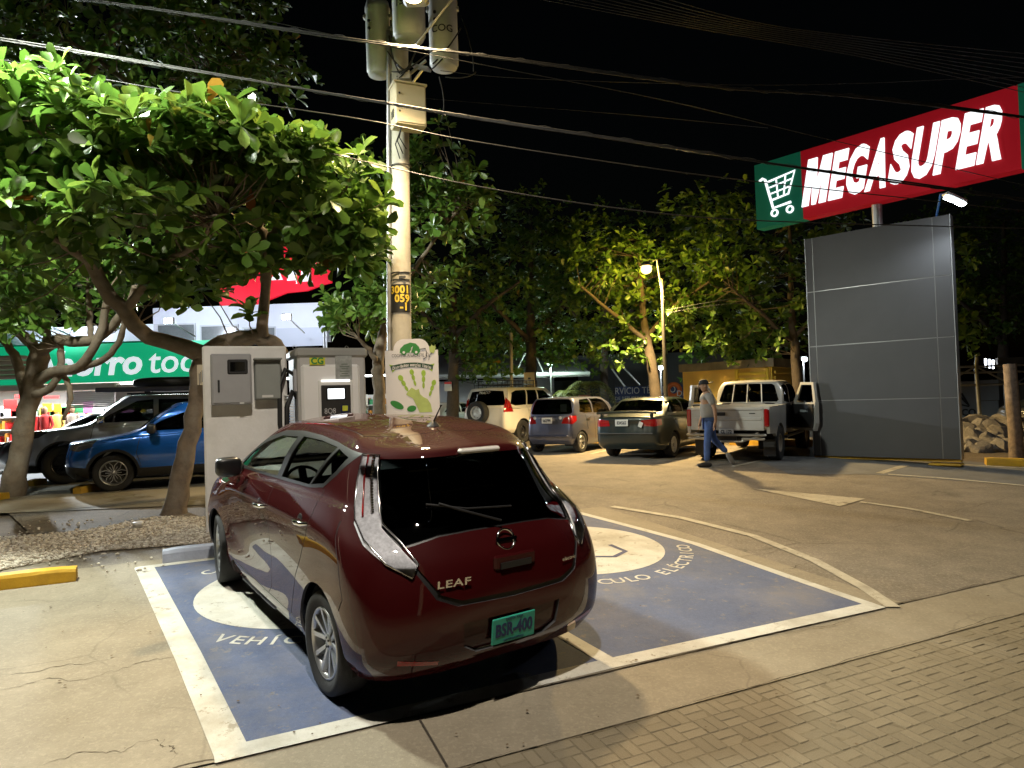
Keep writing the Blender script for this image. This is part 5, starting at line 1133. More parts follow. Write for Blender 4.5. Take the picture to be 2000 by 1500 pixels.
# --- blue crossover, nose to the walkway
hb = radians(205); fb = Vector((-7.33, 12.65, 0))
def from_front_wheel(fw, th, wb, half): h = Vector((cos(th), sin(th), 0)); l = Vector((-sin(th), cos(th), 0)); return fw - l*half - h*wb
p = from_front_wheel(fb, hb, 2.62, .79)
rt = car_root('blue_crossover', 'bright blue crossover parked behind the leaning tree trunk', p, hb)
pt = M('bright_blue_paint', (.008, .10, .42), .25, .35, coat=1.)
net = genet(2.62+.84, -.90, .90, .26, 1.02, 1.62, 2.35, 1.08, 1.62, -.45, -.72, 1.12, .92, 1.10, wr=.76, rise=.08, nose=.20, tailr=.10, mid=.62)
build_car(rt, net, pt, 64, 50, [[(-.25,1.18),(.05,1.42),(.75,1.50),(.75,1.10),(.0,1.14)], [(.83,1.10),(.83,1.50),(1.25,1.48),(1.75,1.30),(2.18,1.085)]], 2.62, 1.62, .345, .235, .235, 'mesh', PAL['alloy'], .395,
  front=[(-.01,1.12),(.68,1.12),(.55,1.52),(-.01,1.56)], rearglass=[(-.01,1.15),(.62,1.15),(.52,1.52),(-.01,1.55)], heads=[(3.4,.55,.80),(3.35,.62,.90),(3.1,.80,.965),(2.95,.84,.95),(3.0,.88,.84),(3.2,.80,.76)],
  cladding_or_door_shade=[circ(2.62, .345, .445), circ(0, .345, .445), [(2.22,.42),(.4,.42),(.4,.24),(2.22,.24)], [(3.5,.50),(3.0,.46),(3.0,.20),(3.5,.20)]], seam=[[(.79,1.08),(.77,.7),(.79,.44)], [(2.16,1.05),(2.24,.7),(2.16,.44)]], W=.90, cabin=(1.1, .98))
handles(rt, [(.98, .99), (.1, 1.0)], .897, PAL['chrome']); mirrors(rt, 1.98, 1.02, 1.13, PAL['trim'], 1.1)
# --- grey four-wheel drive with an awning and roof pods
fg = Vector((-9.32, 14.32, 0)); p = from_front_wheel(fg, hb, 2.75, .84)
rt = car_root('grey_four_wheel_drive', 'dark grey four-wheel drive with awning and black pods on its roof', p, hb)
pt = M('graphite_paint', (.26, .27, .33), .4, .0, coat=1.)
net = genet(2.75+.90, -1.0, .93, .36, 1.18, 1.83, 2.42, 1.22, 1.70, -.60, -.85, 1.28, 1.10, 1.22, wr=.78, rise=.04, nose=.22, tailr=.10, mid=.76)
build_car(rt, net, pt, 60, 48, [[(-.5,1.36),(-.25,1.62),(.2,1.70),(.2,1.27)], [(.28,1.27),(.28,1.70),(.98,1.71),(.98,1.25)], [(1.08,1.25),(1.08,1.71),(1.40,1.68),(1.85,1.44),(2.22,1.235)]], 2.75, 1.80, .40, .27, .23, 'mesh', PAL['darkalloy'], .46,
  front=[(-.01,1.27),(.68,1.27),(.58,1.72),(-.01,1.76)], rearglass=[(-.01,1.32),(.66,1.32),(.58,1.70),(-.01,1.74)], heads=[(3.55,.50,.96),(3.5,.60,1.06),(3.2,.82,1.12),(3.05,.87,1.08),(3.2,.86,.98),(3.4,.76,.94)],
  cladding_or_door_shade=[circ(2.75, .40, .50), circ(0, .40, .50)], seam=[[(1.03,1.24),(1.0,.8),(1.02,.6)], [(2.2,1.2),(2.28,.8),(2.2,.6)]], W=.93, cabin=(1.1, 1.15))
handles(rt, [(1.2, 1.12), (.4, 1.14)], .926, PAL['chrome']); mirrors(rt, 2.05, 1.05, 1.30, PAL['chrome'], 1.1)
MB().box((.9, .92, 1.93), (2.5, .16, .10), bev=.02).build('awning_case', M('awning_cloth', (.10, .10, .15), .6), rt)
rb = MB()
for x in (.1, 1.2): rb.box((x, 0, 1.90), (.07, 1.5, .05), bev=.01); rb.box((x, .55, 1.86), (.12, .06, .08)); rb.box((x, -.55, 1.86), (.12, .06, .08))
for y in (.58, -.58): rb.box((.6, y, 1.845), (2.0, .04, .04), bev=.01)
rb.build('roof_bars', PAL['trim'], rt)
for y in (.35, -.2): MB().add([(.55+.95*a, y+.22*b, 2.08+.13*c) for a, b, c in SUPER[0]], SUPER[1], True).build('roof_pod', PAL['trim'], rt)
# --- black saloon glimpsed past the far tree
p = at(62, 905, 18.0); q = from_front_wheel(Vector((p.x, p.y, 0)), hb, 2.6, .75)
rt = car_root('black_saloon', 'black saloon nose glimpsed behind the forked tree by the shop', q, hb)
pt = M('black_paint', (.012, .012, .014), .3, .2, coat=.9)
net = genet(2.6+.85, -1.0, .87, .20, .95, 1.44, 2.2, 1.0, 1.45, .0, -.5, 1.02, .76, 1.0, wr=.74)
build_car(rt, net, pt, 46, 36, [[(-.2,1.06),(.1,1.30),(.72,1.35),(.74,1.04)], [(.82,1.04),(1.75,1.03),(1.25,1.35),(.80,1.355)]], 2.6, 1.6, .32, .21, .22, 'five_pair', PAL['alloy'], .36, front=[(-.01,1.03),(.62,1.03),(.52,1.33),(-.01,1.36)], rearglass=[(-.01,1.07),(.58,1.07),(.52,1.33),(-.01,1.35)],
  heads=[(3.4,.45,.66),(3.35,.6,.74),(3.0,.80,.80),(3.1,.82,.70)], W=.87, cabin=(1.0, .85))

# --- pickup with both doors open
rt = car_root('pickup_truck', 'silver double-cab pickup with both front doors standing open', (4.95, 15.15), cat='pickup')
pt = M('dusty_silver_paint', (.44, .44, .43), .38, .25, coat=.5, dirt=(.34, .29, .21), dirta=.5, dirts=1.6)
net = genet(2.95+.78, .62, .855, .50, 1.12, 1.72, 2.62, 1.22, 2.08, .80, .66, 1.20, 1.08, 1.18, wr=.76, nose=.16, tailr=.05, mid=.78)
build_car(rt, net, pt, 50, 42, [[(.86,1.22),(.92,1.58),(1.28,1.62),(1.28,1.19)], [(1.36,1.19),(1.36,1.62),(2.0,1.60),(2.42,1.22)]], 2.95, 1.70, .365, .235, .20, 'steel', M('dusty_steel_rim', (.30, .26, .21), .6, .4), .43,
  rearglass=[(-.01,1.22),(.62,1.22),(.66,1.26),(.56,1.58),(.50,1.62),(-.01,1.63)], front=[(-.01,1.26),(.66,1.26),(.55,1.62),(-.01,1.66)], W=.855, zb=.5, glassmat='tint', cabin=(1.75, 1.12), cladding_or_door_shade=[[(1.34,1.17),(.70,1.17),(.70,.62),(1.34,.62)]])  # here a near-black patch stands in for the shade inside the open doorways
for y in (-.33, 0, .33): tb('rear_window_bar', [(.615, y, 1.20), (.76, y*.9, 1.63)], .012, PAL['plate'], rt, 6)
bd = MB()                                                     # load bed: floor, two side walls with wheel arches, bulkhead
for s in (1, -1):
    out = [(-.98, .74), (-.98, 1.10), (-.95, 1.16), (.56, 1.17), (.56, .60), (.46, .55)]+[(.43*cos(t), .365+.43*sin(t)) for t in np.linspace(.40, pi-.40, 12)]+[(-.50, .60), (-.96, .62)]
    bd.prism(out, lambda u, v, w, s=s: (u, s*w, v), .78, .845)
bd.box((-.2, 0, .72), (1.5, 1.56, .06)); bd.box((.53, 0, .95), (.05, 1.56, .44)); bd.build('load_bed', pt, rt)
tg = MB(); tg.box((-1.0, 0, .92), (.05, 1.50, .48), bev=.015); tg.box((-1.03, 0, 1.115), (.03, 1.44, .05), bev=.012); tg.box((-1.03, 0, .92), (.02, 1.40, .06), bev=.008); tgo = tg.build('tailgate', pt, rt)
MB().box((-1.032, .12, 1.02), (.012, .20, .07), bev=.005).build('tailgate_handle', PAL['trim'], tgo); bx('tailgate_badge', (-1.03, -.52, 1.03), (.008, .12, .018), PAL['trim'], tgo)
for s in (1, -1): MB().box((-.985, s*.79, .94), (.09, .10, .36), bev=.02).build('tail_lamp', PAL['redlens'], rt)
bp = MB(); bp.box((-1.13, 0, .60), (.10, 1.62, .05), bev=.02); bp.box((-1.12, .55, .52), (.08, .45, .05), bev=.015); bp.box((-1.12, -.55, .52), (.08, .45, .05), bev=.015)
for s in (1, -1): bp.tube([(-1.1, s*.75, .60), (-1.1, s*.3, .46), (-1.1, 0, .46)], .025, 6); bp.tube([(-1.12, s*.62, .62), (-1.0, s*.62, .62)], .03, 6)
bp.build('rear_bumper', M('dull_chrome', (.42, .40, .36), .35, .8), rt); bx('tow_plate', (-1.06, 0, .52), (.04, .4, .10), PAL['trim'], rt)
plate(rt, -1.07, 0, .66, 'CL 172', w=.30, h=.11); bx('chassis', (1.0, 0, .55), (3.6, .9, .14), PAL['well'], rt)
for s in (1, -1): bx('mud_flap', (-.50, s*.72, .30), (.02, .24, .34), PAL['trim'], rt); MB().box((1.6, s*.80, .45), (1.9, .10, .05), bev=.015).build('side_step', PAL['trim'], rt)
for s in (1, -1):                                             # front doors, hinged at the front edge and swung wide
    h = Vector((1.34, s*.86, 0))
    dr = Matrix.Rotation((pi+radians(40)) if s < 0 else (pi-radians(26)), 3, 'Z')
    def dloc(u, v, w): q = dr@Vector((u, w, 0)); return (h.x+q.x, h.y+q.y, v)
    d = MB(); o_ = 1. if s < 0 else -1.
    hole = [(.18, 1.22), (.85, 1.22), (.81, 1.575), (.40, 1.58)]
    d.prism([(0, .58), (.88, .58), (.95, .75), (.95, 1.20), (0, 1.18)], dloc, -.045, .045)
    for P in ([(0, 1.18), (.08, 1.24), (.37, 1.64), (.40, 1.58), (.18, 1.22), (.16, 1.18)], [(.37, 1.64), (.88, 1.63), (.81, 1.575), (.40, 1.58)], [(.88, 1.63), (.95, 1.20), (.86, 1.19), (.81, 1.575)]): d.prism(P, dloc, -.03, .03)
    dob = d.build('open_door', pt, rt); inn = s*-1
    # trim panel on the cabin side and the window pane
    MB().prism([(.06, .64), (.86, .64), (.90, .78), (.90, 1.16), (.06, 1.15)], dloc, .046*(1 if s < 0 else -1)*-1, .075*(1 if s < 0 else -1)*-1).build('door_trim', PAL['trim'], dob)
    MB().prism(hole, dloc, -.004, .004).build('door_window', PAL['tint'], dob)
    MB().prism([(.45, .98), (.72, .98), (.72, 1.03), (.45, 1.03)], dloc, .08*(1 if s < 0 else -1)*-1, .11*(1 if s < 0 else -1)*-1).build('armrest', PAL['dash'], dob)
# ------------------------------------------------------------------ supermarket on the left
SY = 23.2
def S_(px, py, dy=0.): return at(px, py, SY+dy)
so = S_(200, 880); so.z = .57
shop = thing('supermarket', 'bright supermarket front with long green banner and red sign above', 'building', so)
LS = lambda v: Vector(v)-so
def panel(name, px0, px1, py0, py1, dy, m, parent=None, th=.06, bev=0.):
    a, b = S_(px0, py1, dy), S_(px1, py0, dy); z0, z1 = S_((px0+px1)/2, py1, dy).z, S_((px0+px1)/2, py0, dy).z
    return MB().box(LS(((a.x+b.x)/2, SY+dy+th/2, (z0+z1)/2)), (b.x-a.x, th, z1-z0), bev=bev).build(name, m, parent or shop)
wallw = M('shop_white_wall', (.66, .68, .78), .7, var=.04, vs=1.); grn = M('banner_green', (.006, .24, .11), .5, emit=(.006, .40, .18), es=.8); letw = M('banner_letters', (.75, .8, .8), .5, emit=(.85, .95, 1.), es=.75)
zb, zt_ = S_(150, 748).z, S_(150, 673).z
xr = S_(394, 700).x; xl = S_(-120, 700).x; n = 9; wdt = (xr+.35-xl)/n
for k in range(n): MB().box(LS((xl+wdt*(k+.5), SY, (zb+zt_)/2)), (wdt-.012, .08, zt_-zb)).build('banner_panel', grn, shop)
bz0 = zb
a0, a1 = S_(72, 710), S_(395, 710)
text('banner_words', 'Ahorro', letw, LS((S_(62, 700).x, SY-.05, zb+(zt_-zb)*.47)), (1, 0, 0), (0, 0, 1), 1.16, shop, shear=.16, offset=.035, align='LEFT', extrude=.01, xs=1.04)
text('banner_words', 'todo', letw, LS((S_(290, 700).x, SY-.05, zb+(zt_-zb)*.47)), (1, 0, 0), (0, 0, 1), 1.16, shop, shear=.12, offset=.008, align='LEFT', extrude=.01, xs=1.0)
panel('upper_wall', 300, 640, 596, 672, 1.4, wallw, th=.3)
panel('upper_wall_left', -140, 300, 640, 672, .6, wallw, th=.3)
for x0, x1, y0 in ((302, 381, 632), (391, 465, 634), (474, 538, 638)):
    w_ = panel('window', x0, x1, y0, 672, 1.36, M('shop_window_frame', (.5, .52, .56), .4), th=.04); panel('pane', x0+3, x1-3, y0+3, 670, 1.33, M('shop_pane', (.16, .17, .18), .25, var=.3, vs=1.5), w_, th=.03)
panel('side_strip', 541, 637, 640, 676, 1.37, M('shop_grey_strip', (.50, .53, .62), .6), th=.03)
for x in (632, 637): tb('downpipe', [LS(S_(x, 640, 1.2)), LS(S_(x+1, 690, 1.2))], .04, steelm, shop)
# red letters on the roof: a wavy red board with white strokes
redb = M('roof_sign_red', (.55, .01, .03), .5, emit=(.8, .01, .03), es=.7); whb = M('roof_sign_white', (.75, .75, .78), .5, emit=(.85, .9, 1.), es=.8)
P = [(430, 600), (500, 596), (560, 572), (600, 568), (632, 556), (648, 552), (647, 518), (638, 526), (626, 514), (614, 512), (602, 502), (560, 470), (450, 470), (430, 480)]
MB().prism([(LS(S_(x, y, 1.6)).x, LS(S_(x, y, 1.6)).z) for x, y in P], lambda u, v, w: (u, w, v), 1.55, 1.7).build('roof_sign', redb, shop)
for q in ([(587, 550), (604, 549), (606, 517), (604, 502), (596, 496), (588, 500), (591, 516)], [(561, 548), (577, 547), (582, 518), (580, 505), (570, 508)], [(530, 547), (552, 546), (545, 530), (536, 535)]):
    MB().prism([(LS(S_(x, y, 1.5)).x, LS(S_(x, y, 1.5)).z) for x, y in q], lambda u, v, w: (u, w, v), 1.45, 1.54).build('sign_stroke', whb, shop)
# ground floor: lit shop interior behind a shutter housing
panel('shutter_box', 60, 225, 750, 763, -.1, M('shutter_cream', (.6, .56, .48), .5), th=.35, bev=.03); panel('lintel', -140, 60, 750, 766, -.02, M('shutter_cream', (.6, .56, .48), .5), th=.2); panel('pink_wall', 226, 300, 750, 800, .02, M('shop_pink_wall', (.62, .52, .52), .7), th=.2); panel('pier', 300, 420, 750, 900, .02, wallw, th=.2)
sh = M('shutter_slat', (.50, .50, .52), .5, .2)
for k in range(9): panel('shutter_slat', 130, 224, 764+k*3.6, 767.2+k*3.6, .05, sh, th=.03)
panel('back_wall', -160, 330, 752, 880, 4.5, M('shop_inner_wall', (.7, .7, .68), .8)); 
MB().box(LS(((xl+xr)/2, SY+2.3, zb+.05)), (xr-xl+4, 4.6, .08)).build('ceiling', M('shop_ceiling', (.7, .7, .7), .8), shop)
for k in range(5):
    f = MB().box(LS((xl+2+k*3.2, SY+1.6, zb-.02)), (1.6, .3, .05)).build('ceiling_lamp', glow('shop_tube', (.95, 1., .98), 14.), shop)
random.seed(9); cols = [(.65, .03, .03), (.7, .5, .03), (.75, .72, .68), (.05, .3, .12), (.55, .2, .45), (.1, .2, .5), (.7, .3, .05), (.8, .8, .8)]
cm = [M('goods_%s' % n_, c, .5) for n_, c in zip(('red', 'yellow', 'cream', 'green', 'purple', 'blue', 'orange', 'white'), cols)]
for r_ in range(2):
    for k in range(7):
        x = xl+1.+k*2.4; y = SY+1.6+r_*1.6; u = thing_ = MB(); 
        for z in (.1, .5, .95, 1.4): u.box(LS((x, y, .57+z)), (2.0, .5, .04))
        u.box(LS((x, y+.25, .57+.9)), (2.0, .03, 1.8)); sv = u.build('shelf', M('shelf_white', (.7, .7, .7), .5), shop)
        for c in range(6):
            g_ = MB()
            for q in range(9): zz = random.choice((.12, .52, .97, 1.42)); hh = random.uniform(.14, .32); g_.box(LS((x-.9+random.random()*1.8, y-.05, .57+zz+hh/2)), (random.uniform(.08, .26), .3, hh))
            o = g_.build('goods', random.choice(cm), sv, fix=False); o['kind'] = 'stuff'
for k, (px, py, w_, h_, c) in enumerate(((92, 796, 18, 16, 1), (112, 797, 14, 16, 1), (70, 830, 26, 34, 0), (152, 800, 20, 14, 3), (172, 796, 18, 22, 4), (196, 792, 22, 14, 2), (20, 790, 26, 18, 0), (160, 822, 22, 18, 5), (185, 820, 20, 16, 6), (48, 774, 40, 7, 0), (100, 776, 30, 5, 0))):
    panel('price_poster', px-w_/2, px+w_/2, py-h_/2, py+h_/2, .9, cm[c], th=.02)
lamp('shop_light', 'AREA', (S_(120, 800).x, SY+1.2, zb-.08), 1500, (.95, 1., .98), shop, (12, 2.)); 
# two flood lamps on short arms over the banner, lighting the wall and the forecourt
for px in (330, 560, 90):
    p_ = S_(px, 600, -1.2); p_.z = zt_+.55; tb('flood_arm', [LS((p_.x, SY+.6, zt_+.2)), LS(p_)], .025, steelm, shop); MB().box(LS(p_), (.3, .12, .2), bev=.02).build('flood_head', steelm, shop)
    lamp('wall_light', 'SPOT', p_+Vector((0, .1, 0)), 400, (.82, .89, 1.), shop, .1, p_+Vector((0, 2.6, .9)), radians(140), .5)
    MB().box(LS(p_+Vector((0, -.07, -.02))), (.26, .02, .16)).build('flood_glass', glow('flood_white', COOL, 30.), shop)
p_ = S_(20, 640, -1.4); p_.z = zt_+1.1; lamp('forecourt_light', 'SPOT', p_, 9000, (.88, .96, 1.), shop, .12, (-5.0, 9.5, .5), radians(82), .5)
for k, (px, c0, c1) in enumerate(((88, (.5, .03, .03), (.03, .03, .05)), (142, (.3, .25, .2), (.04, .05, .09)), (112, (.5, .4, .1), (.05, .05, .05)))):       # shoppers inside the entrance
    q = S_(px, 820, .5+k*.4); m = MB(); z0 = .57; P_ = thing('person', ('person in a red top standing at the shop entrance', 'person in a brown top standing at the shop entrance', 'person in a yellow top standing at the shop entrance')[k], 'person', (q.x, q.y, z0))
    m.tube([(0, 0, .85), (0, 0, 1.1), (0, 0, 1.38), (0, 0, 1.47)], [.14, .15, .18, .07], 10); m.tube([(-.18, 0, 1.4), (-.24, .02, 1.1), (-.22, -.05, .85)], [.06, .045, .04], 7); m.tube([(.18, 0, 1.4), (.25, .02, 1.1), (.2, -.08, .9)], [.06, .045, .04], 7); m.build('top', M('shopper_top_%s' % 'abc'[k], c0, .8), P_)
    m = MB(); m.tube([(-.08, 0, .9), (-.09, 0, .45), (-.09, 0, .03)], [.1, .07, .05], 8); m.tube([(.08, 0, .9), (.1, .03, .45), (.1, .03, .03)], [.1, .07, .05], 8); m.build('trousers', M('shopper_trousers_%s' % 'abc'[k], c1, .8), P_)
    MB().tube([(0, 0, 1.44), (0, 0, 1.5), (0, -.01, 1.56), (0, -.01, 1.66), (0, 0, 1.73)], [.05, .06, .085, .09, .03], 10).build('head', M('skin_brown', (.30, .17, .10), .6), P_)
# corrugated shade edge left
tr_ = thing('market_shade', 'corrugated shade roof edge left of the forked tree', 'canopy', S_(10, 715, -6)); sb_ = tr_.location.copy()
for k in range(5): bx('roof_rib', (-.6, 0, -.12*k+.2), (2.2, .3, .10), M('shade_tan', (.36, .30, .22), .7), tr_, bev=.03)
tb('shade_post', [(-1.2, .2, -3.2), (-1.2, .2, .2)], .05, steelm, tr_)
# ------------------------------------------------------------------ buildings behind the parked cars
by = 30.
ca = thing('canopy_building', 'low grey building with a pale metal canopy roof behind the off-road wagon', 'building', at(1000, 800, by)); cb_ = ca.location.copy(); LB = lambda v: Vector(v)-cb_
def bpan(parent, org, name, px0, px1, py0, py1, Y, m, th=.1): a, b = at(px0, py1, Y), at(px1, py0, Y); z0, z1 = at((px0+px1)/2, py1, Y).z, at((px0+px1)/2, py0, Y).z; return MB().box(Vector(((a.x+b.x)/2, Y+th/2, (z0+z1)/2))-org, (abs(b.x-a.x), th, z1-z0)).build(name, m, parent)
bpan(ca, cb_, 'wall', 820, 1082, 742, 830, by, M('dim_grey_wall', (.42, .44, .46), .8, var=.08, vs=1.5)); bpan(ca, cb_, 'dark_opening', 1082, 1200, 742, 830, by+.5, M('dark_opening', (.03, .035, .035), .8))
rf = MB(); p0, p1 = at(820, 742, by-2.2), at(1152, 735, by-2.2); q0, q1 = at(850, 700, by+4), at(1110, 690, by+4); rf.add([p0-cb_, p1-cb_, q1-cb_, q0-cb_, p0-cb_+Vector((0, 0, .15)), p1-cb_+Vector((0, 0, .15)), q1-cb_+Vector((0, 0, .15)), q0-cb_+Vector((0, 0, .15))], [(0, 1, 2, 3), (4, 7, 6, 5), (0, 4, 5, 1), (1, 5, 6, 2), (2, 6, 7, 3), (3, 7, 4, 0)]); rf.build('roof', M('metal_roof', (.36, .37, .38), .5, .3), ca)
tb('roof_edge', [p0-cb_+Vector((0, -.05, .12)), p1-cb_+Vector((0, -.05, .12))], .09, M('roof_edge_white', (.62, .64, .66), .4), ca)
for a, b in (((1005, 733), (1025, 690)), ((1063, 733), (1045, 690)), ((1220, 755), (1195, 720)), ((1250, 752), (1215, 715))): tb('brace', [at(*a, by-2.1)-cb_, at(*b, by-2.)-cb_], .035, steelm, ca)
sv_ = thing('service_building', 'dark workshop front with blue service banner and white door', 'building', at(1250, 800, 31.)); sb2 = sv_.location.copy()
bpan(sv_, sb2, 'wall', 1140, 1420, 785, 850, 31., M('workshop_wall', (.30, .34, .34), .8, var=.1, vs=1.)); bpan(sv_, sb2, 'upper_wall', 1130, 1420, 690, 757, 31.4, M('workshop_upper', (.07, .075, .08), .8))
bn = bpan(sv_, sb2, 'banner', 1160, 1342, 754, 786, 30.8, M('banner_blue', (.012, .035, .14), .5), .08); org = at(1253, 763, 30.75)-sb2
text('banner_words', 'SERVICIO TÉCNICO', M('banner_white', (.55, .58, .6), .5), org, (1, 0, 0), (0, 0, 1), .42, bn, extrude=.005, xs=.82); text('banner_words', 'VENTA DE REPUESTOS   REPARACIONES', MATS['banner_white'], at(1250, 777, 30.75)-sb2, (1, 0, 0), (0, 0, 1), .20, bn, extrude=.004)
MB().lathe([(.16, 0), (.16, -.03), (.36, -.03), (.36, 0)], 24, 'Y', at(1316, 762, 30.75)-sb2, close=True).build('banner_emblem', M('emblem_orange', (.5, .12, .02), .5), bn); text('banner_words', 'División', MATS['banner_white'], at(1347, 768, 30.72)-sb2, (1, 0, 0), (0, 0, 1), .36, bn, extrude=.004)
for x in (1200, 1338): bpan(sv_, sb2, 'door_post', x, x+4, 786, 850, 30.9, M('post_white', (.6, .62, .62), .5), .06)
for lab, px, py, Y, pw, c in (('small white security lamp beside the street lamp pole', 1291, 718, 27., 60, COOL), ('small white lamp above the yellow kiosk', 1571, 701, 24., 50, COOL)):
    q = at(px, py, Y); o = thing('security_lamp', lab, 'lamp', q); MB().box((0, .06, .04), (.22, .12, .12), bev=.02).build('lamp_body', steelm, o); MB().add([(.10*a, -.02+.06*b, .07*c-.02) for a, b, c in superell(6, .9)[0]], superell(6, .9)[1], True).build('lamp_glass', glow('security_white', (.8, .95, 1.), 25.), o); lamp('security_light', 'POINT', q+Vector((0, -.25, -.1)), pw, c, o, .06); tb('mast', [(0, .1, 0), (0, .1, -(q.z-.57))], .03, steelm, o)
o = thing('shop_lamp', 'greenish canopy lamp lighting the leaves behind the off-road wagon', 'lamp', at(1075, 712, 27.)); MB().box((0, 0, .04), (.3, .15, .06), bev=.02).build('lamp_body', steelm, o); MB().box((0, 0, 0), (.24, .1, .02)).build('lamp_glass', glow('green_white', (.7, 1., .8), 20.), o); lamp('canopy_light', 'POINT', o.location-Vector((0, .1, .15)), 150, (.75, 1., .82), o, .1); tb('mast', [(0, .1, 0), (0, .1, -2.7)], .03, steelm, o)
# palms
frm = leafmat('palm_leaf', (.10, .12, .03), (.16, .17, .05), (.22, .20, .06), .995)
def palm(label, px, py, Y, h, n, ln, seed):
    b = at(px, py, Y); b.z = .57; root = thing('palm', label, 'plant', b, group='palms'); rg = random.Random(seed); tb('trunk', [(0, 0, 0), (.03, 0, h*.5), (0, 0, h)], [.09, .08, .06], bark, root)
    for k in range(n):
        a = 2.4*k; m = MB(); d = Vector((cos(a), sin(a), 0)); pr = None; s_ = d.cross(Vector((0, 0, 1)))
        P = [Vector((0, 0, h))+d*(ln*t*.8)+Vector((0, 0, ln*(.75*t-1.35*t*t)*rg.uniform(.8, 1.2))) for t in np.linspace(0, 1, 9)]; m.tube(P, .012, 4)
        for i in range(1, 9):
            for sg in (-1, 1):
                for j in (0, .5):
                    p = P[i-1].lerp(P[i], j); w = s_*sg*ln*.28*(1-.5*abs(i/8-.4)); m.add([p, p+d*.03, p+w+d*.14-Vector((0, 0, .12)), p+w*.5+d*.03-Vector((0, 0, .02))], [(0, 1, 2, 3)])
        m.build('frond', frm, root, fix=False)
palm('drooping palm lit beside the canopy building', 1150, 800, 26.5, 1.9, 10, 1.4, 4); palm('thin palm in the dark opening of the canopy building', 1110, 800, 27.5, 1.6, 8, 1.2, 5)
# ------------------------------------------------------------------ yellow generator kiosk
k0 = at(1508, 790, 20.4); k0.z = .57; ki = thing('generator_kiosk', 'yellow generator kiosk with louvred vents and grey concrete roof behind the pickup', 'kiosk', k0)
KD = Vector((-.64, .77, 0)); KE = Vector((.62, .78, 0)).normalized(); kh = 2.15; yk = M('kiosk_yellow', (.80, .56, .15), .7, var=.08, vs=1.5, dirt=(.50, .34, .12), dirta=.3); yk2 = M('louvre_yellow', (.72, .55, .06), .55)
def wallq(name, a, b, z0, z1, m, th=.08, out=None, parent=None):
    d = (b-a); n_ = Vector((d.y, -d.x, 0)).normalized(); n_ = n_ if n_.y < 0 else -n_; c = (a+b)/2+n_*(out or 0); return MB().box((c.x, c.y, (z0+z1)/2), (d.length, th, z1-z0), rz=atan2(d.y, d.x)).build(name, m, parent or ki)
A_ = KD*3.1; B_ = KE*2.4; O_ = Vector((0, 0, 0))
wallq('wall', O_, A_, 0, kh, yk); wallq('wall', O_, B_, 0, kh, yk2); 
rfz = kh+.12; vs = [Vector((0, 0, 0))-KD*.15-KE*.15, A_+KD*.1-KE*.15, A_+B_+KD*.1+KE*.1, B_-KD*.15+KE*.1]
MB().add([(v.x, v.y, kh) for v in vs]+[(v.x, v.y, kh+.25) for v in vs], [(0, 1, 2, 3), (4, 7, 6, 5), (0, 4, 5, 1), (1, 5, 6, 2), (2, 6, 7, 3), (3, 7, 4, 0)]).build('roof_slab', M('kiosk_roof', (.22, .21, .19), .85, var=.2, vs=3), ki)
for k in range(9): wallq('louvre', KD*.12, KD*1.02, kh-.22-k*.17, kh-.13-k*.17, yk2, .09, .05)
wallq('louvre_frame', KD*.02, KD*.10, .1, kh-.02, yk2, .06, .07); wallq('louvre_frame', KD*1.04, KD*1.14, .1, kh-.02, yk2, .06, .07)
for k in range(11): wallq('louvre', KE*.15, KE*2.3, kh-.2-k*.16, kh-.12-k*.16, yk2, .09, .05)
# ------------------------------------------------------------------ right edge: truss fence, hoarding, rocks, post
fy = 19.; fe = thing('truss_fence', 'galvanised steel truss fence behind the rock heap', 'fence', at(1920, 870, fy)); fb_ = fe.location.copy(); FP = lambda x, y, dy=0: at(x, y, fy+dy)-fb_
for y in (716, 728, 752): tb('rail', [FP(1860, y+1), FP(2060, y-5)], .03, steelm, fe)
for (a, b) in (((1870, 735), (1906, 716)), ((1906, 716), (1970, 748)), ((1985, 748), (2040, 716))): tb('brace', [FP(*a), FP(*b)], .024, steelm, fe)
tb('post', [FP(1909, 690), FP(1906, 716), FP(1916, 842)], .055, steelm, fe); tb('post', [FP(1963, 752), FP(1968, 826)], .05, steelm, fe); tb('post', [FP(1970, 710), FP(1971, 750)], .05, steelm, fe)
hy = 22.; ho = thing('hoarding', 'pale blue hoarding with dark swoosh emblem behind the truss fence', 'hoarding', at(1910, 870, hy)); hb_ = ho.location.copy(); hm = M('hoarding_blue', (.44, .50, .60), .7, var=.1, vs=1.5)
for x0, x1, y0, y1 in ((1868, 1908, 745, 840), (1910, 1950, 742, 782), (1910, 1950, 783, 840)): bpan(ho, hb_, 'hoarding_panel', x0, x1, y0, y1, hy, hm, .05)
bpan(ho, hb_, 'dark_panel', 1951, 2060, 752, 840, hy+.4, M('hoarding_dark', (.16, .15, .14), .8), .05); bpan(ho, hb_, 'plinth', 1868, 2060, 841, 852, hy-.02, M('plinth_grey', (.25, .25, .24), .8), .08)
ik = M('hoarding_ink', (.05, .06, .09), .6); text('hoarding_words', 'CO', ik, at(1892, 806, hy-.03)-hb_, (1, 0, 0), (0, 0, 1), .30, ho, offset=.008, extrude=.003)
tb('swoosh', [at(x, y, hy-.03)-hb_ for x, y in ((1872, 770), (1885, 785), (1893, 792), (1888, 785), (1878, 768))], .03, ik, ho, 5); tb('swoosh', [at(x, y, hy-.03)-hb_ for x, y in ((1871, 786), (1880, 791), (1892, 794))], .025, ik, ho, 5)
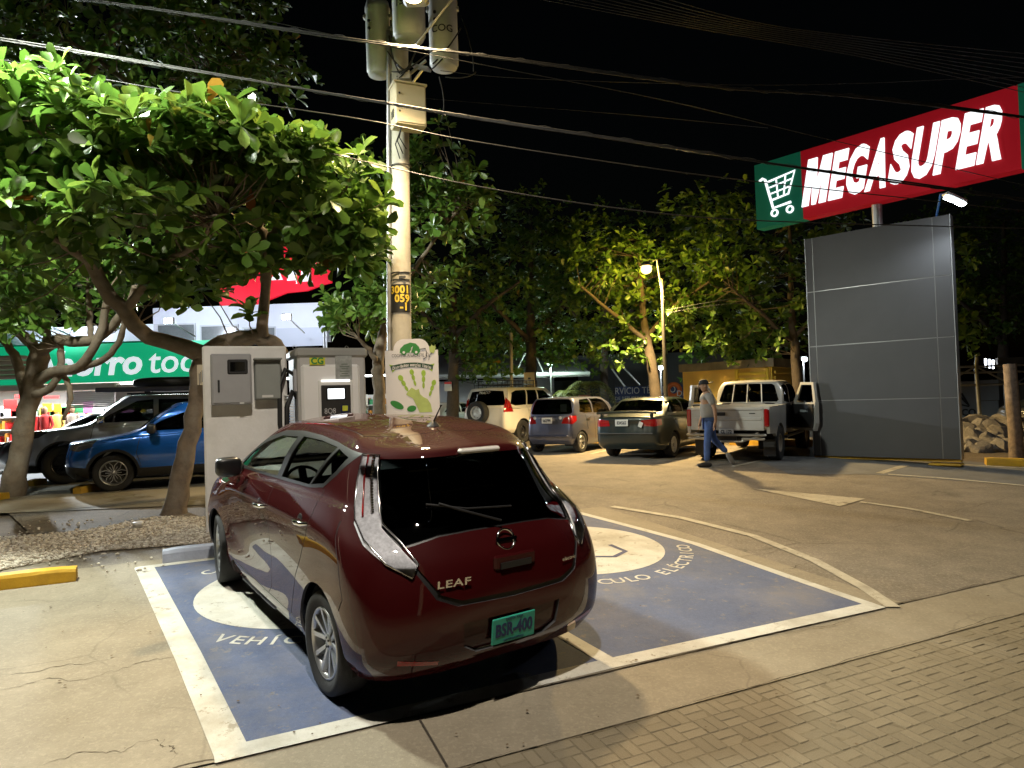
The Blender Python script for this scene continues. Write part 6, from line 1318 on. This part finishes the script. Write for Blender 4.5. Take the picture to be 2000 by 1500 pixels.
wp_ = gp(1986, 897); post = MB(); random.seed(4); post.tube([(0, 0, -.2), (.0, 0, .6), (-.03, 0, 1.3), (-.05, 0, 1.98)], [.14, .13, .125, .12], 12); o = post.build('wooden_post', M('weathered_post', (.26, .20, .15), .9, var=.4, vs=9, bump=.8, bs=25), loc=wp_); tag(o, 'round weathered wooden post standing by the yellow kerb', 'post')
bm_ = thing('box_lantern', 'flat grey sign board edge with white lamps above the truss fence', 'lamp', at(1955, 705, 24)); MB().box((.3, 0, 0), (.9, .1, .22)).build('board', M('board_grey', (.22, .21, .19), .7), bm_)
for k in range(3): MB().box((-.55+.13*k, -.02, -.05-.03*k), (.05, .04, .30)).build('lamp_tube', glow('tube_white', (.85, .9, 1.), 9.), bm_)
rm_ = M('rubble_grey', (.26, .235, .20), .9, var=.3, vs=5, bump=.7, bs=14); rk_ = []
for v in range(5):
    b = bmesh.new(); bmesh.ops.create_icosphere(b, subdivisions=2, radius=1); rg = np.random.default_rng(50+v)
    pl = [(Vector(rg.normal(size=3)).normalized(), rg.uniform(.55, .85)) for _ in range(9)]
    for vv in b.verts:
        for nn, d in pl:
            e = vv.co.dot(nn)-d
            if e > 0: vv.co -= nn*e
    me = bpy.data.meshes.new('rock'); b.to_mesh(me); b.free(); me.materials.append(rm_); rk_.append(me)
random.seed(8); cnt = 0
for row, (pyb, n_, hz) in enumerate(((888, 10, .05), (876, 11, .16), (864, 10, .34), (852, 9, .5), (843, 7, .66))):
    for k in range(n_):
        px = 1876+(k+.5+random.uniform(-.3, .3))*(136/n_); Y = 15.6+row*.35+random.uniform(-.15, .15)
        p = at(px, 880, Y); s_ = random.uniform(.17, .30); o = omesh('rock', rk_[cnt % 5], None, Matrix.Translation((p.x, p.y, G(p.x, p.y)+hz*.85)) @ Matrix.Rotation(random.uniform(0, 6), 4, Vector((random.random(), random.random(), 1)).normalized()) @ Matrix.Diagonal((s_*random.uniform(.9, 1.4), s_, s_*random.uniform(.6, .9), 1))); cnt += 1
        tag(o, 'rough grey rock in the heap between the dark pylon and the post', 'rock', 'rocks in the rubble heap')
sheet('rubble_ground', [(8.9, 14.4), (9.4, 13.9), (13, 12.6), (16, 16), (11, 20), (8.5, 17)], .006, earth, .8)
# car glimpsed behind the post
rt = car_root('silver_saloon', 'silver saloon nose glimpsed between the rocks and the post', at(2150, 850, 20.0), radians(200))
net = genet(2.6+.85, -1.0, .87, .20, .95, 1.44, 2.2, 1.0, 1.45, .0, -.5, 1.02, .76, 1.0, wr=.74)
build_car(rt, net, M('silver_paint', (.45, .47, .50), .3, .5, coat=.8), 42, 34, [[(-.2,1.06),(.1,1.30),(.72,1.35),(.74,1.04)], [(.82,1.04),(1.75,1.03),(1.25,1.35),(.80,1.355)]], 2.6, 1.6, .32, .21, .22, 'five', PAL['alloy'], .36, front=[(-.01,1.03),(.62,1.03),(.52,1.33),(-.01,1.36)], W=.87, cabin=(1.0, .85))
# notices on trunks
def notice(label, px0, px1, py0, py1, Y, m, extra=None, rz=0.):
    a, b = at(px0, py1, Y), at(px1, py0, Y); c = (a+b)/2; o = thing('notice', label, 'notice', c, rz); MB().box((0, 0, 0), (abs(b.x-a.x), .012, abs(b.z-a.z))).build('sheet', m, o)
    if extra: extra(o, abs(b.x-a.x), abs(b.z-a.z))
    return o
def lines(o, w, h):
    for k in range(3): bx('print_line', (0, -.009, -h*.32-.05*k), (w*.8, .004, .018), ik, o)
    MB().box((0, -.008, h*.1), (w*.25, .004, h*.12)).build('print_mark', ik, o)
notice('cream notice nailed to the sturdy almond trunk above the off-road wagon', 1024, 1044, 727, 757, 23.6, M('notice_cream', (.55, .48, .34), .7), lines); notice('small white notice with red heading on the trunk left of the wagon', 868, 882, 746, 764, 22.7, PAL['plate'], lambda o, w, h: bx('red_heading', (0, -.009, h*.4), (w*.98, .006, h*.25), cm[0], o))
notice('hand painted cream board wedged on the leaning almond trunk', 386, 402, 712, 752, 9.45, M('board_cream', (.60, .52, .38), .7), lambda o, w, h: [bx('painted_stroke', (-.03+.02*k, -.009, -.06+.02*k), (.008, .004, .16), ik, o) for k in range(4)], .0)
o = thing('pavement_sign', 'grey and pink standing sign between the small hatchback and the saloon', 'sign', at(1142, 790, 25.)); MB().box((0, 0, -.35), (.42, .05, 1.4)).build('board', M('sign_grey_green', (.22, .27, .26), .6), o); MB().box((0, -.03, .26), (.42, .02, .16)).build('heading', M('sign_pink', (.5, .25, .24), .6), o); MB().lathe([(.10, 0), (.10, -.02), (.13, -.02), (.13, 0)], 20, 'Y', (0, -.03, -.1), close=True).build('ring_mark', PAL['plate'], o)
th_ = thing('thin_pole', 'thin bare pole rising beside the sturdy almond trunk', 'pole', at(998, 800, 23.)); tb('pole', [(0, 0, -1.), at(998, 650, 23.)-th_.location], .055, M('thin_pole_paint', (.34, .31, .24), .7), th_)
# ------------------------------------------------------------------ the maroon hatchback on the charging bay
def hero_car():
    O = Vector((-.5105, 4.7658, 0)); O.z = G(O.x, O.y)
    root = thing('hatchback_car', 'shiny dark red five door hatchback parked on the blue charging bay', 'car', O, 2.19117, slope=True)
    paint = M('maroon_paint', (.034, .0016, .0021), .6, .0, coat=.9, spec=.05, var=.05, vs=2.)
    b = paint.node_tree.nodes['Principled BSDF']; b.inputs['Coat Roughness'].default_value = .012
    net = [
     [(3.48,0,.22),(3.40,.50,.20),(3.12,.76,.20),(2.7,.82,.20),(2.0,.83,.20),(1.1,.83,.20),(0,.82,.22),(-.50,.77,.25),(-.65,.46,.26),(-.68,0,.27)],
     [(3.63,0,.36),(3.54,.5,.35),(3.20,.82,.35),(2.7,.875,.34),(2,.862,.31),(1.1,.867,.31),(0,.88,.36),(-.56,.835,.38),(-.745,.50,.40),(-.775,0,.40)],
     [(3.66,0,.55),(3.56,.5,.56),(3.2,.84,.58),(2.7,.885,.6),(2,.855,.55),(1.1,.865,.55),(0,.895,.58),(-.57,.855,.58),(-.775,.50,.59),(-.80,0,.59)],
     [(3.60,0,.68),(3.50,.5,.70),(3.14,.82,.76),(2.7,.885,.80),(2,.88,.80),(1.1,.885,.82),(0,.90,.84),(-.52,.86,.79),(-.755,.50,.745),(-.79,0,.74)],
     [(3.55,0,.76),(3.44,.48,.78),(3.10,.78,.88),(2.7,.855,.93),(2,.885,.97),(1.1,.89,1.00),(0,.885,1.03),(-.43,.83,.98),(-.69,.49,.91),(-.75,0,.90)],
     [(3.42,0,.83),(3.32,.45,.86),(3.02,.70,.97),(2.7,.79,1.02),(2.0,.835,1.08),(1.1,.84,1.115),(0,.81,1.15),(-.32,.735,1.10),(-.57,.43,1.06),(-.63,0,1.055)],
     [(2.85,0,1.05),(2.82,.35,1.05),(2.75,.62,1.06),(2.55,.745,1.07),(2.0,.79,1.125),(1.1,.795,1.165),(0.05,.765,1.20),(-.26,.69,1.16),(-.53,.40,1.13),(-.585,0,1.125)],
     [(2.4,0,1.31),(2.37,.3,1.305),(2.28,.56,1.285),(2.1,.68,1.29),(1.75,.72,1.335),(1.0,.73,1.38),(.12,.70,1.38),(-.15,.635,1.32),(-.42,.38,1.325),(-.47,0,1.33)],
     [(1.98,0,1.52),(1.95,.28,1.51),(1.88,.50,1.475),(1.72,.59,1.48),(1.45,.62,1.515),(.95,.63,1.54),(.18,.615,1.515),(-.085,.58,1.455),(-.33,.36,1.465),(-.42,0,1.485)],
     [(1.85,0,1.56),(1.82,.22,1.555),(1.7,.42,1.54),(1.5,.5,1.55),(1.25,.52,1.575),(.8,.525,1.588),(.25,.51,1.568),(0,.47,1.52),(-.25,.3,1.51),(-.34,0,1.52)],
     [(1.75,0,1.585),(1.65,0,1.595),(1.5,0,1.60),(1.3,0,1.61),(1.05,0,1.615),(.7,0,1.612),(.3,0,1.595),(.05,0,1.578),(-.1,0,1.56),(-.2,0,1.545)]]
    bm = body_bmesh(net, 82, 66); lay = bm.faces.layers.int.new('reg')
    S = (0, 1, 0); Rr = (-1, 0, 0); D = (-.72, .69, 0)
    cut(bm, lay, 99, side(circ(0, .325, .365)), S, cond=lambda c: c.y > .5)
    cut(bm, lay, 99, side(circ(2.7, .325, .365)), S, cond=lambda c: c.y > .5)
    # side windows: panes inside a black surround
    cut(bm, lay, 2, side([(2.24,1.15),(1.70,1.165),(1.13,1.19),(.985,1.485),(1.35,1.465),(1.75,1.37),(2.05,1.255)]), S)
    cut(bm, lay, 3, side([(1.03,1.195),(.47,1.215),(.26,1.475),(.55,1.495),(.885,1.495)]), S)
    cut(bm, lay, 4, side([(.44,1.22),(.25,1.25),(.13,1.34),(.06,1.43),(.225,1.468)]), S)
    cut(bm, lay, 5, side([(2.56,1.085),(2.3,1.115),(1.9,1.14),(1.1,1.172),(.45,1.197),(.24,1.225),(.10,1.32),(-.04,1.46),(.3,1.505),(.6,1.525),(.95,1.53),(1.35,1.505),(1.75,1.415),(2.15,1.262),(2.45,1.115)]), S)
    # windscreen
    cut(bm, lay, 6, [(5, y, z) for y, z in [(-.01,1.07),(.55,1.085),(.60,1.12),(.46,1.44),(.3,1.485),(-.01,1.495)]], (1, 0, 0), face=.25)
    # tail lamps, rear glass, hatch and its seam, bumper step
    lampo = [(-.045,.605,1.448),(-.11,.672,1.30),(-.19,.725,1.18),(-.27,.755,1.09),(-.42,.765,1.00),(-.585,.715,.91),(-.70,.615,.845),(-.66,.56,.90),(-.545,.60,.985),(-.40,.645,1.075),(-.33,.63,1.15),(-.27,.61,1.25),(-.20,.585,1.36),(-.15,.545,1.452)]
    cut(bm, lay, 7, lampo, D)
    cut(bm, lay, 8, rear([(-.01,1.462),(.36,1.446),(.56,1.435),(.615,1.33),(.66,1.20),(.665,1.07),(.60,.995),(.4,1.035),(.2,1.045),(-.01,1.048)]), Rr, face=.12)
    cut(bm, lay, 9, rear([(-.01,.685),(.35,.695),(.47,.74),(.56,.87),(.60,.95),(.63,.985),(.60,.980),(.4,1.022),(.2,1.032),(-.01,1.035)]), Rr, face=.12)
    cut(bm, lay, 10, rear([(-.01,.655),(.38,.668),(.50,.72),(.59,.87),(.66,.98),(.70,1.06),(.64,1.06),(-.01,1.06)]), Rr, face=.12)
    cut(bm, lay, 11, rear([(-.01,.36),(.24,.365),(.33,.42),(.345,.565),(-.01,.56)]), Rr, face=.12)
    cut(bm, lay, 12, rear([(.47,.335),(.70,.375),(.70,.405),(.47,.362)]), Rr, face=.05)
    # door shut lines and fuel seam: narrow dark gaps
    def strip(P, w=.0035):
        a = []; b2 = []
        for i, p in enumerate(P):
            q0, q1 = P[max(i-1, 0)], P[min(i+1, len(P)-1)]; dx, dz = q1[0]-q0[0], q1[1]-q0[1]; l = sqrt(dx*dx+dz*dz); a.append((p[0]-dz/l*w, p[1]+dx/l*w)); b2.append((p[0]+dz/l*w, p[1]-dx/l*w))
        return side(a+b2[::-1])
    cut(bm, lay, 20, strip([(1.06,1.165),(1.03,.9),(1.02,.6),(1.03,.40),(1.10,.335)]), S)
    cut(bm, lay, 20, strip([(2.32,1.09),(2.34,.9),(2.25,.6),(2.22,.40),(2.16,.335)]), S)
    cut(bm, lay, 20, strip([(.22,1.22),(.16,1.08),(.19,.95),(.30,.78),(.44,.62),(.52,.44),(.56,.335)]), S)
    cut(bm, lay, 20, strip([(2.16,.335),(1.10,.330),(.56,.335)], .006), S)
    cut(bm, lay, 20, strip([(-.20,1.10),(-.33,.90),(-.40,.70),(-.34,.62)], .004), S)
    ys = np.linspace(0, .53, 9); sx = [-.02+.16*(y/.53)**2 for y in ys]
    cut(bm, lay, 20, [(x+.004, y, 2) for x, y in zip(sx, ys)]+[(x-.004, y, 2) for x, y in zip(sx[::-1], ys[::-1])], (0, 0, 1), face=.3)
    rs = [(1.85,.455),(1.5,.505),(1.1,.525),(.7,.53),(.3,.53),(.14,.53)]
    cut(bm, lay, 20, [(x, y+.005, 2) for x, y in rs]+[(x, y-.005, 2) for x, y in rs[::-1]], (0, 0, 1), face=.3)
    cut(bm, lay, 21, side([(2.2,.33),(.5,.33),(.42,.20),(2.28,.20)]), S)
    # parts
    body = omesh('body', part_mesh(bm, lay, (0,), 'body', paint, thick=.018, inner=PAL['cloth']), root)
    omesh('door_gap', part_mesh(bm, lay, (20,), 'door_gap', PAL['trim'], push=-.004), root)['kind'] = 'stuff'
    omesh('sill_panel', part_mesh(bm, lay, (21,), 'sill_panel', paint, push=-.012), root)
    for s in 'LR':
        for r_, n_, m_ in ((2, 'front_window', 'clear'), (3, 'rear_window', 'tint'), (4, 'quarter_window', 'tint')): omesh(n_, part_mesh(bm, lay, (r_,), n_, PAL[m_], s, push=-.006), root)
        omesh('window_surround', part_mesh(bm, lay, (5,), 'window_surround', PAL['trim'], s, push=.001, thick=.03), root)
        tl = omesh('tail_lamp', part_mesh(bm, lay, (7,), 'tail_lamp', M('tail_lamp_housing', (.66, .66, .69), .5, .0, var=.3, vs=34), s, push=.004, thick=.03), root)
        omesh('lamp_lens', part_mesh(bm, lay, (7,), 'lamp_lens', glass('lamp_lens_clear', (.92, .93, .95), .92), s, push=.022), tl)
        sg = 1 if s == 'L' else -1
        ol = [Vector(p) for p in lampo]
        def onskin(p, h):                                    # nearest body point, lifted off the skin
            v = min((q for q in bm.verts if q.co.x < .2 and q.co.z > .7), key=lambda q: (q.co-p).length_squared); q = p-v.normal*(p-v.co).dot(v.normal)+v.normal*h; return (q.x, q.y*sg, q.z)
        rim_ = [onskin(p, .012) for p in ol]; tb('lens_rim', rim_+rim_[:1], .0065, PAL['chrome'], tl, 6)
        mid = lambda i, j, f: ol[i].lerp(ol[j], f)
        tb('red_strip', [onskin(mid(0, 13, .35), .012), onskin(mid(1, 12, .35), .012), onskin(mid(2, 11, .35), .012), onskin(mid(3, 10, .3), .012)], .007, PAL['redlens'], tl, 6)
        st = MB()
        for k in range(22):
            f = k/21*2.9; i = int(f); i = min(i, 2); p = mid(i, 13-i, .70).lerp(mid(i+1, 12-i, .70), f-i); st.box(onskin(p, .010), (.016, .016, .009))
        st.build('reflector_row', PAL['chrome'], tl)['kind'] = 'stuff'
        omesh('rear_reflector', part_mesh(bm, lay, (12,), 'rear_reflector', PAL['redlens'], s, push=.002), root)
    omesh('windscreen', part_mesh(bm, lay, (6,), 'windscreen', PAL['clear'], push=-.004), root)
    omesh('rear_glass', part_mesh(bm, lay, (8,), 'rear_glass', PAL['glass'], push=-.001), root)
    hatch = omesh('hatch', part_mesh(bm, lay, (9,), 'hatch', paint, push=.003, thick=.02), root)
    omesh('hatch_seam', part_mesh(bm, lay, (10,), 'hatch_seam', PAL['trim'], push=-.008), root)
    omesh('plate_recess', part_mesh(bm, lay, (11,), 'plate_recess', paint, push=-.022), root)
    # number plate with dark figures on green
    pl = MB(); R = Matrix.Rotation(-.09, 3, 'Y')
    pl.box((-.788, 0, .465), (.012, .31, .157), R=R, bev=.006); plate = pl.build('number_plate', M('green_number_plate', (.03, .33, .24), .45, var=.1, vs=8), root)
    ux, uy = Vector((0, -1, 0)), R@Vector((0, 0, 1)); nrm = ux.cross(uy); o0 = Vector((-.788, 0, .465))+nrm*.0075
    ink = M('plate_blue_ink', (.012, .03, .10), .5)
    text('plate_figures', 'BSR-400', ink, o0, ux, uy, .105, plate, xs=.74, offset=.0035, extrude=.001)
    text('plate_line', 'COSTA RICA', ink, o0+uy*.062, ux, uy, .022, plate, extrude=.0008)
    text('plate_line', 'CENTROAMERICA', ink, o0-uy*.062, ux, uy, .018, plate, extrude=.0008)
    # round emblem, name badge, handle plinth, wiper, high brake light, aerial
    n1 = Vector((-.92, 0, .38)).normalized(); Rm = Vector((0, 0, 1)).rotation_difference(n1).to_matrix()
    em = MB(); ec = Vector((-.712, 0, .972)); em.lathe([(.052, 0), (.057, .008), (.064, .008), (.067, 0)], 28, 'Z', ec, R=Rm); em.box(ec+n1*.006, (.018, .15, .008), R=Rm); em.build('emblem', PAL['chrome'], hatch)
    text('name_badge', 'LEAF', PAL['chrome'], (-.782, .40, .80), (-.14, -.99, 0), (-.10, 0, 1), .060, hatch, xs=1.5, offset=.001, extrude=.003, space=1.1)
    text('small_badge', 'electric', PAL['chrome'], (-.772, -.44, .80), (.16, -.98, 0), (-.10, 0, 1), .034, hatch, xs=1.2, extrude=.002)
    MB().box((-.772, -.02, .86), (.03, .30, .085), bev=.012).build('handle_plinth', paint, hatch)
    bx('handle_recess', (-.79, -.02, .842), (.012, .22, .036), PAL['trim'], hatch)
    wp = MB(); wp.tube([(-.665, 0, 1.075), (-.60, .25, 1.16), (-.545, .36, 1.20)], .009, 6); wp.tube([(-.63, -.1, 1.145), (-.60, .2, 1.16), (-.52, .43, 1.20)], .007, 6); wp.build('rear_wiper', PAL['trim'], root)
    MB().box((-.425, -.0, 1.478), (.05, .30, .032), bev=.012).build('high_brake_light', M('brake_light_lens', (.72, .70, .66), .2, .1, coat=.8), root)
    an = MB(); an.lathe([(0, .035), (.02, .03), (.05, .0)], 14, 'Z', (.16, 0, 1.585)); an.tube([(.16, 0, 1.61), (.05, 0, 1.735)], [.007, .004], 6); an.build('aerial', PAL['trim'], root)
    # chrome handles in shallow cups
    for s in (1, -1):
        for x, z in ((1.22, .965), (.30, 1.005)):
            m = MB(); cups = MB(); cups.lathe([(0, 0), (.045, .004), (.055, -.006)], 16, 'Y', (x+.03, s*.888, z), R=None); cups.build('handle_cup', PAL['trim'], root)
            pts = [(x+.10, s*.885, z-.004), (x+.07, s*.918, z+.002), (x, s*.926, z+.006), (x-.08, s*.918, z+.01), (x-.11, s*.886, z+.01)]
            m.tube(pts, [.010, .016, .018, .016, .010], 8); m.build('door_handle', PAL['chrome'], root)
        mi = MB(); mi.add([(1.84+.06*a, s*(.965+.10*b), 1.185+.08*c) for a, b, c in SUPER[0]], SUPER[1], True); me = mi.build('mirror', M('mirror_black', (.008, .008, .009), .35, coat=.4) if s > 0 else paint, root)
        MB().tube([(2.12, s*.80, 1.14), (2.02, s*.92, 1.16)], [.035, .03], 8).build('mirror_stalk', PAL['trim'], me)
    # cabin
    ib = MB(); ib.box((1.3, 0, .30), (3.0, 1.5, .10)); ib.box((-.1, 0, .72), (.9, 1.30, .5)); ib.build('cabin_floor', PAL['cloth'], root)
    ds = MB(); ds.prism([(2.75, 1.04), (2.25, 1.06), (1.95, 1.02), (1.9, .85), (2.05, .5), (2.75, .5)], lambda u, v, w: (u, w, v), -.70, .70); ds.build('dashboard', PAL['dash'], root)
    sw = MB(); Rw = Matrix.Rotation(-1.1, 3, 'Y'); sw.lathe([(.17+.014*cos(t), .014*sin(t)) for t in np.linspace(0, 2*pi, 7)], 24, 'Z', (1.78, .36, .98), R=Rw); sw.box((1.78, .36, .98), (.3, .06, .03), R=Rw); sw.build('steering_wheel', PAL['trim'], root)
    for x, ys in ((.95, (.36, -.36)), (.05, (.42, 0, -.42))):
        for y in ys:
            st = thing_part = MB(); w = .5 if x > .5 else .42
            st.box((x+.25, y, .58), (.5, w, .16), bev=.05); st.box((x-.04, y, .88), (.14, w, .58), bev=.05, R=Matrix.Rotation(-.2, 3, 'Y'))
            so = st.build('seat', PAL['cloth'], root); MB().box((x-.12, y, 1.25), (.09, .24, .15), bev=.035).build('headrest', PAL['cloth'], so)
    bx('inside_mirror', (1.85, 0, 1.42), (.03, .22, .06), PAL['trim'], root, bev=.01)
    MB().box((1.5, 0, .25), (3.5, 1.40, .05)).build('underbody', PAL['well'], root); arch_liner(root, 2.7, .316, .86, PAL['well'], .368)
    add_wheels(root, 2.7, 1.75, .316, .205, .222, 'five_pair', PAL['tyre'], PAL['alloy'], PAL['disc'], steer=-.12)
    bm.free(); return root
hero_car()
# ------------------------------------------------------------------ the walking man
def skin(name, V, E, Rr, mat, parent, root=0, lv=2):
    me = bpy.data.meshes.new(name); me.from_pydata([tuple(v) for v in V], E, []); o = bpy.data.objects.new(name, me); COL.objects.link(o)
    o.modifiers.new('s', 'SKIN'); 
    for i, r in enumerate(Rr):
        d = me.skin_vertices[0].data[i]; d.radius = (r, r) if not hasattr(r, '__len__') else r; d.use_root = (i == root); d.use_loose = False
    s = o.modifiers.new('u', 'SUBSURF'); s.levels = lv; s.render_levels = lv
    dg = bpy.context.evaluated_depsgraph_get(); dg.update(); nm = bpy.data.meshes.new_from_object(o.evaluated_get(dg)); bpy.data.objects.remove(o); nm.name = name
    nm.polygons.foreach_set('use_smooth', [True]*len(nm.polygons)); nm.materials.clear(); nm.materials.append(mat); return omesh(name, nm, parent)
mp = gp(1388, 911); man = thing('person', 'man in grey T-shirt, jeans and dark cap striding past the pickup tailgate', 'person', mp)
# he walks towards -x (left in the picture); +y is away from the camera
skn = M('skin_tan', (.27, .155, .095), .6); sht = M('grey_tshirt', (.20, .19, .175), .9, var=.08, vs=9, bump=.3, bs=12); jn = M('blue_jeans', (.035, .075, .22), .85, var=.25, vs=7, bump=.3, bs=30); shoe = M('grey_shoe', (.16, .15, .14), .7); capm = M('dark_cap', (.012, .012, .014), .8)
# body: head, neck, torso, arms with hands
V = [(0, 0, .95), (-.01, 0, 1.12), (-.02, 0, 1.32), (-.03, 0, 1.44), (-.045, 0, 1.50), (-.07, 0, 1.56), (-.085, 0, 1.64), (-.08, 0, 1.70),
     (-.02, -.185, 1.40), (.06, -.235, 1.16), (.075, -.215, .94), (.06, -.20, .86),  (-.02, .185, 1.40), (.02, .235, 1.15), (-.10, .215, .95), (-.13, .20, .87)]
E_ = [(0, 1), (1, 2), (2, 3), (3, 4), (4, 5), (5, 6), (6, 7), (3, 8), (8, 9), (9, 10), (10, 11), (3, 12), (12, 13), (13, 14), (14, 15)]
Rr = [(.12, .14), (.115, .135), (.12, .155), (.075, .10), .055, .072, .088, .06, .06, .042, .032, .030, .06, .042, .032, .030]
body = skin('body', V, E_, Rr, skn, man)
for hx, hy_, hz in ((.06, -.20, .86), (-.13, .20, .87)):
    pm = skin('hand', [(hx, hy_, hz+.03), (hx-.005, hy_, hz-.04), (hx-.01, hy_, hz-.075)], [(0, 1), (1, 2)], [(.022, .030), (.016, .038), (.012, .034)], skn, body, lv=1)
    for k, l in enumerate((.06, .07, .066, .05)): MB().tube([(hx-.01, hy_-.028+.019*k, hz-.07), (hx-.018, hy_-.029+.0195*k, hz-.07-l*.55), (hx-.034, hy_-.03+.02*k, hz-.07-l)], [.0095, .009, .007], 6).build('finger', skn, pm)
    MB().tube([(hx-.01, hy_-.03, hz-.02), (hx-.04, hy_-.04, hz-.05), (hx-.05, hy_-.035, hz-.085)], [.012, .010, .008], 6).build('thumb', skn, pm)
MB().tube([(-.165, 0, 1.625), (-.19, 0, 1.60), (-.172, 0, 1.588)], [.010, .014, .008], 6).build('nose', skn, body)
for s_ in (1, -1): MB().tube([(-.075, s_*.083, 1.64), (-.07, s_*.095, 1.615), (-.078, s_*.085, 1.59)], [.012, .014, .009], 6).build('ear', skn, body); MB().tube([(-.163, s_*.045, 1.635), (-.167, s_*.03, 1.637)], .009, 5).build('eye', M('eye_dark', (.02, .015, .012), .3), body)
bx('mouth', (-.165, 0, 1.562), (.01, .045, .010), M('lip', (.16, .06, .05), .6), body)
skin('t_shirt', [(0, 0, .90), (-.01, 0, 1.12), (-.02, 0, 1.32), (-.03, 0, 1.43), (-.02, -.185, 1.395), (.035, -.225, 1.22), (-.02, .185, 1.395), (.005, .225, 1.22)], [(0, 1), (1, 2), (2, 3), (3, 4), (4, 5), (3, 6), (6, 7)], [(.142, .172), (.138, .160), (.140, .178), (.088, .115), .078, .066, .078, .066], sht, man)
# legs: near leg planted ahead, far leg pushing off behind with its heel lifted
skin('jeans', [(0, 0, .95), (-.02, -.09, .88), (-.075, -.095, .48), (-.10, -.095, .10), (0.02, .09, .88), (.12, .095, .52), (.37, .095, .26)], [(0, 1), (1, 2), (2, 3), (0, 4), (4, 5), (5, 6)], [(.13, .155), .098, .072, .062, .098, .074, .058], jn, man)
so_ = MB(); so_.add([(-.145+.145*a, -.095+.052*b, .045+.05*c) for a, b, c in superell(8, .75)[0]], superell(8, .75)[1], True); so_.build('shoe', M('black_shoe', (.02, .02, .02), .6), man)
so_ = MB(); Rs = Matrix.Rotation(1.05, 3, 'Y'); so_.add([tuple(Vector((.43, .095, .135))+Rs@Vector((.14*a, .05*b, .05*c))) for a, b, c in superell(8, .75)[0]], superell(8, .75)[1], True); so_.build('shoe', shoe, man)
cp = MB(); cp.add([(-.078+.098*a, .092*b, 1.665+.085*max(c, -.25)) for a, b, c in superell(9, .95)[0]], superell(9, .95)[1], True); cp.box((.045, 0, 1.675), (.13, .14, .014), bev=.006, R=Matrix.Rotation(-.25, 3, 'Y')); cp.build('cap', capm, man)
